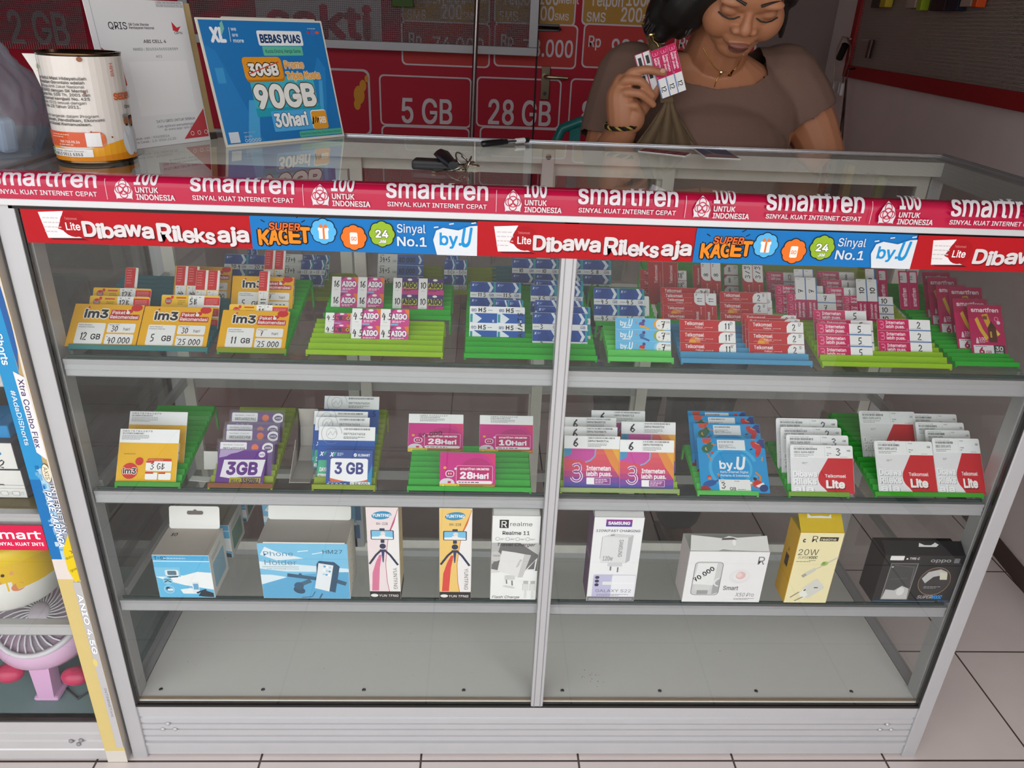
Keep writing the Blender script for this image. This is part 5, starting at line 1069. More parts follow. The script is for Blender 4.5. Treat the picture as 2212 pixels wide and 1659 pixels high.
# ---------------------------------------------------------------- boxed goods on the lower glass shelf
cI, cJ, cK, cL = zoom(220, 1060, 3.95), zoom(700, 1060, 3.95), zoom(1220, 1070, 4.096), zoom(1640, 1090, 4.254)
ZB = Z3+.0004
class Box:
    def __init__(s, name, label, bl, br, tl, depth, front, side=None, top='#e8e6e2', sidecol='#dedcd6', cat='box', yf=None, m=None, group=None, zs=ZB):
        p = at_z(zs, *bl); q = at_z(zs, *br); s.x0, s.x1 = p.x, q.x; s.y = (p.y+q.y)/2 if yf is None else yf
        if yf is not None: s.x0, s.x1 = at_y(yf, *bl).x, at_y(yf, *br).x
        s.y = max(s.y, .0095); s.x1 = min(s.x1, .7365) if s.x0 < .739 else s.x1; s.z0 = zs; s.h = min(at_y(s.y, *tl).z-zs, Z2-.030-zs); s.d = depth; s.w = s.x1-s.x0
        s.rt = thing(name, label, cat, ((s.x0+s.x1)/2, s.y+depth/2, zs), group)
        mb = MB(); mb.box((s.x0, s.y, zs), (s.x1, s.y+depth, zs+s.h), sidecol, bev=.0008)
        W_, H_, D_ = s.w*1000, s.h*1000, depth*1000
        A = Art(); A.rect(.7, .7, W_-1.4, H_-1.4, '#f0eeec'); front(A, W_, H_); A.clip(W_, H_); A.emit(mb, frame((s.x0, s.y, zs), (1, 0, 0), (0, 0, 1)), .00003, .000012)
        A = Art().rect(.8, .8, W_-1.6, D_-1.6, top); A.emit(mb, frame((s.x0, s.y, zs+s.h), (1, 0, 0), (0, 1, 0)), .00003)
        if side:
            A = Art(); side(A, D_, H_); A.clip(D_, H_)
            A.emit(mb, frame((s.x1, s.y, zs), (0, 1, 0), (0, 0, 1)), .00003, .000012)
            A.emit(mb, frame((s.x0, s.y+depth, zs), (0, -1, 0), (0, 0, 1)), .00003, .000012)
        s.body = mb.build('carton_body', m or M_PAPER, s.rt)
    def flap(s, name, pts, col, y, lean=0, thick=.0008, hole=None):
        """upright tab: outline in mm over the box width, standing on the top"""
        mb = MB(); M = Matrix.Translation(V((s.x0, y, s.z0+s.h))) @ Matrix.Rotation(lean, 4, 'X')
        mb.prism(pts, lambda u, v, t: M @ V((u/1000, t, v/1000)), 0, thick, col)
        if hole:
            A = Art(); hole(A); A.emit(mb, lambda u, v, d: M @ V((u/1000, -d, v/1000)))
        o = mb.build(name, M_PAPER, s.rt); return o
    def done(s): return rebase(s.rt)
def rr(x0, y0, x1, y1, r): return Art().rect(x0, y0, x1-x0, y1-y0, '#fff', r).ops[0][0]
def bike_front(A, w, h):
    A.rect(.7, .7, w-1.4, h-1.4, '#63b9e2'); A.rect(.7, h-11, w-1.4, 10, '#4fa9d8'); A.rect(.7, h-13, w-1.4, 1.4, '#eef2f4'); A.pen('T-03', 3, h-9, 6, w=5); A.fine(18, h-7, w*.55, 1.4, '#cfe6f2')
    A.poly([(0, h*.5), (w*.2, h*.54), (w*.5, h*.53), (w*.75, h*.62), (w, h*.6), (w, h*.2), (w*.5, h*.3), (w*.2, h*.4)], '#eef1f1'); A.rect(0, h*.5, w*.45, h*.22, '#7cc4e6'); A.rect(w*.18, h*.52, w*.24, h*.14, '#dfe8ec', 3); A.rect(w*.22, h*.54, w*.16, h*.1, '#5a7484', 2); A.poly([(w*.2, h*.5), (w*.4, h*.52), (w*.4, h*.49), (w*.22, h*.47)], '#33414d')
    A.circ(w*.2, h*.4, 8, '#8fcbe6'); A.line([(w*.14, h*.37), (w*.2, h*.41), (w*.26, h*.37)], 2, '#2c3a46'); A.line([(w*.14, h*.43), (w*.26, h*.44)], 1.4, '#2c3a46'); A.ring(w*.2, h*.2, 8, .8, '#dceaf2', 18); A.circ(w*.18, h*.22, 3.4, '#2f3d49'); A.rect(w*.17, h*.17, 9, 4, '#eef1f1', 1)
    A.poly([(w*.44, h*.1), (w*.4, h*.2), (w*.6, h*.24), (w*.7, h*.1)], '#eef1f1'); A.rect(w*.62, h*.12, w*.12, h*.26, '#dfe5ea', 1); A.rect(w*.64, h*.2, w*.09, h*.14, '#6aa4c8'); A.poly([(w*.7, h*.05), (w*.8, h*.2), (w*.98, h*.12), (w*.98, h*.02), (w*.8, h*.03)], '#28323c'); A.line([(w*.68, h*.12), (w*.86, h*.2)], 3, '#28323c')
def win_side(col):
    def f(A, d, h): A.rect(1, 1, d-2, h-2, '#dcdad2'); A.rect(d*.14, h*.14, d*.72, h*.56, col, 4); A.fine(d*.14, h*.86, d*.6, 1.2, '#8a8f8a', 3, 3)
    return f
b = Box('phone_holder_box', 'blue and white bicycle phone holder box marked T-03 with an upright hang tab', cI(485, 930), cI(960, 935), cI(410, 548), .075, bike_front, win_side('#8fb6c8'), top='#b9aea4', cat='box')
w_ = b.w*1000
b.flap('hang_tab', rr(3, 0, w_-4, 40, 4), '#efece8', b.y+.072, -.3, hole=lambda A: (A.rect(w_*.36, 25, w_*.3, 7, '#6f665e', 3), A.circ(w_*.51, 31, 3.4, '#6f665e')))
mb = MB(); A = Art().pen('80', 12, 50, 9); A.emit(mb, frame((b.x0, b.y, b.z0+b.h), (1, 0, 0), (0, 1, 0)), .0003); mb.build('price_scribble', M_PAPER, b.rt); b.done()
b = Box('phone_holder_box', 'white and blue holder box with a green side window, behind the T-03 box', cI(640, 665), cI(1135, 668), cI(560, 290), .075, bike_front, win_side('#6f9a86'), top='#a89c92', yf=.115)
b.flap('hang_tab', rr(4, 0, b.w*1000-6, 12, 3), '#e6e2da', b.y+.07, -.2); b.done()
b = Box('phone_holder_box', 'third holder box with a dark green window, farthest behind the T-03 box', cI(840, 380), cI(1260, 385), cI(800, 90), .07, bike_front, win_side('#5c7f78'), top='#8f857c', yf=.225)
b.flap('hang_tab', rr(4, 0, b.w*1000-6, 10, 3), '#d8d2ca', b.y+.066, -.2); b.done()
def hm_front(A, w, h):
    A.rect(.7, .7, w-1.4, h-1.4, '#5fa9d2'); A.poly([(0, h*.36), (w*.3, h*.42), (w*.55, h*.46), (w, h*.5), (w, h), (0, h)], '#7cc0e2'); A.poly([(0, h*.55), (w*.3, h*.5), (w, h*.5), (w, h*.56), (w*.5, h*.62), (0, h*.68)], '#d9e8ef'); A.poly([(w*.02, h*.8), (w*.08, h*.94), (w*.2, h*.86), (w*.5, h*.74), (w*.2, h*.7)], '#dfeaf0'); A.line([(w*.44, h*.86), (w*.56, h*.88)], 1.6, '#e4eef2'); A.line([(w*.6, h*.82), (w*.72, h*.85)], 1.6, '#e4eef2'); A.poly([(0, h*.26), (w*.3, h*.4), (w*.12, h*.44), (0, h*.44)], '#dcebf2')
    A.text('Phone', w*.06, h*.78, 9, '#4c8ab0', w=w*.33); A.text('Holder', w*.06, h*.62, 10, '#6d8ea2', w=w*.36); A.text('HM27', w*.72, h*.83, 7.6, '#2e5468', w=w*.22); A.line([(w*.03, h*.585), (w*.44, h*.585)], .7, '#5f7f92'); A.text('FOR OUTDOOR CYCLING', w*.08, h*.54, 2.2, '#5f7f92', w=w*.36)
    D1 = '#3d5e78'; A.line([(w*.3, h*.44), (w*.5, h*.4), (w*.7, h*.36)], 7, D1); A.line([(w*.8, h*.36), (w*.96, h*.28)], 8, D1); A.line([(w*.56, h*.34), (w*.4, h*.24)], 8, '#47697f'); A.circ(w*.42, h*.16, 10, '#36546c', 7, a=-.4); A.circ(w*.42, h*.24, 8, D1); A.rect(w*.43, h*.42, 5, 6, D1, 2)
    A.poly([(w*.64, h*.64), (w*.67, h*.7), (w*.84, h*.68), (w*.9, h*.6), (w*.83, h*.12), (w*.62, h*.2)], '#34536c'); A.poly([(w*.665, h*.66), (w*.83, h*.62), (w*.76, h*.14), (w*.6, h*.2)], '#e6eaee')
    for i in range(3):
        for j in range(3): A.circ(w*(.73+.03*i-.008*j), h*(.6-.07*j-.01*i), 2.1, ('#5fa9d2', '#f4f6f8', '#b8d2e2')[(i+j) % 3])
    A.line([(w*.6, h*.14), (w*.56, h*.04), (w*.44, h*.02)], 1.4, D1); A.line([(w*.68, h*.1), (w*.64, h*.0)], 2.4, D1)
b = Box('phone_holder_box', 'wide sky blue phone holder box marked HM27 with torn open top flap', cI(1375, 935), cI(2120, 940), cI(1318, 448), .07, hm_front, lambda A, d, h: (A.rect(1, 1, d-2, h-2, '#e0e0de'), [A.line([(d*.2+9*(k % 3), h*.1+k*h*.1), (d*.2+6+9*(k % 3), h*.14+k*h*.1), (d*.2+12+9*(k % 3), h*.1+k*h*.1)], .7, '#6a747c') for k in range(9)]), top='#b4aca6')
w_ = b.w*1000; b.flap('open_flap', rr(2, 0, w_-4, 26, 5), '#f0eeea', b.y+.066, -.35)
mb = MB(); mb.box((b.x0+.01, b.y+.0005, b.z0+b.h), (b.x1-.004, b.y+.002, b.z0+b.h+.002), '#e9e5e0'); mb.build('tuck_edge', M_PAPER, b.rt); b.done()
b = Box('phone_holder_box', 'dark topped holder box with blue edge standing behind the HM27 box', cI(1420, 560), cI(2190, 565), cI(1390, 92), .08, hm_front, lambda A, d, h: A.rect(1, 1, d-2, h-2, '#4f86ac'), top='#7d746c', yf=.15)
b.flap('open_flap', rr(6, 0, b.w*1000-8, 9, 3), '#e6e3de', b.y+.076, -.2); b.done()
def tripod(bg, stripe, curve):
    def f(A, w, h):
        A.rect(.7, .7, w-1.4, h-1.4, bg); e = [(w*(1.0-.02), h*.985), (w*.86, h*.86), (w*.68, h*.72), (w*.6, h*.55), (w*.55, h*.4), (w*.58, h*.2), (w*.64, h*.09)]
        A.poly([(w-.8, h*.985), *e[1:], (w-.8, h*.09)], '#efeae8'); A.line(e, 1, curve); A.poly([(w*.98, h*.98), (w*.8, h*.84), (w*.68, h*.74), (w*.72, h*.74), (w*.86, h*.84)], curve)
        A.poly([(w*.36, h*.5), (w*.44, h*.5), (w*.36, h*.36), (w*.3, h*.1), (w*.08, h*.1), (w*.12, h*.3), (w*.24, h*.42)], stripe)
        A.rect(.4, .4, w-.8, h*.09, '#2a2626'); A.circ(w*.15, h*.045, w*.12, '#e9e6e4', h*.018); A.text('YUN TFNG', w*.3, h*.03, h*.026, '#e6e2e0', w=w*.62, b=.02, it=.15)
        A.circ(w*.48, h*.92, w*.31, '#2f8cb8', h*.042, a=.12); A.text('YUNTFNG', w*.2, h*.905, h*.03, '#f0f4f6', w=w*.56, b=.04); A.text('XH-228', w*.3, h*.82, h*.026, '#4a4446', w=w*.36, b=.01)
        dk = '#2b3450'; A.rect(w*.4, h*.765, w*.16, h*.02, dk); A.rect(w*.12, h*.665, w*.72, h*.1, dk, 2); A.rect(w*.15, h*.672, w*.66, h*.086, '#7cc2e2', 1); A.poly([(w*.15, h*.672), (w*.81, h*.672), (w*.81, h*.69), (w*.5, h*.7), (w*.15, h*.695)], '#eef2f4'); A.circ(w*.5, h*.73, w*.075, '#e8dcd8'); A.poly([(w*.34, h*.674), (w*.4, h*.71), (w*.56, h*.715), (w*.6, h*.674)], '#f2ecea')
        A.rect(w*.42, h*.63, w*.12, h*.034, dk, 1); A.circ(w*.48, h*.595, w*.1, dk); A.poly([(w*.38, h*.56), (w*.58, h*.56), (w*.53, h*.53), (w*.43, h*.53)], dk)
        A.line([(w*.42, h*.55), (w*.26, h*.5), (w*.04, h*.4)], w*.07, dk); A.line([(w*.54, h*.55), (w*.7, h*.5), (w*.94, h*.39)], w*.07, dk); A.poly([(w*.43, h*.55), (w*.53, h*.55), (w*.49, h*.42), (w*.46, h*.42)], '#36406a')
        A.text('YUNTFNG', w*.78, h*.36, w*.12, '#6d6668', w=h*.24, rot=-90)
    return f
for bl, br, tl, bg, st, cu, tp, lb in ((cJ(392, 935), cJ(655, 940), cJ(357, 112), '#ecdcdc', '#d9799a', '#c8507c', '#d9b67c', 'tall pale pink tripod box marked XH-228'), (cJ(985, 930), cJ(1252, 936), cJ(975, 114), '#f0c873', '#dc4a42', '#d06a2a', '#d8b02a', 'tall orange tripod box marked XH-228')):
    b = Box('tripod_box', lb, bl, br, tl, .05, tripod(bg, st, cu), lambda A, d, h: (A.rect(1, 1, d-2, h-2, '#e2cfa0'), A.rect(0, 0, d, h*.09, '#2a2626'), [A.fine(d*.2, h*(.3+.1*k), d*.5, 1.2, '#8a7450') for k in range(6)]), top=tp, group='tripod boxes on the lower shelf')
    w_ = b.w*1000; b.flap('tuck_flap', rr(2, 0, w_-2, 7, 1), tp, b.y+.03, -1.35, hole=lambda A: A.fine(w_*.12, 4, w_*.35, 1.2, '#7a5a3a')); b.done()
b = Box('holder_sleeve', 'blue white narrow box squeezed between the HM27 box and the pink tripod box', cJ(270, 540), cJ(350, 545), cJ(262, 95), .05, lambda A, w, h: (A.rect(.5, .5, w-1, h-1, '#c3ced6'), A.rect(w*.1, h*.2, w*.5, h*.3, '#3f6f9c'), A.rect(w*.2, h*.6, w*.6, h*.3, '#4f86b4')), top='#8a96a0', yf=.15)
b.flap('tuck_flap', rr(1, 0, b.w*1000-1, 6, 1), '#cdd4d8', b.y+.03, -.3); b.done()
def realme_white(A, w, h):
    A.rect(.7, .7, w-1.4, h-1.4, '#efeeec'); A.rect(w*.15, h*.86, w*.19, h*.095, '#1d1c1d'); A.text('R', w*.19, h*.87, h*.07, '#f0efed', w=w*.11, b=.01); A.text('realme', w*.37, h*.885, h*.045, '#4c4a4a', w=w*.46, b=.0); A.text('Realme 11', w*.22, h*.785, h*.04, '#2c2a2a', w=w*.56, b=.03)
    for k in range(4): A.ring(w*(.12+.21*k), h*.735, w*.042, .5, '#555', 14); A.fine(w*(.18+.21*k), h*.735, w*.09, .7, '#777', 2, 1.6)
    A.rect(.7, h*.36, w-1.4, h*.33, '#6e6c6c'); A.poly([(0, h*.69), (w*.2, h*.69), (w*.1, h*.5), (0, h*.42)], '#b9b7b5'); A.circ(w*.09, h*.53, w*.12, '#c9c7c4', h*.06); A.text('Casual', w*.03, h*.53, h*.025, '#4a4848', w=w*.15); A.poly([(w*.6, h*.69), (w, h*.69), (w, h*.55), (w*.85, h*.6)], '#c4c2c0'); A.poly([(w*.72, h*.36), (w*.98, h*.52), (w*.94, h*.36)], '#e8e6e4'); A.poly([(w*.78, h*.38), (w*.94, h*.49), (w*.92, h*.38)], '#6a6868'); A.poly([(0, h*.38), (w*.2, h*.36), (w*.2, h*.34), (0, h*.33)], '#d9d7d5')
    A.text('Travel Charger', w*.12, h*.655, h*.034, '#2a2828', w=w*.8, b=.02, it=.25)
    A.poly([(w*.22, h*.6), (w*.5, h*.58), (w*.7, h*.56), (w*.58, h*.28), (w*.14, h*.36)], '#e4e2e0'); A.poly([(w*.7, h*.56), (w*.84, h*.55), (w*.68, h*.28), (w*.58, h*.28)], '#c9c7c5'); A.text('realme', w*.57, h*.4, h*.026, '#8a8886', w=w*.22, rot=68)
    A.rect(w*.3, h*.25, w*.22, h*.05, '#d2d0ce', 1); A.line([(w*.34, h*.25), (w*.35, h*.2)], 2, '#777573'); A.line([(w*.46, h*.24), (w*.47, h*.18)], 2, '#777573'); A.circ(w*.4, h*.16, w*.14, '#d6d4d2', h*.012, a=-.2)
    for x in (w*.76, w*.91): A.rect(x-w*.05, h*.2, w*.1, h*.035, '#b9b7b5'); A.rect(x-w*.06, h*.12, w*.12, h*.08, '#e0dedc', 1); A.rect(x-w*.02, h*.02, w*.04, h*.1, '#dddbd9'); A.line([(x-w*.06, h*.12), (x-w*.06, h*.2)], .4, '#999')
    A.text('Flash Charge', w*.04, h*.02, h*.03, '#5a5858', w=w*.6, it=.2)
b = Box('charger_box', 'white and grey travel charger box beside the middle post', cJ(1415, 925), cJ(1828, 933), cJ(1435, 212), .04, realme_white, lambda A, d, h: A.rect(1, 1, d-2, h-2, '#d9d7d5'), top='#e2e0dd')
w_ = b.w*1000; b.flap('hang_tab', rr(1.5, 0, w_-2, 25, 1.5), '#dddbd7', b.y+.0015, -1.05, hole=lambda A: A.rect(w_*.27, 13, w_*.46, 2.6, '#3c3836', 1)); b.done()
def sams(A, w, h):
    A.rect(.7, .7, w-1.4, h-1.4, '#eeedee'); A.rect(w*.24, h*.895, w*.52, h*.08, '#8a2f8c'); A.rect(w*.24, h*.895, w*.52, h*.04, '#5a3f9c'); A.text('SAMSUNG', w*.285, h*.918, h*.033, '#f4f1f6', w=w*.43, b=.05); A.text('120W/FAST CHARGING', w*.06, h*.835, h*.026, '#4a4258', w=w*.88, b=.02)
    A.poly([(w*.2, h*.78), (w*.72, h*.77), (w*.72, h*.47), (w*.2, h*.47)], '#e2e1e2'); A.poly([(w*.2, h*.78), (w*.4, h*.815), (w*.82, h*.8), (w*.72, h*.77)], '#d3d2d3'); A.poly([(w*.72, h*.77), (w*.82, h*.8), (w*.8, h*.5), (w*.72, h*.47)], '#bdbcbe'); A.line([(w*.36, h*.795), (w*.44, h*.8)], 1.4, '#555'); A.line([(w*.19, h*.52), (w*.2, h*.78)], .6, '#888'); A.text('SAMSUNG', w*.55, h*.745, w*.08, '#777', w=h*.2, b=.01, rot=-90); A.text('120w', w*.25, h*.5, h*.05, '#a9a8aa', w=w*.2, b=.04)
    A.rect(w*.36, h*.43, w*.3, h*.045, '#d3d2d4', 1); A.line([(w*.43, h*.43), (w*.43, h*.38)], 2.4, '#77777a'); A.line([(w*.58, h*.42), (w*.58, h*.36)], 2.4, '#77777a')
    A.rect(w*.1, h*.05, w*.46, h*.28, '#c3bfdc', 3); 
    for k in range(3): A.circ(w*.18, h*(.295-.045*k), w*.045, '#3a3450', h*.019)
    A.rect(w*.48, h*.03, w*.5, h*.3, '#d9d8e6', 3); A.rect(w*.49, h*.035, w*.48, h*.285, '#efeef2', 3); A.rect(w*.3, h*.215, w*.66, h*.02, '#f4f3f4', 1); A.rect(w*.3, h*.205, w*.2, h*.04, '#e9e8ea', 1)
    A.text('GALAXY S22', w*.17, h*.115, h*.035, '#6a6682', w=w*.74, b=.0); A.fine(w*.2, h*.085, w*.66, 1, '#8a88a0', 2, 2); A.rect(.7, .7, w-1.4, h*.055, '#77757a'); A.fine(w*.05, h*.03, w*.9, 1.2, '#c8c6ca', 2, 2.2)
b = Box('charger_box', 'tall white fast charging box with violet side next to the middle post', cK(190, 943), cK(612, 950), cK(255, 192), .05, sams, lambda A, d, h: (A.rect(1, 1, d-2, h-2, '#6a4a6c'), A.fine(d*.2, h*.5, d*.6, 1.5, '#c0a8c0', 3, 4)), top='#dddbd9')
w_ = b.w*1000; b.flap('hang_tab', rr(1, 0, w_-1, 22, 1.5), '#dcdad8', b.y+.0015, -1.05, hole=lambda A: A.rect(w_*.27, 12, w_*.46, 2, '#5a504a', 1))
mb = MB(); mb.box((b.x0+w_*.0004, b.y+.018, b.z0+b.h+.0112), (b.x0+w_*.0006, b.y+.03, b.z0+b.h+.0118), '#e6e4e2'); mb.build('tuck_flap', M_PAPER, b.rt); b.done()
def smart(A, w, h):
    A.rect(.7, .7, w-1.4, h-1.4, '#eceaea'); A.rect(w*.09, h*.14, w*.36, h*.66, '#8d8c8c', 7); A.rect(w*.1, h*.15, w*.34, h*.64, '#cfcecd', 6); A.poly([(w*.1, h*.36), (w*.13, h*.77), (w*.37, h*.78), (w*.36, h*.34)], '#eae9e8'); A.rect(w*.13, h*.24, w*.2, h*.1, '#d5d4d3', 1); A.rect(w*.17, h*.16, w*.14, h*.08, '#a09f9e'); A.poly([(w*.36, h*.34), (w*.44, h*.5), (w*.44, h*.2), (w*.36, h*.16)], '#a9a8a8'); A.ring(w*.43, h*.4, 8, 2.6, '#e6e5e4', 12, 90, 270)
    A.pen('70.000', w*.13, h*.4, 9, w=7.4, th=1.3, rot=42)
    for r in (15, 13, 11): A.ring(w*.68, h*.52, r*1.15, .4, '#dccfcf', 26, ry=r*.95)
    A.circ(w*.69, h*.54, 8.5, '#e6bcb8', 8); A.circ(w*.67, h*.55, 5, '#ecd3d0'); A.text('R', w*.87, h*.76, h*.15, '#77767a', w=w*.085); A.text('Smart', w*.5, h*.25, h*.08, '#6a696c', w=w*.19, b=.02); A.text('X50 Pro', w*.67, h*.12, h*.075, '#8a898c', w=w*.24, it=.2); A.fine(w*.66, h*.075, w*.26, 1, '#999', 2, 2)
b = Box('charger_box', 'wide white earphone box with a price of 70.000 written on its window', cK(1038, 958), cK(1715, 940), cK(1110, 495), .05, smart, lambda A, d, h: A.rect(1, 1, d-2, h-2, '#d6ccca'), top='#d9d7d4')
w_ = b.w*1000; b.flap('torn_flap', [(1, 0), (w_*.35, 0), (w_*.42, 3), (w_*.5, 1.5), (w_-1, 0), (w_-3, 26), (w_*.6, 22), (w_*.5, 25), (w_*.42, 21), (4, 26)], '#dcd9d6', b.y+.002, -.75, hole=lambda A: (A.poly([(w_*.4, 18), (w_*.6, 19), (w_*.55, 22), (w_*.42, 21)], '#4a4440'), A.circ(w_*.56, 14, 3, '#f2f0ee', 5))); b.done()
def yel(A, w, h):
    A.rect(.7, .7, w-1.4, h-1.4, '#efe3b4'); A.pen('C', w*.1, h*.87, 6, w=6, th=1.5); A.text('R', w*.3, h*.87, h*.085, '#55524a', w=w*.13); A.rect(w*.47, h*.885, w*.42, h*.055, '#28251f'); A.text('realme', w*.5, h*.895, h*.033, '#e9dfb8', w=w*.34, b=.02)
    A.text('20W', w*.06, h*.69, h*.08, '#5c584a', w=w*.46); A.text('SUPER', w*.08, h*.64, h*.035, '#777260', w=w*.24, it=.2); A.text('VOOC', w*.33, h*.64, h*.035, '#3c392e', w=w*.19, b=.04, it=.2); A.line([(w*.34, h*.615), (w*.5, h*.615)], .9, '#55524a'); A.fine(w*.06, h*.595, w*.46, 1.2, '#777')
    A.line([(w*.99, h*.66), (w*.7, h*.55)], 3, '#cfcbbb'); A.circ(w*.72, h*.57, 6.5, '#a9bf72', 4.4, a=.4); A.circ(w*.7, h*.58, 3, '#7fa24a'); A.line([(w*.68, h*.535), (w*.5, h*.48)], 2, '#cfcbbb'); A.line([(w*.54, h*.495), (w*.36, h*.42)], 7, '#d2cfc2'); A.line([(w*.36, h*.42), (w*.28, h*.385)], 6, '#a9a698')
    A.poly([(w*.36, h*.22), (w*.64, h*.36), (w*.84, h*.25), (w*.86, h*.22), (w*.56, h*.08), (w*.46, h*.08)], '#d9d7ce'); A.poly([(w*.3, h*.14), (w*.4, h*.21), (w*.52, h*.12), (w*.42, h*.06)], '#ecebe2'); A.circ(w*.42, h*.19, 2.4, '#3a3830', 1.4, a=.6); A.line([(w*.3, h*.16), (w*.12, h*.08)], 2, '#8f8c80'); A.line([(w*.42, h*.09), (w*.24, h*.03)], 2, '#8f8c80'); A.rect(w*.62, h*.22, 7, 2.2, '#55524a')
b = Box('charger_box', 'yellow and cream charger box marked 20W with a torn white top slot', cL(228, 913), cL(618, 915), cL(405, 256), .045, yel, lambda A, d, h: (A.rect(.5, .5, d-1, h-1, '#d9a80f'), A.rect(d*.3, h*.42, d*.3, h*.16, '#3a3018'), A.text('R', d*.4, h*.62, 8, '#6a5010')), top='#d9b80f', sidecol='#d9a80f')
w_ = b.w*1000; b.flap('sloped_top', rr(1, 0, w_-1, 36, 1), '#d8b716', b.y+.001, -.85, hole=lambda A: A.poly([(w_*.2, 24), (w_*.75, 24), (w_*.75, 31), (w_*.68, 27), (w_*.52, 28), (w_*.3, 27), (w_*.22, 32)], '#efedea')); b.done()
def opp(A, w, h):
    A.rect(.5, .5, w-1, h-1, '#2b2a2c'); A.rect(w*.07, h*.9, w*.17, h*.09, '#e6e4e2', 1); A.circ(w*.28, h*.93, 1.7, '#e6e4e2'); A.text('TYPE-C', w*.31, h*.915, h*.045, '#e2e0de', w=w*.12, b=.03); A.text('oppo', w*.58, h*.87, h*.07, '#a9a8a8', w=w*.25, b=.02); A.rect(w*.87, h*.85, w*.07, h*.1, '#77777a', 2)
    A.poly([(w*.1, h*.06), (w*.44, h*.06), (w*.44, h*.84), (w*.1, h*.84)], '#8f8a84'); A.poly([(w*.11, h*.075), (w*.43, h*.075), (w*.43, h*.83), (w*.11, h*.83)], '#4a494a'); A.poly([(w*.11, h*.075), (w*.43, h*.075), (w*.42, h*.3), (w*.32, h*.36), (w*.24, h*.26), (w*.13, h*.28)], '#c2c0be'); A.circ(w*.32, h*.24, 7, '#dad8d6', 9); A.line([(w*.14, h*.8), (w*.4, h*.76), (w*.42, h*.4)], 1, '#77757a'); A.line([(w*.14, h*.5), (w*.36, h*.52)], .8, '#6a686a'); A.circ(w*.13, h*.76, 2, '#b9b7b5')
    A.circ(w*.71, h*.46, w*.2, '#b08a68', h*.3, n=28); A.circ(w*.71, h*.46, w*.195, '#3c3b3c', h*.29, n=28); A.poly([(w*.54, h*.52), (w*.6, h*.66), (w*.74, h*.72), (w*.84, h*.66), (w*.8, h*.6), (w*.68, h*.56), (w*.6, h*.42)], '#bdbcba'); A.poly([(w*.74, h*.66), (w*.84, h*.64), (w*.86, h*.5), (w*.77, h*.5)], '#d2cdb8'); A.fine(w*.6, h*.34, w*.22, 1.4, '#9a9896', 2, 3)
    A.text('SUPER', w*.56, h*.09, h*.065, '#b5b3b3', w=w*.19, it=.2, b=.02); A.text('VOOC', w*.75, h*.09, h*.07, '#2f8fd8', w=w*.12, it=.2, b=.05); A.text('R17 pro', w*.84, h*.02, h*.035, '#2f8fd8', w=w*.13, it=.2); A.line([(w*.01, h*.025), (w*.8, h*.025)], 1.6, '#2f6f9c')
b = Box('earphone_box', 'black window box marked TYPE-C standing in the corner of the lower shelf', cL(1032, 898), cL(1745, 898), cL(1185, 466), .05, opp, lambda A, d, h: A.rect(.5, .5, d-1, h-1, '#242325'), top='#262527', sidecol='#3a3634')
w_ = b.w*1000; b.flap('hang_tab', rr(1, 0, w_-1, 26, 1), '#262527', b.y+.001, -1.0, hole=lambda A: A.poly([(w_*.44, 15), (w_*.66, 15), (w_*.7, 19), (w_*.66, 23), (w_*.64, 21), (w_*.6, 18), (w_*.52, 18), (w_*.46, 22)], '#e9e7e5')); b.done()

# ---------------------------------------------------------------- on the counter
ZT = H+.0004
def clampz(mb):
    for i, v in enumerate(mb.v):
        if v[2] < ZT: mb.v[i] = (v[0], v[1], ZT)
def board_axes(bl, br, tl, z):
    """foot line on the counter and lean of a standing board, from its three corners"""
    p, q = at_z(z, *bl), at_z(z, *br); u = (q-p).normalized(); back = V((-u.y, u.x, 0)); t = on_plane(p, u, *tl)-p
    L = math.hypot(t.dot(back), t.z); up = (back*t.dot(back)+V((0, 0, t.z))).normalized()
    return p, u, up, back, (q-p).length*1000, L*1000
p, u, up, bk, w_, h_ = board_axes((490, 319), (744, 294.5), (421, 37), ZT)
rt = thing('promo_board', 'blue folded cardboard promo board offering 90GB, standing on the counter glass', 'board', p+u*(w_/2000)+bk*.02)
fr = frame(p, u, up); n_ = u.cross(up); mb = MB()
mb.prism([(0, 0), (w_, 0), (w_, h_), (0, h_)], lambda a, b, t: fr(a, b, t), -.003, 0, '#e2dccd')
A = Art().rect(3, 4, w_-6, h_-7, '#2478bb'); k = w_/268
A.poly([(3, 4), (70, 4), (20, h_*.75), (3, h_*.8)], '#2a82c6'); A.poly([(w_*.6, 4), (w_*.85, 4), (w_*.95, h_*.6), (w_*.9, h_*.7)], '#2d86c8')
A.rect(12, h_*.5, 14, h_*.12, '#3f9ad2'); A.poly([(40, 4), (62, 4), (76, h_*.36), (58, h_*.36)], '#4fa8dc'); A.poly([(w_*.8, h_*.1), (w_*.84, h_*.1), (w_*.9, h_*.5), (w_*.87, h_*.5)], '#4fa8dc')
A.text('XL', 18, h_*.82, 20, '#f2f5f8', w=24, b=.06, it=.1); A.poly([(36, h_*.86), (44, h_*.92), (43, h_*.98), (38, h_*.96)], '#7cc2b4'); A.line([(50, h_*.82), (52, h_*.93)], .8, '#e6eef4')
for j, t_ in enumerate(('we', 'are', 'more')): A.text(t_, 55, h_*(.905-.045*j), 5.4, '#e6eef4', b=.015 if j < 2 else .03, w=(9, 10, 18)[j])
A.rect(w_*.43, h_*.79, w_*.37, h_*.12, '#f3f5f6', 3); A.text('BEBAS PUAS', w_*.45, h_*.815, 12, '#23426c', w=w_*.33, b=.05); A.rect(w_*.45, h_*.71, w_*.33, h_*.075, '#63c0a4', 2); A.text('Kuota Ekstra, Harga Sama', w_*.47, h_*.733, 5.2, '#22505c', w=w_*.29, b=.01)
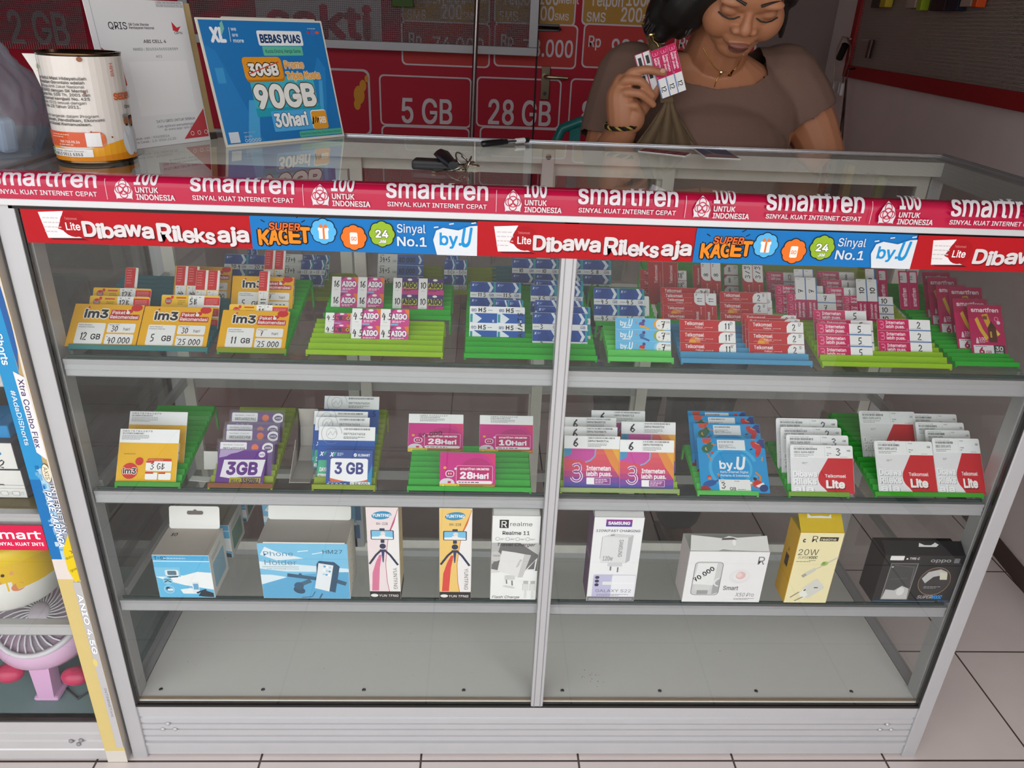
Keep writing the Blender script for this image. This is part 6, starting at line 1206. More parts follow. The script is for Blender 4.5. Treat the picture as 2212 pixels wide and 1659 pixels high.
A.circ(w_*.94, h_*.9, 4, '#e0603a', 2.4); A.circ(w_*.9, h_*.9, 5, '#4a72c0', 5); A.fine(w_*.86, h_*.93, w_*.1, 1, '#cfe0ee'); A.circ(w_*.86, h_*.9, 2.4, '#d83a3a')
A.poly([(w_*.29, h_*.44), (w_*.76, h_*.47), (w_*.84, h_*.27), (w_*.8, h_*.22), (w_*.29, h_*.22)], '#2aa3b8'); A.rect(w_*.29, h_*.29, w_*.53, h_*.25, '#46b9cc', 2)
A.rect(w_*.27, h_*.5, w_*.31, h_*.19, '#c7791c', 6); A.rect(w_*.265, h_*.52, w_*.31, h_*.18, '#eb9a2a', 6); A.text('30GB', w_*.305, h_*.555, 17, '#f5f1ea', w=w_*.23, b=.06, out=(.05, '#3a2c1c')); A.line([(w_*.295, h_*.565), (w_*.555, h_*.66)], 1.6, '#d23a30')
A.text('Promo', w_*.6, h_*.605, 11.5, '#f0a94a', w=w_*.16, b=.05, out=(.03, '#f7ede0')); A.text('Triple Kuota', w_*.595, h_*.515, 11.5, '#f0a94a', w=w_*.29, b=.05, out=(.03, '#f7ede0'))
A.text('90GB', w_*.31, h_*.295, 33, '#f6f4ee', w=w_*.49, b=.06, out=(.03, '#5a5648'), sh=(1, -1.4, '#4a4840')); A.rect(w_*.4, h_*.09, w_*.34, h_*.17, '#52aee6', 2); A.text('30hari', w_*.42, h_*.13, 20, '#f6f6f4', w=w_*.27, b=.05, out=(.03, '#35566e')); A.rect(w_*.73, h_*.085, w_*.14, h_*.165, '#f2f2ee', 5); A.rect(w_*.735, h_*.085, w_*.135, h_*.155, '#e8a032', 4); A.text('RB', w_*.8, h_*.135, 10, '#f5f1ea', w=w_*.055, b=.04)
A.line([(w_*.735, h_*.13), (w_*.75, h_*.19), (w_*.757, h_*.14), (w_*.772, h_*.19), (w_*.78, h_*.14), (w_*.79, h_*.18)], 3.4, '#15181c'); A.rect(w_*.6, h_*.028, w_*.385, h_*.05, '#57b59a', 2); A.text('Paket Promo Hanya Bisa di Beli Melalui Sidompul', w_*.61, h_*.045, 3.4, '#1e4a52', w=w_*.36)
A.rect(w_*.035, h_*.03, w_*.075, h_*.085, '#d5dde2'); A.fine(w_*.15, h_*.1, w_*.14, 1.6, '#7fb0d2'); A.text('@myXL', w_*.15, h_*.065, 3, '#cfe2ee', w=w_*.06)
for j in range(5): A.ring(w_*(.158+.026*j), h_*.04, 2.2, .9, '#cfe2ee', 10)
A.emit(mb, fr, .0001, .00002); clampz(mb); mb.build('front_panel', M_GLOSS, rt)
mb = MB(); e0 = fr(0, h_, -.003); mb.prism([(0, 0), (w_*.5, 0), (w_*.42, -h_*.95), (w_*.1, -h_*.95)][::-1], lambda a, b, t: fr(w_*.1+a, h_+b*1.0, 0)*1+V((0, 0, 0))+bk*((-b/1000)*.2+.004+t), 0, .003, '#d8d2c4'); 
clampz(mb); mb.build('back_panel', M_CARTON, rt); mb = MB(); mb.prism([(w_*.18, 0), (w_*.96, 0), (w_*.95, 4), (w_*.2, 4)], lambda a, b, t: fr(a, h_+b-1, t), -.006, -.003, '#ddd6c6'); mb.build('top_fold', M_CARTON, rt); rebase(rt)
p, u, up, bk, w_, h_ = board_axes((272, 325), (455, 302), (196, 18), ZT)
h_ += 14
rt = thing('payment_stand', 'white payment sign on a wooden backed stand between the tin and the blue board', 'sign stand', p+u*(w_/2000)+bk*.03)
fr = frame(p, u, up); mb = MB(); mb.prism([(-9, 0), (w_, 0), (w_, h_), (-9, h_)], lambda a, b, t: fr(a, b, t), -.0016, 0, '#e9e8e8')
A = Art().rect(-8.5, .5, w_+8, h_-1, '#eeedee'); A.line([(0, 0), (0, h_)], .5, '#6a686a'); X = lambda f: f*w_; Y = lambda f: f*h_
A.text('QRIS', X(.13), Y(.805), 9.5, '#3a3638', w=X(.19), b=.01); A.text('QR Code Standar', X(.34), Y(.83), 3.2, '#4a4648', w=X(.22), b=.03); A.text('Pembayaran Nasional', X(.34), Y(.808), 3.2, '#4a4648', w=X(.27), b=.03); A.poly([(X(.82), Y(.86)), (X(.87), Y(.82)), (X(.92), Y(.83)), (X(.87), Y(.79)), (X(.82), Y(.8))], '#cf3a42'); A.text('GPN', X(.83), Y(.775), 3.6, '#4a4648', w=X(.09), b=.01)
A.text('ABI CELL 4', X(.46), Y(.715), 4.4, '#3c3a3c', w=X(.25), b=.03); A.text('NMID : ID1024365028389', X(.33), Y(.665), 3.6, '#6a686a', w=X(.5)); A.text('A01', X(.56), Y(.615), 3.6, '#6a686a', w=X(.07))
A.poly([(X(.0)+.6, Y(.69)), (X(.17), Y(.575)), (X(.18), Y(.44)), (.6, Y(.33))], '#c94a50'); A.rect(X(.25), Y(.22), X(.65), Y(.37), '#f4f3f3'); 
A.text('SATU QRIS UNTUK SEMUA', X(.4), Y(.165), 3.8, '#5a585a', w=X(.46)); A.text('Cek aplikasi penyelenggara', X(.4), Y(.13), 3.4, '#77757a', w=X(.48)); A.text('di: www.aspi-qris.id', X(.47), Y(.105), 3.4, '#77757a', w=X(.33)); A.text('Dicetak oleh : 93600014', X(.08), Y(.06), 3.4, '#77757a', w=X(.43)); A.text('Versi Cetak : 1.0-2024.12.20', X(.08), Y(.035), 3.4, '#77757a', w=X(.5))
A.poly([(X(.68), Y(.03)), (X(.985), Y(.03)), (X(.985), Y(.24))], '#c94a50'); [A.ring(X(.79+.085*j), Y(.065), 3, .9, '#efe6e6', 12) for j in range(3)]; A.rect(X(.68), Y(.955), X(.32), Y(.045)-.6, '#d9d8da'); A.text('VIA OKTAVIANI POU', X(.7), Y(.98), 3, '#4a484c', w=X(.28)); A.text('5128 010154775 32', X(.69), Y(.96), 3, '#4a484c', w=X(.3))
A.emit(mb, fr, .0001, .00002); clampz(mb); mb.build('sign_sheet', M_GLOSS, rt)
mb = MB(); mb.prism([(w_*.2, 12), (w_+13, 12), (w_+13, h_-2), (w_*.2, h_-2)], lambda a, b, t: fr(a, b, t), -.0052, -.0018, '#c3a878'); mb.build('wood_backing', M_CARTON, rt)
mb = MB(); mb.prism([(w_*.1, 0), (w_+16, 0), (w_+15, 11), (w_*.1, 11)], lambda a, b, t: fr(a, b, t), -.012, -.002, '#4c4540'); clampz(mb); mb.build('foot_bar', M_PLAS, rt)
mb = MB(); f0 = [fr(w_*.5, 100, -.006), fr(w_*.7, 100, -.006)]; mb.prism([(0, 0), (30, 0), (30, 1), (0, 1)], lambda a, b, t: (f0[0].lerp(V((f0[0].x, f0[0].y, ZT))+bk*.09, t))+u*(a/1000)+bk*(b/500), 0, 1, '#b59a6c'); clampz(mb); mb.build('prop_leg', M_CARTON, rt)
rebase(rt)
# donation tin
c = V((.083, .128, ZT)); r_ = .0505; h_ = at_y(.09, 150, 113).z-ZT
rt = thing('donation_tin', 'round donation tin wrapped in a white and orange charity leaflet', 'tin', c)
mb = MB(); mb.lathe([(r_-.002, 0), (r_+.0012, .0008), (r_+.0012, .003), (r_, .0045), (r_, h_-.004), (r_+.0014, h_-.003), (r_+.0014, h_), (r_-.003, h_), (r_-.003, h_-.004), (.001, h_-.005)], '#6f5a44', c, 40); mb.build('tin_body', M_CHROME, rt)
mb = MB(); CY = lambda a, b, d: V((c.x+(r_+.0004+d)*math.sin((a/1000+.024)/r_), c.y-(r_+.0004+d)*math.cos((a/1000+.024)/r_), c.z+.0045+b/1000)); hm = (h_-.009)*1000
A = Art(); N = 40
for i in range(N): A.rect(-150+300*i/N, 0, 300/N+.2, hm, '#dfd8d0')
wav = lambda a: 21+6*math.sin(a/24)
for i in range(N):
    a = -150+300*i/N; b_ = a+300/N+.2; A.poly([(a, 0), (b_, 0), (b_, wav(b_-10)), (a, wav(a-10))], '#eda528'); A.poly([(a, 0), (b_, 0), (b_, wav(b_-10)*.35), (a, wav(a-10)*.35)], '#e08a1c')
for j, (t_, e) in enumerate((('dan Baitul Maal Hidayatullah', 1), ('Perwakilan Gorontalo adalah', 1), ('Lembaga Amil Zakat Nasional', 0), ('(LAZNAS) dengan SK Menteri', 1), ('Agama No. 538 Th. 2001 dan', 1), ('beroperasi kembali No. 425', 1), ('Tahun 2015 sesuai dengan', 0), ('UU No. 23 Tahun 2011.', 1))): A.text(t_, -72, hm*.785-5*j, 3.5, '#55504e', w=(75, 72, 71, 74, 76, 75, 70, 62)[j]*.98, b=.03 if e else .01)
for j, t_ in enumerate(('Kami bergerak dalam Program', 'Dakwah, Pendidikan, Ekonomi', 'dan Sosial Kemanusiaan.')): A.text(t_, -70, hm*.43-5.1*j, 3.5, '#55504e', w=(78, 84, 68)[j], b=.03 if j else .01)
for i in range(8): A.rect(-76+8.2*i, 19, 8.4, 19, '#d9582c')
A.rect(-12, 18.5, 24, 20, '#d9682c', 8)
A.text('709.715.95.36', -48, 24, 3, '#f4e4d8', w=28, b=.03); A.fine(-62, 34, 30, 1, '#f0c8b0', 2, 3); A.line([(-70, 29), (-14, 29)], .4, '#f0c8b0'); A.fine(-50, 21, 32, 1.2, '#f0c8b0')
for i in range(3): A.rect(-12+6*i, 19.5, 6.1, 18, '#eceae8')
for i in range(8): A.rect(-72+8.2*i, 6, 8.4, 10, '#f1ede8')
A.circ(-67, 11, 4, '#3f8f4a', 5); A.ring(-67, 11, 2.4, .9, '#e6f0e6', 10); A.text('Layanan Jemput Donasi :', -61, 12.4, 2.2, '#5a5654', w=46); A.text('0813 5511 5353', -61, 7.4, 3.6, '#4a4644', w=42, b=.03)
A.text('BMH', -80, hm-17, 5.6, '#7fa05c', w=17, b=.03); A.fine(-80, hm-20, 16, .8, '#888'); A.text('SEDEKAH', 32, 78, 8, '#d2622c', w=50, b=.05); A.text('Cinta', 48, 66, 4, '#3c3836', w=14, b=.03); A.text('BMH', 38, hm-24, 5, '#c9583a', w=16, rot=90)
for px, s_, cap in ((46, 1, '#8f9a9c'), (58, .95, '#2c2826')):
    A.circ(px, 24, 11*s_, '#dfe2e6', 20*s_); A.circ(px, 49*s_+1, 5*s_, '#a06a48', 6.2*s_); A.rect(px-5.4*s_, 52*s_+1, 10.8*s_, 6, cap, 2); A.circ(px, 44*s_+1, 2.4, '#3a2c24', 2)
for a, b, d in ((-2, hm-3, 3.4), (-3, hm-44, 1.6), (-30, hm-53, 1.2), (20, 31, 1.2), (-4, 39, 1)): A.circ(a, b, d, '#8a4a20', d*.9)
mb2 = MB(); A.emit(mb2, CY, 0, .00001); mb2.build('charity_leaflet', M_GLOSS, rt)
mb = MB(); q = CY(-92, hm-2, .001); mb.add([CY(-84, 90, .0012), CY(-88, hm, .0012), q+V((-.014, -.008, .002)), CY(-88, 112, .002)+V((-.005, -.002, 0))], [(0, 1, 2, 3)], '#dedad4'); mb.v += [tuple(V(v)+V((0, .0006, 0))) for v in mb.v[:4]]; mb.f.append([7, 6, 5, 4]); mb.c.append(C('#dedad4')); mb.m.append(0); mb.sm.append(False)
mb.build('peeling_corner', M_PAPER, rt); rebase(rt)
# key fob with its ring of keys, pen, vouchers by the far edge
a, b = at_z(ZT+.007, 892, 352), at_z(ZT+.007, 975, 356); d = (b-a).normalized(); n2 = V((-d.y, d.x, 0)); M = Matrix((d, n2, V((0, 0, 1)))).transposed().to_4x4(); M.translation = V((a.x, a.y, ZT))
rt = thing('key_fob', 'black oblong remote key fob lying on the counter glass', 'key fob', a)
mb = MB(); mb.box((0, -.016, 0), (.066, .018, .013), '#1d1d20', M=M, bev=.0035); mb.build('fob_body', M_PLAS, rt); mb = MB(); mb.box((.006, -.0165, .005), (.06, -.0158, .0062), '#3a3a3e', M=M); mb.build('seam_line', M_PLAS, rt); rebase(rt)
rt = thing('key_bunch', 'bunch of steel keys on rings with a black plastic head, against the fob', 'keys', at_z(ZT, 990, 350))
kp = lambda x, y, z=.004: at_z(ZT+z, x, y)
mb = MB(); a, b = kp(952, 330, .02), kp(978, 358, .014); dd = (b-a).normalized(); mb.loft([[a+dd*t*(b-a).length+(V((dd.y, -dd.x, 0)).normalized()*math.cos(q*.7854)*w2+V((0, 0, 1))*math.sin(q*.7854)*.006) for q in range(8)] for t, w2 in ((0, .006), (.12, .013), (.6, .011), (1, .007))], '#151517'); mb.build('key_head', M_PLAS, rt)
mb = MB(); e = kp(962, 365, .003); f = kp(938, 372, .001); s2 = (f-e).normalized(); t2 = V((-s2.y, s2.x, 0)); mb.prism([(0, -.004), (.018, -.004), (.022, -.0015), (.02, .0035), (0, .004)], lambda a_, b_, t: e+s2*a_*1.2+t2*b_+V((0, 0, t)), 0, .0016, '#7a6a58'); mb.build('key_blade', M_CHROME, rt)
for (x, y, r2, ti, cc) in ((998, 346, .013, .9, '#b9b4ac'), (1012, 354, .011, 1.2, '#a9a298'), (985, 362, .014, .35, '#c0bab0'), (1008, 345, .009, .6, '#b0a89c')):
    mb = MB(); q = kp(x, y, .0016+r2*math.sin(ti)); Mx = Matrix.Translation(q) @ Matrix.Rotation(x*.7, 4, 'Z') @ Matrix.Rotation(ti, 4, 'X'); mb.tube([Mx @ V((r2*math.cos(g*.3927), r2*math.sin(g*.3927), 0)) for g in range(16)], .0013, cc, n=6, closed=True); mb.build('key_ring', M_CHROME, rt)
for (x0, y0, x1, y1) in ((1005, 356, 1036, 360), (1000, 362, 1022, 350), (975, 368, 1006, 366)):
    mb = MB(); e, f = kp(x0, y0, .004), kp(x1, y1, .0025); s2 = (f-e).normalized(); t2 = V((-s2.y, s2.x, 0)).normalized(); L = (f-e).length
    mb.prism([(0, -.003), (L*.5, -.003), (L*.55, -.0055), (L*.85, -.0055), (L, 0), (L*.85, .0055), (L*.55, .0055), (L*.5, .002), (L*.3, .003), (L*.2, .0015), (0, .0025)], lambda a_, b_, t: e+s2*a_+t2*b_+V((0, 0, t)), 0, .0016, '#b09c7a'); mb.build('key_blade', M_CHROME, rt)
rebase(rt)
a, b = at_z(ZT+.006, 1040, 311), at_z(ZT+.006, 1142, 302); d = (b-a).normalized(); L = (b-a).length; P_ = lambda t: a+d*(L*t)
rt = thing('pen', 'clear ballpoint pen with black cap and a barcode sticker lying by the far edge', 'pen', P_(.5))
mb = MB(); mb.tube([P_(.42), P_(.93)], .0042, '#b8b4b4', n=10); mb.build('clear_barrel', M_CLEAR, rt); mb = MB(); mb.tube([P_(.4), P_(.95)], .0018, '#3a3638', n=8); mb.build('ink_tube', M_PLAS, rt)
mb = MB(); mb.tube([P_(0), P_(.03), P_(.08), P_(.44)], lambda t: .0018+.0038*min(1, t*3), '#131315', n=10); mb.tube([P_(.44), P_(.52)], .0048, '#1b1b1d', n=10); mb.build('cap', M_PLAS, rt)
mb = MB(); mb.tube([P_(.72), P_(.9)], .0045, '#e6e4e2', n=10); A = Art().bars(2, 0, L*130, 3.4); mb.build('barcode_sticker', M_PAPER, rt); mb = MB(); mb.tube([P_(.93), P_(.99)], .0046, '#1b1b1d', n=10); mb.build('end_plug', M_PLAS, rt); rebase(rt)
def lying(c0, c1, c2, art, lb, name):
    o, e, f = (at_z(ZT, *q) for q in (c0, c1, c2)); A = art[0](); mb = MB(); u_, v_ = e-o, f-o
    v_ = v_-u_*(u_.dot(v_)/u_.dot(u_)); fn = lambda a, b, d: V((u_*(a/art[1])+v_*(b/art[2])+V((0, 0, d))))
    mb.prism([(0, 0), (art[1], 0), (art[1], art[2]), (0, art[2])], fn, 0, .0009, '#e4e2e0'); A.clip(art[1], art[2]); A.emit(mb, fn, .00095, .000012); ob = mb.build(name, M_PAPER); ob.location = o; tag(ob, lb, 'voucher')
def flat_red():
    A = Art().rect(1, 1, 88, 38, '#7a2836'); [A.rect(4+22*i, 4+18*j, 19, 14, '#8f4650') for i in range(4) for j in range(2)]; [A.ring(12+22*i, 12+18*j, 4, 1, '#c9a8ae', 10) for i in range(4) for j in range(2)]; return A
def flat_grey():
    A = Art().rect(1, 1, 68, 36, '#5a5f78'); A.poly([(1, 1), (69, 1), (69, 12), (30, 18), (1, 10)], '#9a7a78'); A.line([(22, 36), (30, 14)], 1.2, '#d8d8dc'); A.line([(12, 16), (66, 12)], .8, '#d0ccd0'); return A
lying((1378, 327), (1480, 338), (1386, 320), (flat_red, 90, 40), 'dark red voucher sheet lying flat on the counter by the far edge', 'loose_voucher')
lying((1525, 341), (1600, 344), (1520, 323), (flat_grey, 70, 38), 'grey picture voucher lying flat on the counter near the far edge', 'loose_voucher')
# plastic bag at the end of the counter
rt = thing('plastic_bag', 'crumpled clear plastic bag holding blue packets at the counter end', 'bag', at_z(ZT, 10, 365))
bc = V((-.075, .14, ZT)); mb = MB(); N = 72; rings = []
def crease(a, z):
    return .16*abs(math.sin(2.5*a+14*z+1))**.6+.09*abs(math.sin(5.5*a-31*z+2*math.sin(3*a)))**.7+.06*abs(math.sin(11*a+60*z))
for j in range(31):
    t = j/30; z = .001+.2*t; s_ = (.86+.2*math.sin(math.pi*min(1, t*1.6)))*(1 if t < .45 else max(.2, 1-((t-.45)/.5)**1.3*.8)); rings.append([bc+V((math.cos(6.2832*k/N)*.088*s_*(1.1-crease(6.2832*k/N, z)), math.sin(6.2832*k/N)*.078*s_*(1.1-crease(6.2832*k/N, z)), z+(.012*math.sin(9*6.2832*k/N)*t*.5))) for k in range(N)])
mb.loft(rings, '#dbe2ea', smooth=True, caps=False); M_BAG = mat('bag_film', .12, spec=.8, coat=.6, noise=.08, nscale=30, trans=.74); mb.build('bag_film', M_BAG, rt)
for k, (dx, dy, dz, rz, cc) in enumerate(((-.028, -.02, .004, .4, '#1f7cc4'), (.012, .014, .003, -.5, '#c3ccd8'), (-.026, -.012, .06, .9, '#2f90d4'), (.008, -.008, .058, .1, '#5f9cc8'))):
    mb = MB(); mb.box((-.022, -.012, 0), (.022, .012, .048), cc, M=Matrix.Translation(bc+V((dx, dy, dz))) @ Matrix.Rotation(rz, 4, 'Z') @ Matrix.Rotation(.12, 4, 'Y'), bev=.006); mb.build('packet', M_PLAS, rt)
rebase(rt)
# ---------------------------------------------------------------- neighbouring display case and what stands in it
yl = -.012; XR = -.0065; XL = -.95
lc = thing('display_case', 'neighbouring display case with torn printed cardboard wrapped round its post', 'display case', ((XL+XR)/2, .2, 0))
def lpart(mb, name, m): return mb.build(name, m, lc)
mb = MB(); mb.box((XR-.035, yl, 0), (XR, yl+.03, 1.06), '#c9c7c4', bev=.002); lpart(mb, 'front_post', M_ALU)
mb = MB(); mb.box((XL, yl, 0), (XL+.03, yl+.03, 1.06), '#c9c7c4', bev=.002); lpart(mb, 'front_post', M_ALU)
mb = MB(); P = [(.02, .004), (.02, .1), (0, .1), (0, .075), (.003, .073), (.003, .071), (0, .069), (0, .055), (.003, .053), (.003, .051), (0, .049), (0, .032), (-.002, .03), (-.002, .025), (0, .023), (0, .004)]
mb.prism([(u+yl+.002, v) for u, v in P[::-1]], SW, XL+.03, XR-.035, '#c6c4c4'); lpart(mb, 'kick_panel', M_ALU)
for dx, dz in ((0, 0), (.018, .002), (.012, -.008)):
    mb = MB(); q = at_y(yl, 153, 1602); mb.ell((q.x+dx, yl+.001, q.z+dz), (.0045, .003, .0045), '#8f8f90', n=10, k=6); lpart(mb, 'rivet', M_ALU)
mb = MB(); mb.box((XL+.02, yl+.01, .085), (XR-.006, .42, .1), '#7d9696'); lpart(mb, 'base_board', M_PAPER)
mb = MB(); mb.box((XR-.037, yl+.003, .1), (XR-.035, yl+.01, 1.0), '#171615'); lpart(mb, 'rubber_seal', M_PLAS)
mb = MB(); mb.box((XL+.03, yl+.003, .098), (XR-.035, yl+.01, .103), '#22201e'); lpart(mb, 'bottom_seal', M_PLAS)
for z in (.331, .556, .80):
    g = MB(); g.box((XL+.03, yl+.02, z-.006), (XR-.036, .41, z)); g = g.build('shelf_glass', M_GLASS, lc)
    mb = MB(); mb.prism(groove(yl+.008, z-.03, z-.006, 3, .0012)[::-1], SW, XL+.03, XR-.035, '#c0bebe'); mb.build('shelf_rail', M_ALU, g)
mb = MB(); mb.box((XL+.03, yl, .1), (XR-.037, yl+.004, 1.03)); lpart(mb, 'front_glass', M_GLASS)
mb = MB(); mb.box((XR-.008, yl+.03, .1), (XR-.004, .42, 1.03)); lpart(mb, 'side_glass', M_GLASS)
mb = MB(); mb.box((XL, .42, 0), (XR, .44, 1.06), '#3f3a38'); lpart(mb, 'rear_panel', M_MATTE)
mb = MB(); mb.box((XL, yl, 1.045), (XR+.001, .44, 1.0685), '#a9a4a2', bev=.001); lpart(mb, 'counter_top', M_MATTE)
mb = MB(); z0, z1 = .487, .535; mb.box((XL+.04, yl-.0008, z0), (XR-.037, yl-.0001, z1), '#cf1f4a'); A = Art()
A.text('smartfren', -128, 22, 15.5, '#f4f0f2', w=132, b=.03); A.text('SINYAL KUAT INTERNET CEPAT', -125, 9, 6, '#f4f0f2', w=130, b=.035); A.ops = [([(u, v) for u, v in vs], fs, c) for vs, fs, c in A.ops]
A2 = Art(); A2.sub(A, 950, 0); A2.clip(902, 47); A2.emit(mb, frame((-.95, yl-.0008, z0), (1, 0, 0), (0, 0, 1)), .00005, .00002); lpart(mb, 'brand_strip', M_PAPER)
# printed cardboard wrap on the post: faded blue above, bare yellow glue below
fw = 36; mb = MB(); A = Art(); rng = random.Random(3)
A.rect(0, 30, fw, 500, '#cdb878'); A.rect(0, 0, fw, 30, '#c9c4ba')
A.rect(0, 430, fw, 110, '#d9cfc6'); A.rect(0, 470, fw*.6, 300, '#1f6fae'); A.rect(0, 620, fw*.72, 440, '#2f8fc4'); A.poly([(fw*.55, 1058), (fw, 1058), (fw, 960), (fw*.9, 900), (fw*.93, 840), (fw*.75, 800)], '#2f5f9e'); A.rect(fw*.6, 470, fw*.4, 170, '#9aa0ae'); A.rect(fw*.45, 470, fw*.3, 170, '#a9c9dc')
for k in range(26): y_ = 480+rng.uniform(0, 160); A.rect(fw*rng.uniform(.3, .5), y_, fw*rng.uniform(.08, .25), rng.uniform(3, 9), rng.choice(('#1f6fae', '#b9d3e2', '#6aa9d0')))
A.poly([(fw*.52, 800), (fw*.94, 790), (fw*.95, 655), (fw*.6, 668)], '#e9e2e2')
A.text('Xtra Combo Flex', fw*.62, 788, 7.6, '#3a3460', w=112, b=.02, rot=-90); A.text('#AdaDiShorts', fw*.22, 770, 6.6, '#dfeaf2', w=90, b=.02, rot=-90); A.text('YouTube Shorts', fw*.2, 930, 10, '#e6eef4', w=120, b=.03, rot=-90)
A.text('PAKE JARINGA', fw*.5, 600, 9, '#eef1f4', w=105, b=.05, rot=-90, it=.2, out=(.05, '#1f5f9a')); A.text('INTERNETAN', fw*.78, 612, 7, '#dfe0e6', w=90, b=.04, rot=-90, out=(.05, '#4a4e5c'))
A.circ(fw*.78, 632, 6.4, '#3a2c2a', 17); A.circ(fw*.78, 632, 5.8, '#eadcc0', 16); A.text('AXIS', fw*.7, 643, 6, '#3a3030', w=22, b=.0, rot=-90)
A.poly([(fw*.62, 490), (fw, 520), (fw, 430), (fw*.8, 424), (fw*.6, 450)], '#dfc21f'); A.pen('A', fw*.85, 488, 6, w=8, rot=-60); A.text('dulu N', fw*.66, 470, 4.6, '#2a2410', w=20, rot=28); A.text('goan', fw*.72, 446, 4.6, '#2a2410', w=16, rot=28)
A.rect(fw*.66, 40, fw*.34, 385, '#b9b6b6'); A.text('ANIO 4.5G', fw*.72, 400, 8, '#f0f0f0', w=130, b=.05, rot=-90, out=(.05, '#8a8a90')); A.text('INTERNETAN', fw*.8, 190, 4, '#8a8890', w=70, b=.02, rot=-90); A.circ(fw*.72, 250, 4, '#d8c67a', 9)
A.poly([(fw*.9, 1058), (fw, 1058), (fw, 560), (fw*.93, 640), (fw*.97, 700), (fw*.9, 800), (fw*.96, 880), (fw*.88, 960)], '#d8cfc2'); A.clip(fw, 1058)
mb.box((XR-.0355, yl-.0012, .004), (XR+.0008, yl-.0003, 1.058), '#b9a070'); A.emit(mb, frame((XR-.0355, yl-.0012, 0), (1, 0, 0), (0, 0, 1)), .0001, .00002)
mb.box((XR+.0002, yl-.001, .05), (XR+.001, yl+.012, 1.05), '#bdb3a6'); lpart(mb, 'cardboard_wrap', M_PAPER); rebase(lc)
# boxes, tub and fan inside
zz = .5564
rt = thing('gadget_box', 'white headset box with blue letters and a scribbled 2, in the neighbouring case', 'box', (-.12, .06, zz))
x1 = at_y(.03, 60, 1070).x; mb = MB(); mb.box((x1-.16, .03, zz), (x1, .12, zz+.052), '#5a5a5e', bev=.001); A = Art().rect(1, 1, 158, 50, '#e9e6e2'); A.line([(0, 24), (159, 24)], .6, '#555'); A.line([(0, 18), (159, 18)], .5, '#777')
for k in range(5): A.rect(66+18*k, 5, 11, 8, '#8a8a8a', 1.5); A.rect(66.5+18*k, 5.5, 10, 7, '#ecebe8', 1.5); A.rect(79+18*k, 7, 4, 4, '#8a8a8a'); A.rect(79.4+18*k, 7.4, 3.2, 3.2, '#ecebe8')
A.line([(108, 24.6), (128, 25.4), (128, 23.4)], 1.6, '#444'); A.clip(160, 52); A.emit(mb, frame((x1-.16, .03, zz), (1, 0, 0), (0, 0, 1))); mb.build('carton_body', M_PAPER, rt)
mb = MB(); mb.box((x1-.16, .032, zz+.052), (x1-.004, .118, zz+.1), '#55555a', bev=.001); A = Art().rect(1, 1, 154, 46, '#ebe8e4'); A.text('lenovo', 84, 26, 7, '#2f86b8', w=52, b=.06); A.pen('S2', 118, 8, 14, w=9, rot=-20); A.clip(156, 47); A.emit(mb, frame((x1-.16, .032, zz+.052), (1, 0, 0), (0, 0, 1))); mb.build('carton_top', M_PAPER, rt)
mb = MB(); mb.box((x1-.16, .045, zz+.1), (x1-.012, .115, zz+.122), '#1f8fd0', bev=.002); mb.build('blue_lid', M_PAPER, rt); rebase(rt)
zz = .3314
rt = thing('chick_tub', 'yellow and white rounded plastic tub with a chick face, in the neighbouring case', 'tub', (-.16, .1, zz))
xe = at_y(.06, 133, 1300).x; cx_ = xe-.089; mb = MB()
prof = [(.074, 0), (.086, .012), (.09, .05), (.09, .1), (.084, .128), (.064, .135), (.001, .135)]
nn = 40; rings = [[V((cx_+r*math.cos(6.2832*k/nn), .092+r*math.sin(6.2832*k/nn), zz+z)) for k in range(nn)] for r, z in prof]; mb.loft(rings[:3], '#eceae4', caps=False)
mb.loft(rings[2:], '#eabf1c', caps=False); TB = lambda a, b, d: V((cx_+(.0904+d)*math.sin(a/90.), .092-(.0904+d)*math.cos(a/86.), zz+b/1000)); A = Art()
for k in range(24): a = -130+11*k; A.poly([(a, 48), (a+11.1, 48), (a+11.1, 52+16*abs(math.sin((a+11)/26))), (a, 52+16*abs(math.sin(a/26)))], '#eceae4')
A.circ(40, 84, 2.6, '#3a2c18', 3.2); A.circ(30, 70, 5, '#e89a50', 4); A.circ(58, 84, 9, '#e8a868', 5); A.circ(56, 54, 10, '#e08a5c', 8); A.fine(0, 92, 20, 1.6, '#b8900c', 2, 4); A.fine(-60, 38, 40, 1.6, '#c9803c'); A.emit(mb, TB, 0, .00003); mb.build('tub_body', M_PLAS, rt)
mb = MB(); mb.lathe([(.091, .1), (.0918, .104), (.0918, .122), (.084, .132), (.06, .137), (.001, .138)], '#f0cb20', (cx_, .092, zz), 40); mb.build('lid', M_PLAS, rt); rebase(rt)
zz = .1004
q = at_z(zz, 110, 1500)
rt = thing('desk_fan', 'pink and lilac round desk fan with crimson knobs in the neighbouring case', 'fan', (q.x, q.y, zz))
fc = V((at_y(.09, 100, 1400).x, .115, zz+.135)); M = Matrix.Translation(fc) @ Matrix.Rotation(math.radians(35), 4, 'X')
mb = MB(); mb.lathe([(.078, .024), (.09, .016), (.098, 0), (.094, -.022), (.08, -.038), (.05, -.048), (.001, -.05)], '#dbb2d0', n=44, M=M); mb.build('fan_shell', M_PLAS, rt)
mb = MB(); mb.lathe([(.074, .024), (.074, .03), (.08, .031), (.083, .026), (.082, .02)], '#d8d2d8', n=44, M=M); mb.build('grille_ring', M_PLAS, rt)
mb = MB(); mb.lathe([(.074, .021), (.001, .020)], '#5b5560', n=32, M=M); mb.build('fan_hollow', M_PLAS, rt)
mb = MB()
for k in range(30): a = 6.2832*k/30; mb.tube([M @ V((math.cos(a+.5*t)*(.018+.056*t), math.sin(a+.5*t)*(.018+.056*t), .026)) for t in (0, .25, .5, .75, 1)], .0016, '#e6e2e6', n=6)
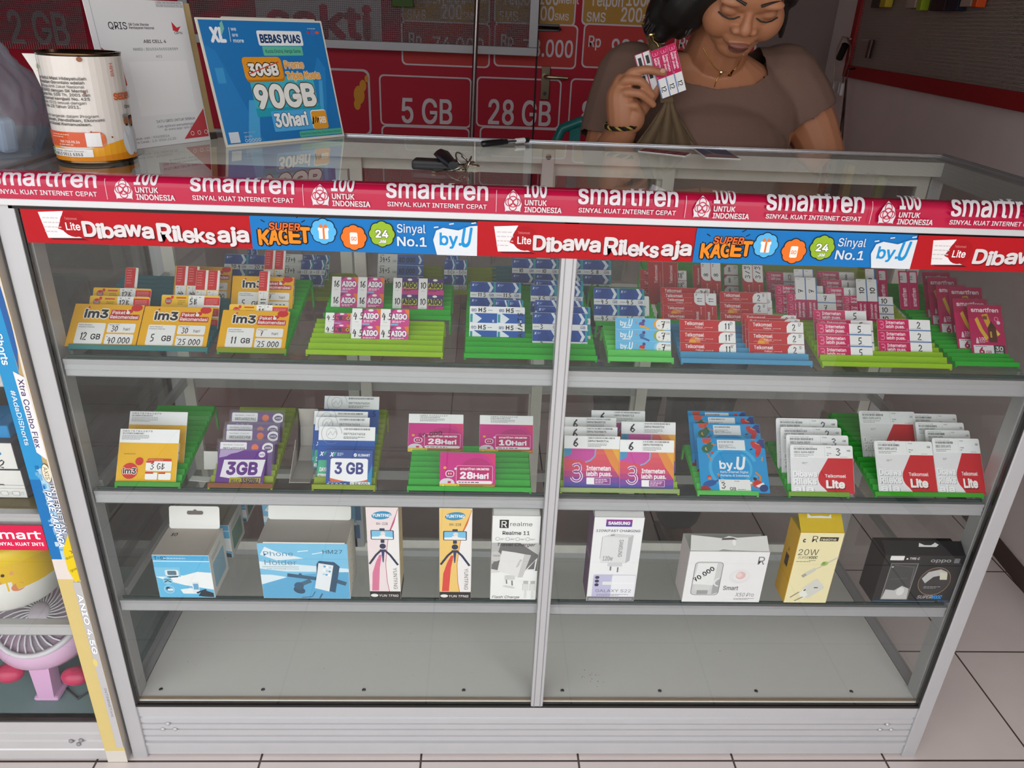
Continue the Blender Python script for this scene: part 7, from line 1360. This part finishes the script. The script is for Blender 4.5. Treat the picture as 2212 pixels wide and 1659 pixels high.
mb.build('grille', M_PLAS, rt); mb = MB(); mb.ell(M @ V((0, 0, .027)), (.019, .019, .005), '#ded0dc', M=M.to_3x3().to_4x4()); mb.build('grille_cap', M_PLAS, rt)
for s_ in (-1, 1):
    mb = MB(); mb.ell(at_y(.045, 92+72*s_, 1457+3*s_), (.026, .018, .017), '#c8305c'); mb.build('knob', M_PLAS, rt)
mb = MB(); mb.loft([[fc+V((sx*(.02-.006*t)+(.012*t), -.045+sy*.014-.02*t, -.04-(.09)*t)) for sx, sy in ((-1, -1), (1, -1), (1, 1), (-1, 1))] for t in (0, .5, 1)], '#d9a8ce', smooth=False); mb.build('stand', M_PLAS, rt)
mb = MB(); mb.ell(fc+V((0, .01, -.06)), (.06, .035, .035), '#cfa2c6'); mb.build('motor_housing', M_PLAS, rt)
mb = MB(); mb.box((fc.x-.012, fc.y-.08, zz), (fc.x+.034, fc.y-.02, zz+.01), '#d9a8ce', bev=.005); mb.build('base', M_PLAS, rt); rebase(rt)
mb = MB(); e = at_z(zz+.003, 150, 1500); mb.tube([e+V((-.02, .02, 0)), e+V((.02, -.01, 0)), e+V((.05, .03, 0)), e+V((.05, .09, 0))], .002, '#2a2a2c', n=6); tag(mb.build('thin_cable', M_PLAS), 'thin dark cable lying behind the pink fan', 'cable')
# ---------------------------------------------------------------- plastic chair behind the seller
ch = thing('plastic_chair', 'teal plastic chair standing before the red banner behind the seller', 'chair', (1.12, 2.25, 0))
cy = 2.2; tl_ = at_y(cy, 1197, 300); tp_ = at_y(cy, 1260, 262); cx0 = tl_.x; zt_ = tp_.z; cw = .44; TC = '#1f7a78'
mb = MB(); arc = [(cx0, cy+.02, .42), (cx0, cy, zt_-.1), (cx0+.03, cy-.005, zt_-.03), (cx0+.1, cy-.01, zt_), (cx0+cw/2, cy-.02, zt_+.01), (cx0+cw-.1, cy-.01, zt_), (cx0+cw-.03, cy-.005, zt_-.03), (cx0+cw, cy, zt_-.1), (cx0+cw, cy+.02, .42)]; mb.tube(arc, .02, TC, n=10); mb.build('back_frame', M_PLAS, ch)
for k in range(5): mb = MB(); x = cx0+.06+k*.08; mb.box((x, cy-.008, .43), (x+.045, cy+.006, zt_-.015), TC, bev=.003); mb.build('back_slat', M_PLAS, ch)
mb = MB(); mb.box((cx0, cy-.42, .40), (cx0+cw, cy+.03, .425), TC, bev=.01); mb.build('seat', M_PLAS, ch)
for x in (cx0+.02, cx0+cw-.02):
    for y in (cy-.4, cy+.01): mb = MB(); mb.tube([(x, y, .405), (x+(x-cx0-cw/2)*.12, y+(y-cy+.2)*.1, 0)], lambda t: .022-.006*t, TC, n=8); mb.build('leg', M_PLAS, ch)
rebase(ch)
# ---------------------------------------------------------------- the seller
SKIN = '#ab7353'
def fuse(mb, voxel, smooth, name, m, parent, colf, keep=None, thick=0):
    """one continuous surface out of overlapping volumes"""
    t = mb.build('t', m); md = t.modifiers.new('r', 'REMESH'); md.mode = 'VOXEL'; md.voxel_size = voxel
    sm = t.modifiers.new('s', 'SMOOTH'); sm.factor = .5; sm.iterations = smooth
    bpy.context.view_layer.update(); me = bpy.data.meshes.new_from_object(t.evaluated_get(bpy.context.evaluated_depsgraph_get())); bpy.data.objects.remove(t)
    if keep:
        bm = bmesh.new(); bm.from_mesh(me); bmesh.ops.delete(bm, geom=[f for f in bm.faces if not keep(f.calc_center_median())], context='FACES')
        for _ in range(9): bmesh.ops.smooth_vert(bm, verts=[v for v in bm.verts if v.is_boundary], factor=.5, use_axis_x=True, use_axis_y=True, use_axis_z=True)
        bm.to_mesh(me); bm.free()
    for a in list(me.color_attributes): me.color_attributes.remove(a)
    ca = me.color_attributes.new('Col', 'FLOAT_COLOR', 'POINT'); buf = []
    for v in me.vertices: buf.extend(colf(v.co))
    ca.data.foreach_set('color', buf); me.materials.clear(); me.materials.append(m)
    me.polygons.foreach_set('use_smooth', [True]*len(me.polygons)); me.name = name
    o = bpy.data.objects.new(name, me); COL.objects.link(o); o.parent = parent
    if thick: sd = o.modifiers.new('thickness', 'SOLIDIFY'); sd.thickness = thick; sd.offset = 1
    return o
def ringz(cx, cy, rx, ry, z, n=28, p=2.3):
    out = []
    for k in range(n):
        a = 6.2832*k/n; c_, s_ = math.cos(a), math.sin(a); out.append(V((cx+rx*math.copysign(abs(c_)**(2/p), c_), cy+ry*math.copysign(abs(s_)**(2/p), s_), z)))
    return out
def limb(mb, pts, rs, col, n=14):
    """tapered limb through the joints, rounded at the ends"""
    P = [V(p) for p in pts]; fine_, rr_ = [], []
    for i in range(len(P)-1):
        for q in range(6): t = q/6; fine_.append(P[i].lerp(P[i+1], t)); rr_.append(rs[i]+(rs[i+1]-rs[i])*t)
    fine_.append(P[-1]); rr_.append(rs[-1])
    for _ in range(2): fine_ = [fine_[0]]+[(fine_[i-1]+fine_[i]*2+fine_[i+1])/4 for i in range(1, len(fine_)-1)]+[fine_[-1]]
    N = len(fine_)-1; mb.tube(fine_, lambda t: rr_[min(N, int(round(t*N)))], col, n=n)
    mb.ell(fine_[0], (rs[0],)*3, col, n=12, k=8); mb.ell(fine_[-1], (rs[-1],)*3, col, n=12, k=8)
me_ = at_y(.445, 1618, 36)
th, ph, yw = math.radians(40), math.radians(3), math.radians(-5)
RH = Matrix.Rotation(ph, 3, 'Y') @ Matrix.Rotation(yw, 3, 'Z') @ Matrix.Rotation(th, 3, 'X')      # local: x image right, -y out of the face, z up
def HL(x, f, u): return RH @ V((x, -f, u))
HC = me_-HL(0, .086, -.004)
HP = lambda x, f, u: HC+HL(x, f, u)
HM = RH.to_4x4()
pn = thing('person', 'woman in a taupe short sleeved top looking down at vouchers in her raised hand', 'person', (1.09, .67, 0))
TX, TY = 1.085, .665
b = MB()
TOR = ((.62, .20, .145, .0), (.72, .205, .15, .0), (.84, .19, .14, -.005), (.95, .178, .135, -.012), (1.03, .18, .13, -.02), (1.10, .19, .112, -.015), (1.155, .185, .092, -.005), (1.195, .14, .075, .0), (1.225, .075, .062, -.005))
b.loft([ringz(TX, TY+dy, rx, ry, z) for z, rx, ry, dy in TOR], SKIN)
b.ell((TX, TY-.075, 1.05), (.155, .085, .09), SKIN, n=24, k=12)
limb(b, [(TX+.005, TY-.01, 1.20), (TX+.0, .60, 1.25), HP(0, -.02, -.05)], [.066, .058, .06], SKIN)
SR, SL = V((.925, .665, 1.165)), V((1.25, .665, 1.172))
ER = V((.868, .61, .975)); WR = at_y(.512, 1345, 281); EL = at_y(.63, 1782, 352); HLh = V((1.22, .58, .885))
limb(b, [SR, (SR+ER)/2, ER], [.06, .05, .042], SKIN); limb(b, [ER, ER.lerp(WR, .4), WR], [.043, .041, .028], SKIN)
limb(b, [SL, (SL+EL)/2+V((.012, 0, 0)), EL], [.062, .053, .043], SKIN); limb(b, [EL, EL.lerp(HLh, .4), HLh], [.043, .04, .027], SKIN)
# resting left hand, low behind the counter
hd = (HLh-EL).normalized()
b.ell(HLh+hd*.04, (.04, .025, .045), SKIN)
for k in range(4): limb(b, [HLh+hd*.06+V((-.03+.02*k, -.005, 0)), HLh+hd*.1+V((-.032+.02*k, -.012, 0)), HLh+hd*(.125-.008*abs(k-1.5))+V((-.03+.019*k, -.004, -.01))], [.0095, .009, .0075], SKIN, 10)
limb(b, [HLh+hd*.02+V((-.03, -.01, 0)), HLh+hd*.05+V((-.052, -.02, 0)), HLh+hd*.08+V((-.05, -.028, 0))], [.012, .01, .008], SKIN, 10)
# raised right hand: palm, curled fingers, thumb behind the vouchers
hp = lambda x, y, Y: at_y(Y, x, y)
limb(b, [WR, hp(1346, 262, .508), hp(1345, 235, .508), hp(1341, 205, .508), hp(1345, 182, .508)], [.028, .030, .031, .028, .02], SKIN); b.ell(hp(1364, 256, .498), (.026, .02, .028), SKIN); b.ell(hp(1358, 238, .503), (.026, .018, .026), SKIN)
for pts, r0 in ((((1344, 176, .506), (1363, 156, .492), (1398, 150, .486), (1434, 157, .4895)), .0086), (((1334, 192, .504), (1352, 172, .487), (1386, 175, .480), (1409, 206, .487)), .0088), (((1332, 213, .503), (1350, 199, .484), (1384, 202, .477), (1411, 226, .485)), .0085), (((1336, 236, .503), (1350, 228, .487), (1372, 228, .481), (1381, 241, .487)), .0084)):
    limb(b, [hp(*q) for q in pts], [r0, r0, r0*.93, r0*.76], SKIN, 12)
limb(b, [hp(1370, 250, .508), hp(1392, 226, .514), hp(1412, 200, .513), hp(1424, 184, .510)], [.018, .014, .0115, .009], SKIN, 12)
# legs
for s_ in (-1, 1): limb(b, [(TX+.095*s_, TY, .66), (TX+.09*s_, TY-.02, .44), (TX+.09*s_, TY+.02, .09)], [.098, .068, .045], SKIN); limb(b, [(TX+.09*s_, TY+.03, .045), (TX+.1*s_, TY-.12, .03)], [.04, .028], SKIN)
# head
he = lambda x, f, u, rx, rf, ru: b.ell(HP(x, f, u), (rx, rf, ru), SKIN, M=HM, n=24, k=16)
he(0, -.015, .03, .076, .096, .092); he(0, .02, -.03, .070, .068, .07); he(0, .052, -.087, .036, .030, .026); he(0, .03, -.07, .052, .05, .042)
for s_ in (-1, 1):
    he(.038*s_, .05, -.035, .034, .032, .04); he(.078*s_, -.012, -.012, .010, .02, .03); he(.032*s_, .0715, -.004, .0175, .0115, .0105); he(.030*s_, .076, .016, .026, .012, .009); he(.0145*s_, .088, -.031, .0095, .010, .008)
he(0, .07, .02, .05, .018, .03)
limb(b, [HP(0, .079, .006), HP(0, .087, -.014), HP(0, .093, -.026)], [.007, .0084, .0118], SKIN)
he(0, .087, -.062, .0195, .0105, .0055); he(0, .085, -.0715, .0175, .0115, .0065); he(0, .076, -.055, .03, .012, .02)
base_c = C(SKIN); lip = C('#7e4c3e'); lid = C('#a26c4e'); nail = C('#c08a6c')
tips = [(hp(1434, 155, .4835), nail)]
def skin_col(p):
    q = RH.transposed() @ (p-HC); x, f, u = q.x, -q.y, q.z
    if f > .055:
        for (uu, ru) in ((-.062, .0055), (-.0715, .0065)):
            if (x/.019)**2+((u-uu)/ru)**2 < 1.05 and f > .086: return lip
        if min((x-.032)**2, (x+.032)**2) < .0004 and -.014 < u < .008 and f < .095: return lid
    return base_c
body = fuse(b, .0022, 3, 'body', M_SKIN, pn, skin_col)
mb = MB(); c_ = hp(1432, 153, .4815); mb.ell(c_, (.006, .002, .0045), '#c9977c', n=10, k=6); mb.build('fingernail', M_SKIN, pn)
# brows, lashes, lip line, nostrils
for s_ in (-1, 1): mb = MB(); mb.tube([HP((.013+.0095*k)*s_, .0905-.0022*k-.0006*k*k, .018+(.0055, .0095, .0115, .0105, .006)[k]*.7) for k in range(5)], lambda t: .0026-.0016*t, '#1d1512', n=6); mb.build('eyebrow', M_HAIR, pn)
for s_ in (-1, 1): mb = MB(); mb.tube([HP((.014+.0095*k)*s_, (.0818, .0848, .0848, .081, .0745)[k], -.0085-(0, .0035, .0045, .0035, .0005)[k]) for k in range(5)], .0013, '#17110f', n=6); mb.build('eyelash_line', M_HAIR, pn)
mb = MB(); mb.tube([HP(-.018+.009*k, (.0905, .0965, .098, .0965, .0905)[k], -.0668+(.001, 0, -.0006, 0, .001)[k]) for k in range(5)], .0009, '#4a241e', n=6); mb.build('lip_line', M_SKIN, pn)
# hair
HR = '#120e0d'; b = MB(); hb = lambda x, f, u, rx, rf, ru: b.ell(HP(x, f, u), (rx, rf, ru), HR, M=HM, n=24, k=14)
hb(0, -.03, .045, .086, .094, .092); hb(0, -.06, 0, .086, .07, .09); hb(0, .03, .098, .074, .058, .034); hb(0, .0, .105, .08, .08, .045)
for s_ in (-1, 1): limb(b, [HP(.05*s_, .06, .095), HP(.076*s_, .03, .045), HP(.083*s_, .012, -.02)], [.022, .016, .013], HR)
hq = lambda x, y, Y: at_y(Y, x, y)
for pts, rs in ((((1525, -40, .50), (1480, 5, .525), (1450, 45, .545), (1430, 72, .55)), (.045, .043, .034, .018)), (((1500, -30, .52), (1445, 10, .55), (1418, 40, .56), (1402, 62, .565)), (.045, .038, .026, .012)), (((1500, 0, .51), (1488, 45, .53), (1468, 72, .545)), (.03, .026, .012)), (((1692, -10, .5), (1692, 40, .52), (1686, 78, .545)), (.012, .009, .005))):
    limb(b, [hq(*q) for q in pts], rs, HR)
fuse(b, .004, 2, 'hair', M_HAIR, pn, lambda p: C(HR))
b = MB(); rng = random.Random(11)
for k in range(46):
    x = 1405+rng.uniform(0, 95); y = rng.uniform(-30, 10); p0 = hq(x+28, y-20, .50); p1 = hq(x+8, y+28, .503+.0004*(1500-x)); p2 = hq(x-16, min(88, y+70), .515+.0004*(1500-x)); b.tube([p0, p1, p2], .0016, '#1a1412', n=5)
b.build('loose_strands', M_HAIR, pn)
# top
TOPC = '#71584d'; b = MB()
b.loft([ringz(TX, TY+dy, rx+.010, ry+.010, z) for z, rx, ry, dy in TOR[1:]], TOPC)
b.ell((TX, TY-.075, 1.045), (.168, .099, .102), TOPC, n=24, k=12); b.ell((TX, TY-.06, .97), (.165, .095, .12), TOPC, n=24, k=12)
limb(b, [SR+V((.006, 0, .003)), SR.lerp(ER, .25), SR.lerp(ER, .56)], [.073, .069, .064], TOPC); limb(b, [SL+V((-.006, 0, .003)), SL.lerp(EL, .25)+V((.006, 0, 0)), SL.lerp(EL, .44)+V((.004, 0, 0))], [.074, .071, .067], TOPC)
limb(b, [SR+V((.02, 0, .01)), (TX-.08, TY, 1.20)], [.062, .04], TOPC); limb(b, [SL+V((-.02, 0, .01)), (TX+.08, TY, 1.20)], [.062, .04], TOPC)
NK = [(lambda q: (q.x, q.z))(at_y(.575, *q)) for q in ((1445, 40), (1462, 110), (1482, 176), (1545, 191), (1627, 182), (1667, 160), (1668, 115), (1690, 40))]
def inside(x, z, P):
    c_ = False
    for i in range(len(P)):
        (x0, z0), (x1, z1) = P[i-1], P[i]
        if (z0 > z) != (z1 > z) and x < (x1-x0)*(z-z0)/(z1-z0)+x0: c_ = not c_
    return c_
dR, dL = (ER-SR).normalized(), (EL-SL).normalized()
def keep(p):
    if p.z < .735: return False
    if p.y < .69 and inside(p.x, p.z, NK): return False
    if (p.x-TX)**2/.075**2+(p.y-TY+.005)**2/.072**2 < 1 and p.z > 1.19: return False
    if p.x < .93 and (p-SR).dot(dR) > (ER-SR).length*.60: return False
    if p.x > 1.24 and (p-SL).dot(dL) > (EL-SL).length*.46: return False
    return True
fuse(b, .0045, 6, 'shirt', M_CLOTH, pn, lambda p: C(TOPC), keep, .0022)
b = MB(); b.loft([ringz(TX, TY+dy, rx+.008, ry+.008, z) for z, rx, ry, dy in TOR[:3]], '#2c2a2e')
for s_ in (-1, 1): limb(b, [(TX+.095*s_, TY, .66), (TX+.09*s_, TY-.02, .44), (TX+.09*s_, TY+.02, .1)], [.112, .082, .062], '#2c2a2e')
fuse(b, .006, 4, 'trousers', M_CLOTH, pn, lambda p: C('#2c2a2e'))
for s_ in (-1, 1): b = MB(); b.box((TX+.09*s_-.045, TY-.17, 0), (TX+.09*s_+.045, TY+.08, .018), '#2a2422', bev=.006); b.build('sandal', M_PLAS, pn)
# bag strap, gathered scarf end and chain
SC_ = '#66543f'; mb = MB(); rows_ = []
for j in range(11):
    v = j/10; y = 222+(330-222)*v; xl, xr = 1434-76*v**1.1, 1454+(66*v**1.2); rows_.append([at_y(.500-.004*v+.0065*math.sin(u*21+1.5*v)*(.3+v), xl+(xr-xl)*u, y) for u in [k/36 for k in range(37)]])
mb.loft(rows_, SC_, closed=False, caps=False); o = mb.build('scarf_end', M_CLOTH, pn); sd = o.modifiers.new('thickness', 'SOLIDIFY'); sd.thickness = .003
mb = MB(); strap = [at_y(Y, x, y) for x, y, Y in ((1398, 52, .60), (1408, 80, .562), (1420, 120, .535), (1434, 170, .52), (1440, 222, .508))]
mb.loft([[p+V((-.012, 0, 0)), p+V((.012, -.002, 0)), p+V((.012, -.004, 0)), p+V((-.012, -.002, 0))] for p in strap], SC_, smooth=False); mb.build('bag_strap', M_CLOTH, pn)
mb = MB(); chn = [at_y(Y, x, y) for x, y, Y in ((1402, 74, .552), (1401, 84, .548), (1406, 92, .544), (1403, 104, .538), (1406, 113, .535))]; mb.tube(chn, .0018, '#c9a96a', n=6); mb.tube([at_y(Y, x, y) for x, y, Y in ((1410, 76, .551), (1412, 88, .547), (1420, 94, .542), (1423, 101, .54))], .0018, '#c9a96a', n=6); mb.ell(at_y(.55, 1406, 75), (.007, .004, .005), '#d9c08a', n=10, k=6); mb.build('strap_chain', M_CHROME, pn)
# necklace: seated on the skin by a ray from the viewpoint side
bpy.context.view_layer.update(); dg = bpy.context.evaluated_depsgraph_get()
from mathutils.bvhtree import BVHTree
bt = BVHTree.FromObject(body, dg)
def on_skin(x, y, off=.0012):
    d = ray(x, y).normalized(); h = bt.ray_cast(CAM, d); return (h[0]-d*off) if h[0] else at_y(.56, x, y)
mb = MB()
for pts in (((1519, 103), (1530, 125), (1543, 145), (1553, 153)), ((1606, 118), (1597, 135), (1588, 150), (1566, 156)), ((1557, 160), (1549, 170), (1545, 182), (1543, 188))):
    mb.tube([on_skin(*q) for q in pts], .0009, '#c9a052', n=6)
mb.ell(on_skin(1558, 156), (.0045, .003, .0045), '#d8c49a', n=10, k=6); mb.tube([on_skin(*q) for q in ((1584, 151), (1580, 157), (1578, 163), (1573, 162))], .0022, '#8a5a22', n=6); mb.build('necklace', M_CHROME, pn)
# braided bracelet
wc = at_y(.512, 1338, 266); ax = (hp(1345, 235, .508)-WR).normalized(); uu = ax.cross(V((0, 1, 0))).normalized(); vv = ax.cross(uu)
for k, cc in enumerate(('#1a1613', '#a9924a', '#2a2418')):
    mb = MB(); N = 60; mb.tube([WR+ax*.010+uu*math.cos(6.2832*i/N)*(.0325+.0022*math.sin(i*1.05+k*2.1))+vv*math.sin(6.2832*i/N)*(.0325+.0022*math.sin(i*1.05+k*2.1))+ax*(.0022*math.cos(i*1.05+k*2.1)) for i in range(N)], .0022, cc, n=6, closed=True); mb.build('bracelet_strand', M_CLOTH, pn)
rebase(pn)
# vouchers held in the raised hand
qa, qb, qc, qd = (at_y(.497, *q) for q in ((1404, 112), (1451, 89), (1482, 186), (1423, 219)))
u_ = ((qc-qb)+(qd-qa)).normalized(); v_ = (qb-qa); v_ = (v_-u_*v_.dot(u_)).normalized()
sheet(tri('12'), qa, u_, v_, (qc-qb).length*1000*1.03, (qb-qa).length*1000*1.12, 'pink and white voucher sheet marked 12, held between her fingers', 'held_voucher', 'voucher')
qa, qb = at_y(.503, 1376, 146), at_y(.503, 1401, 107); u2 = (u_*1).normalized()
def back_art():
    A = Art().rect(0, 0, 80, 40, '#b83a5c')
    for k in range(2): A.rect(1, 2+19*k, 78, 16, '#e4e2e2'); A.rect(8, 6+19*k, 16, 8, '#3a3838'); A.fine(30, 8+19*k, 20, 2, '#999'); A.rect(44, 4+19*k, 10, 9, '#2a2a2c')
    return A
ql = at_y(.5035, 1370, 120); sheet((back_art, 80, 40), ql, u_, v_, 72, 30, 'white voucher backs with dark codes, held behind the pink sheet', 'held_voucher', 'voucher')
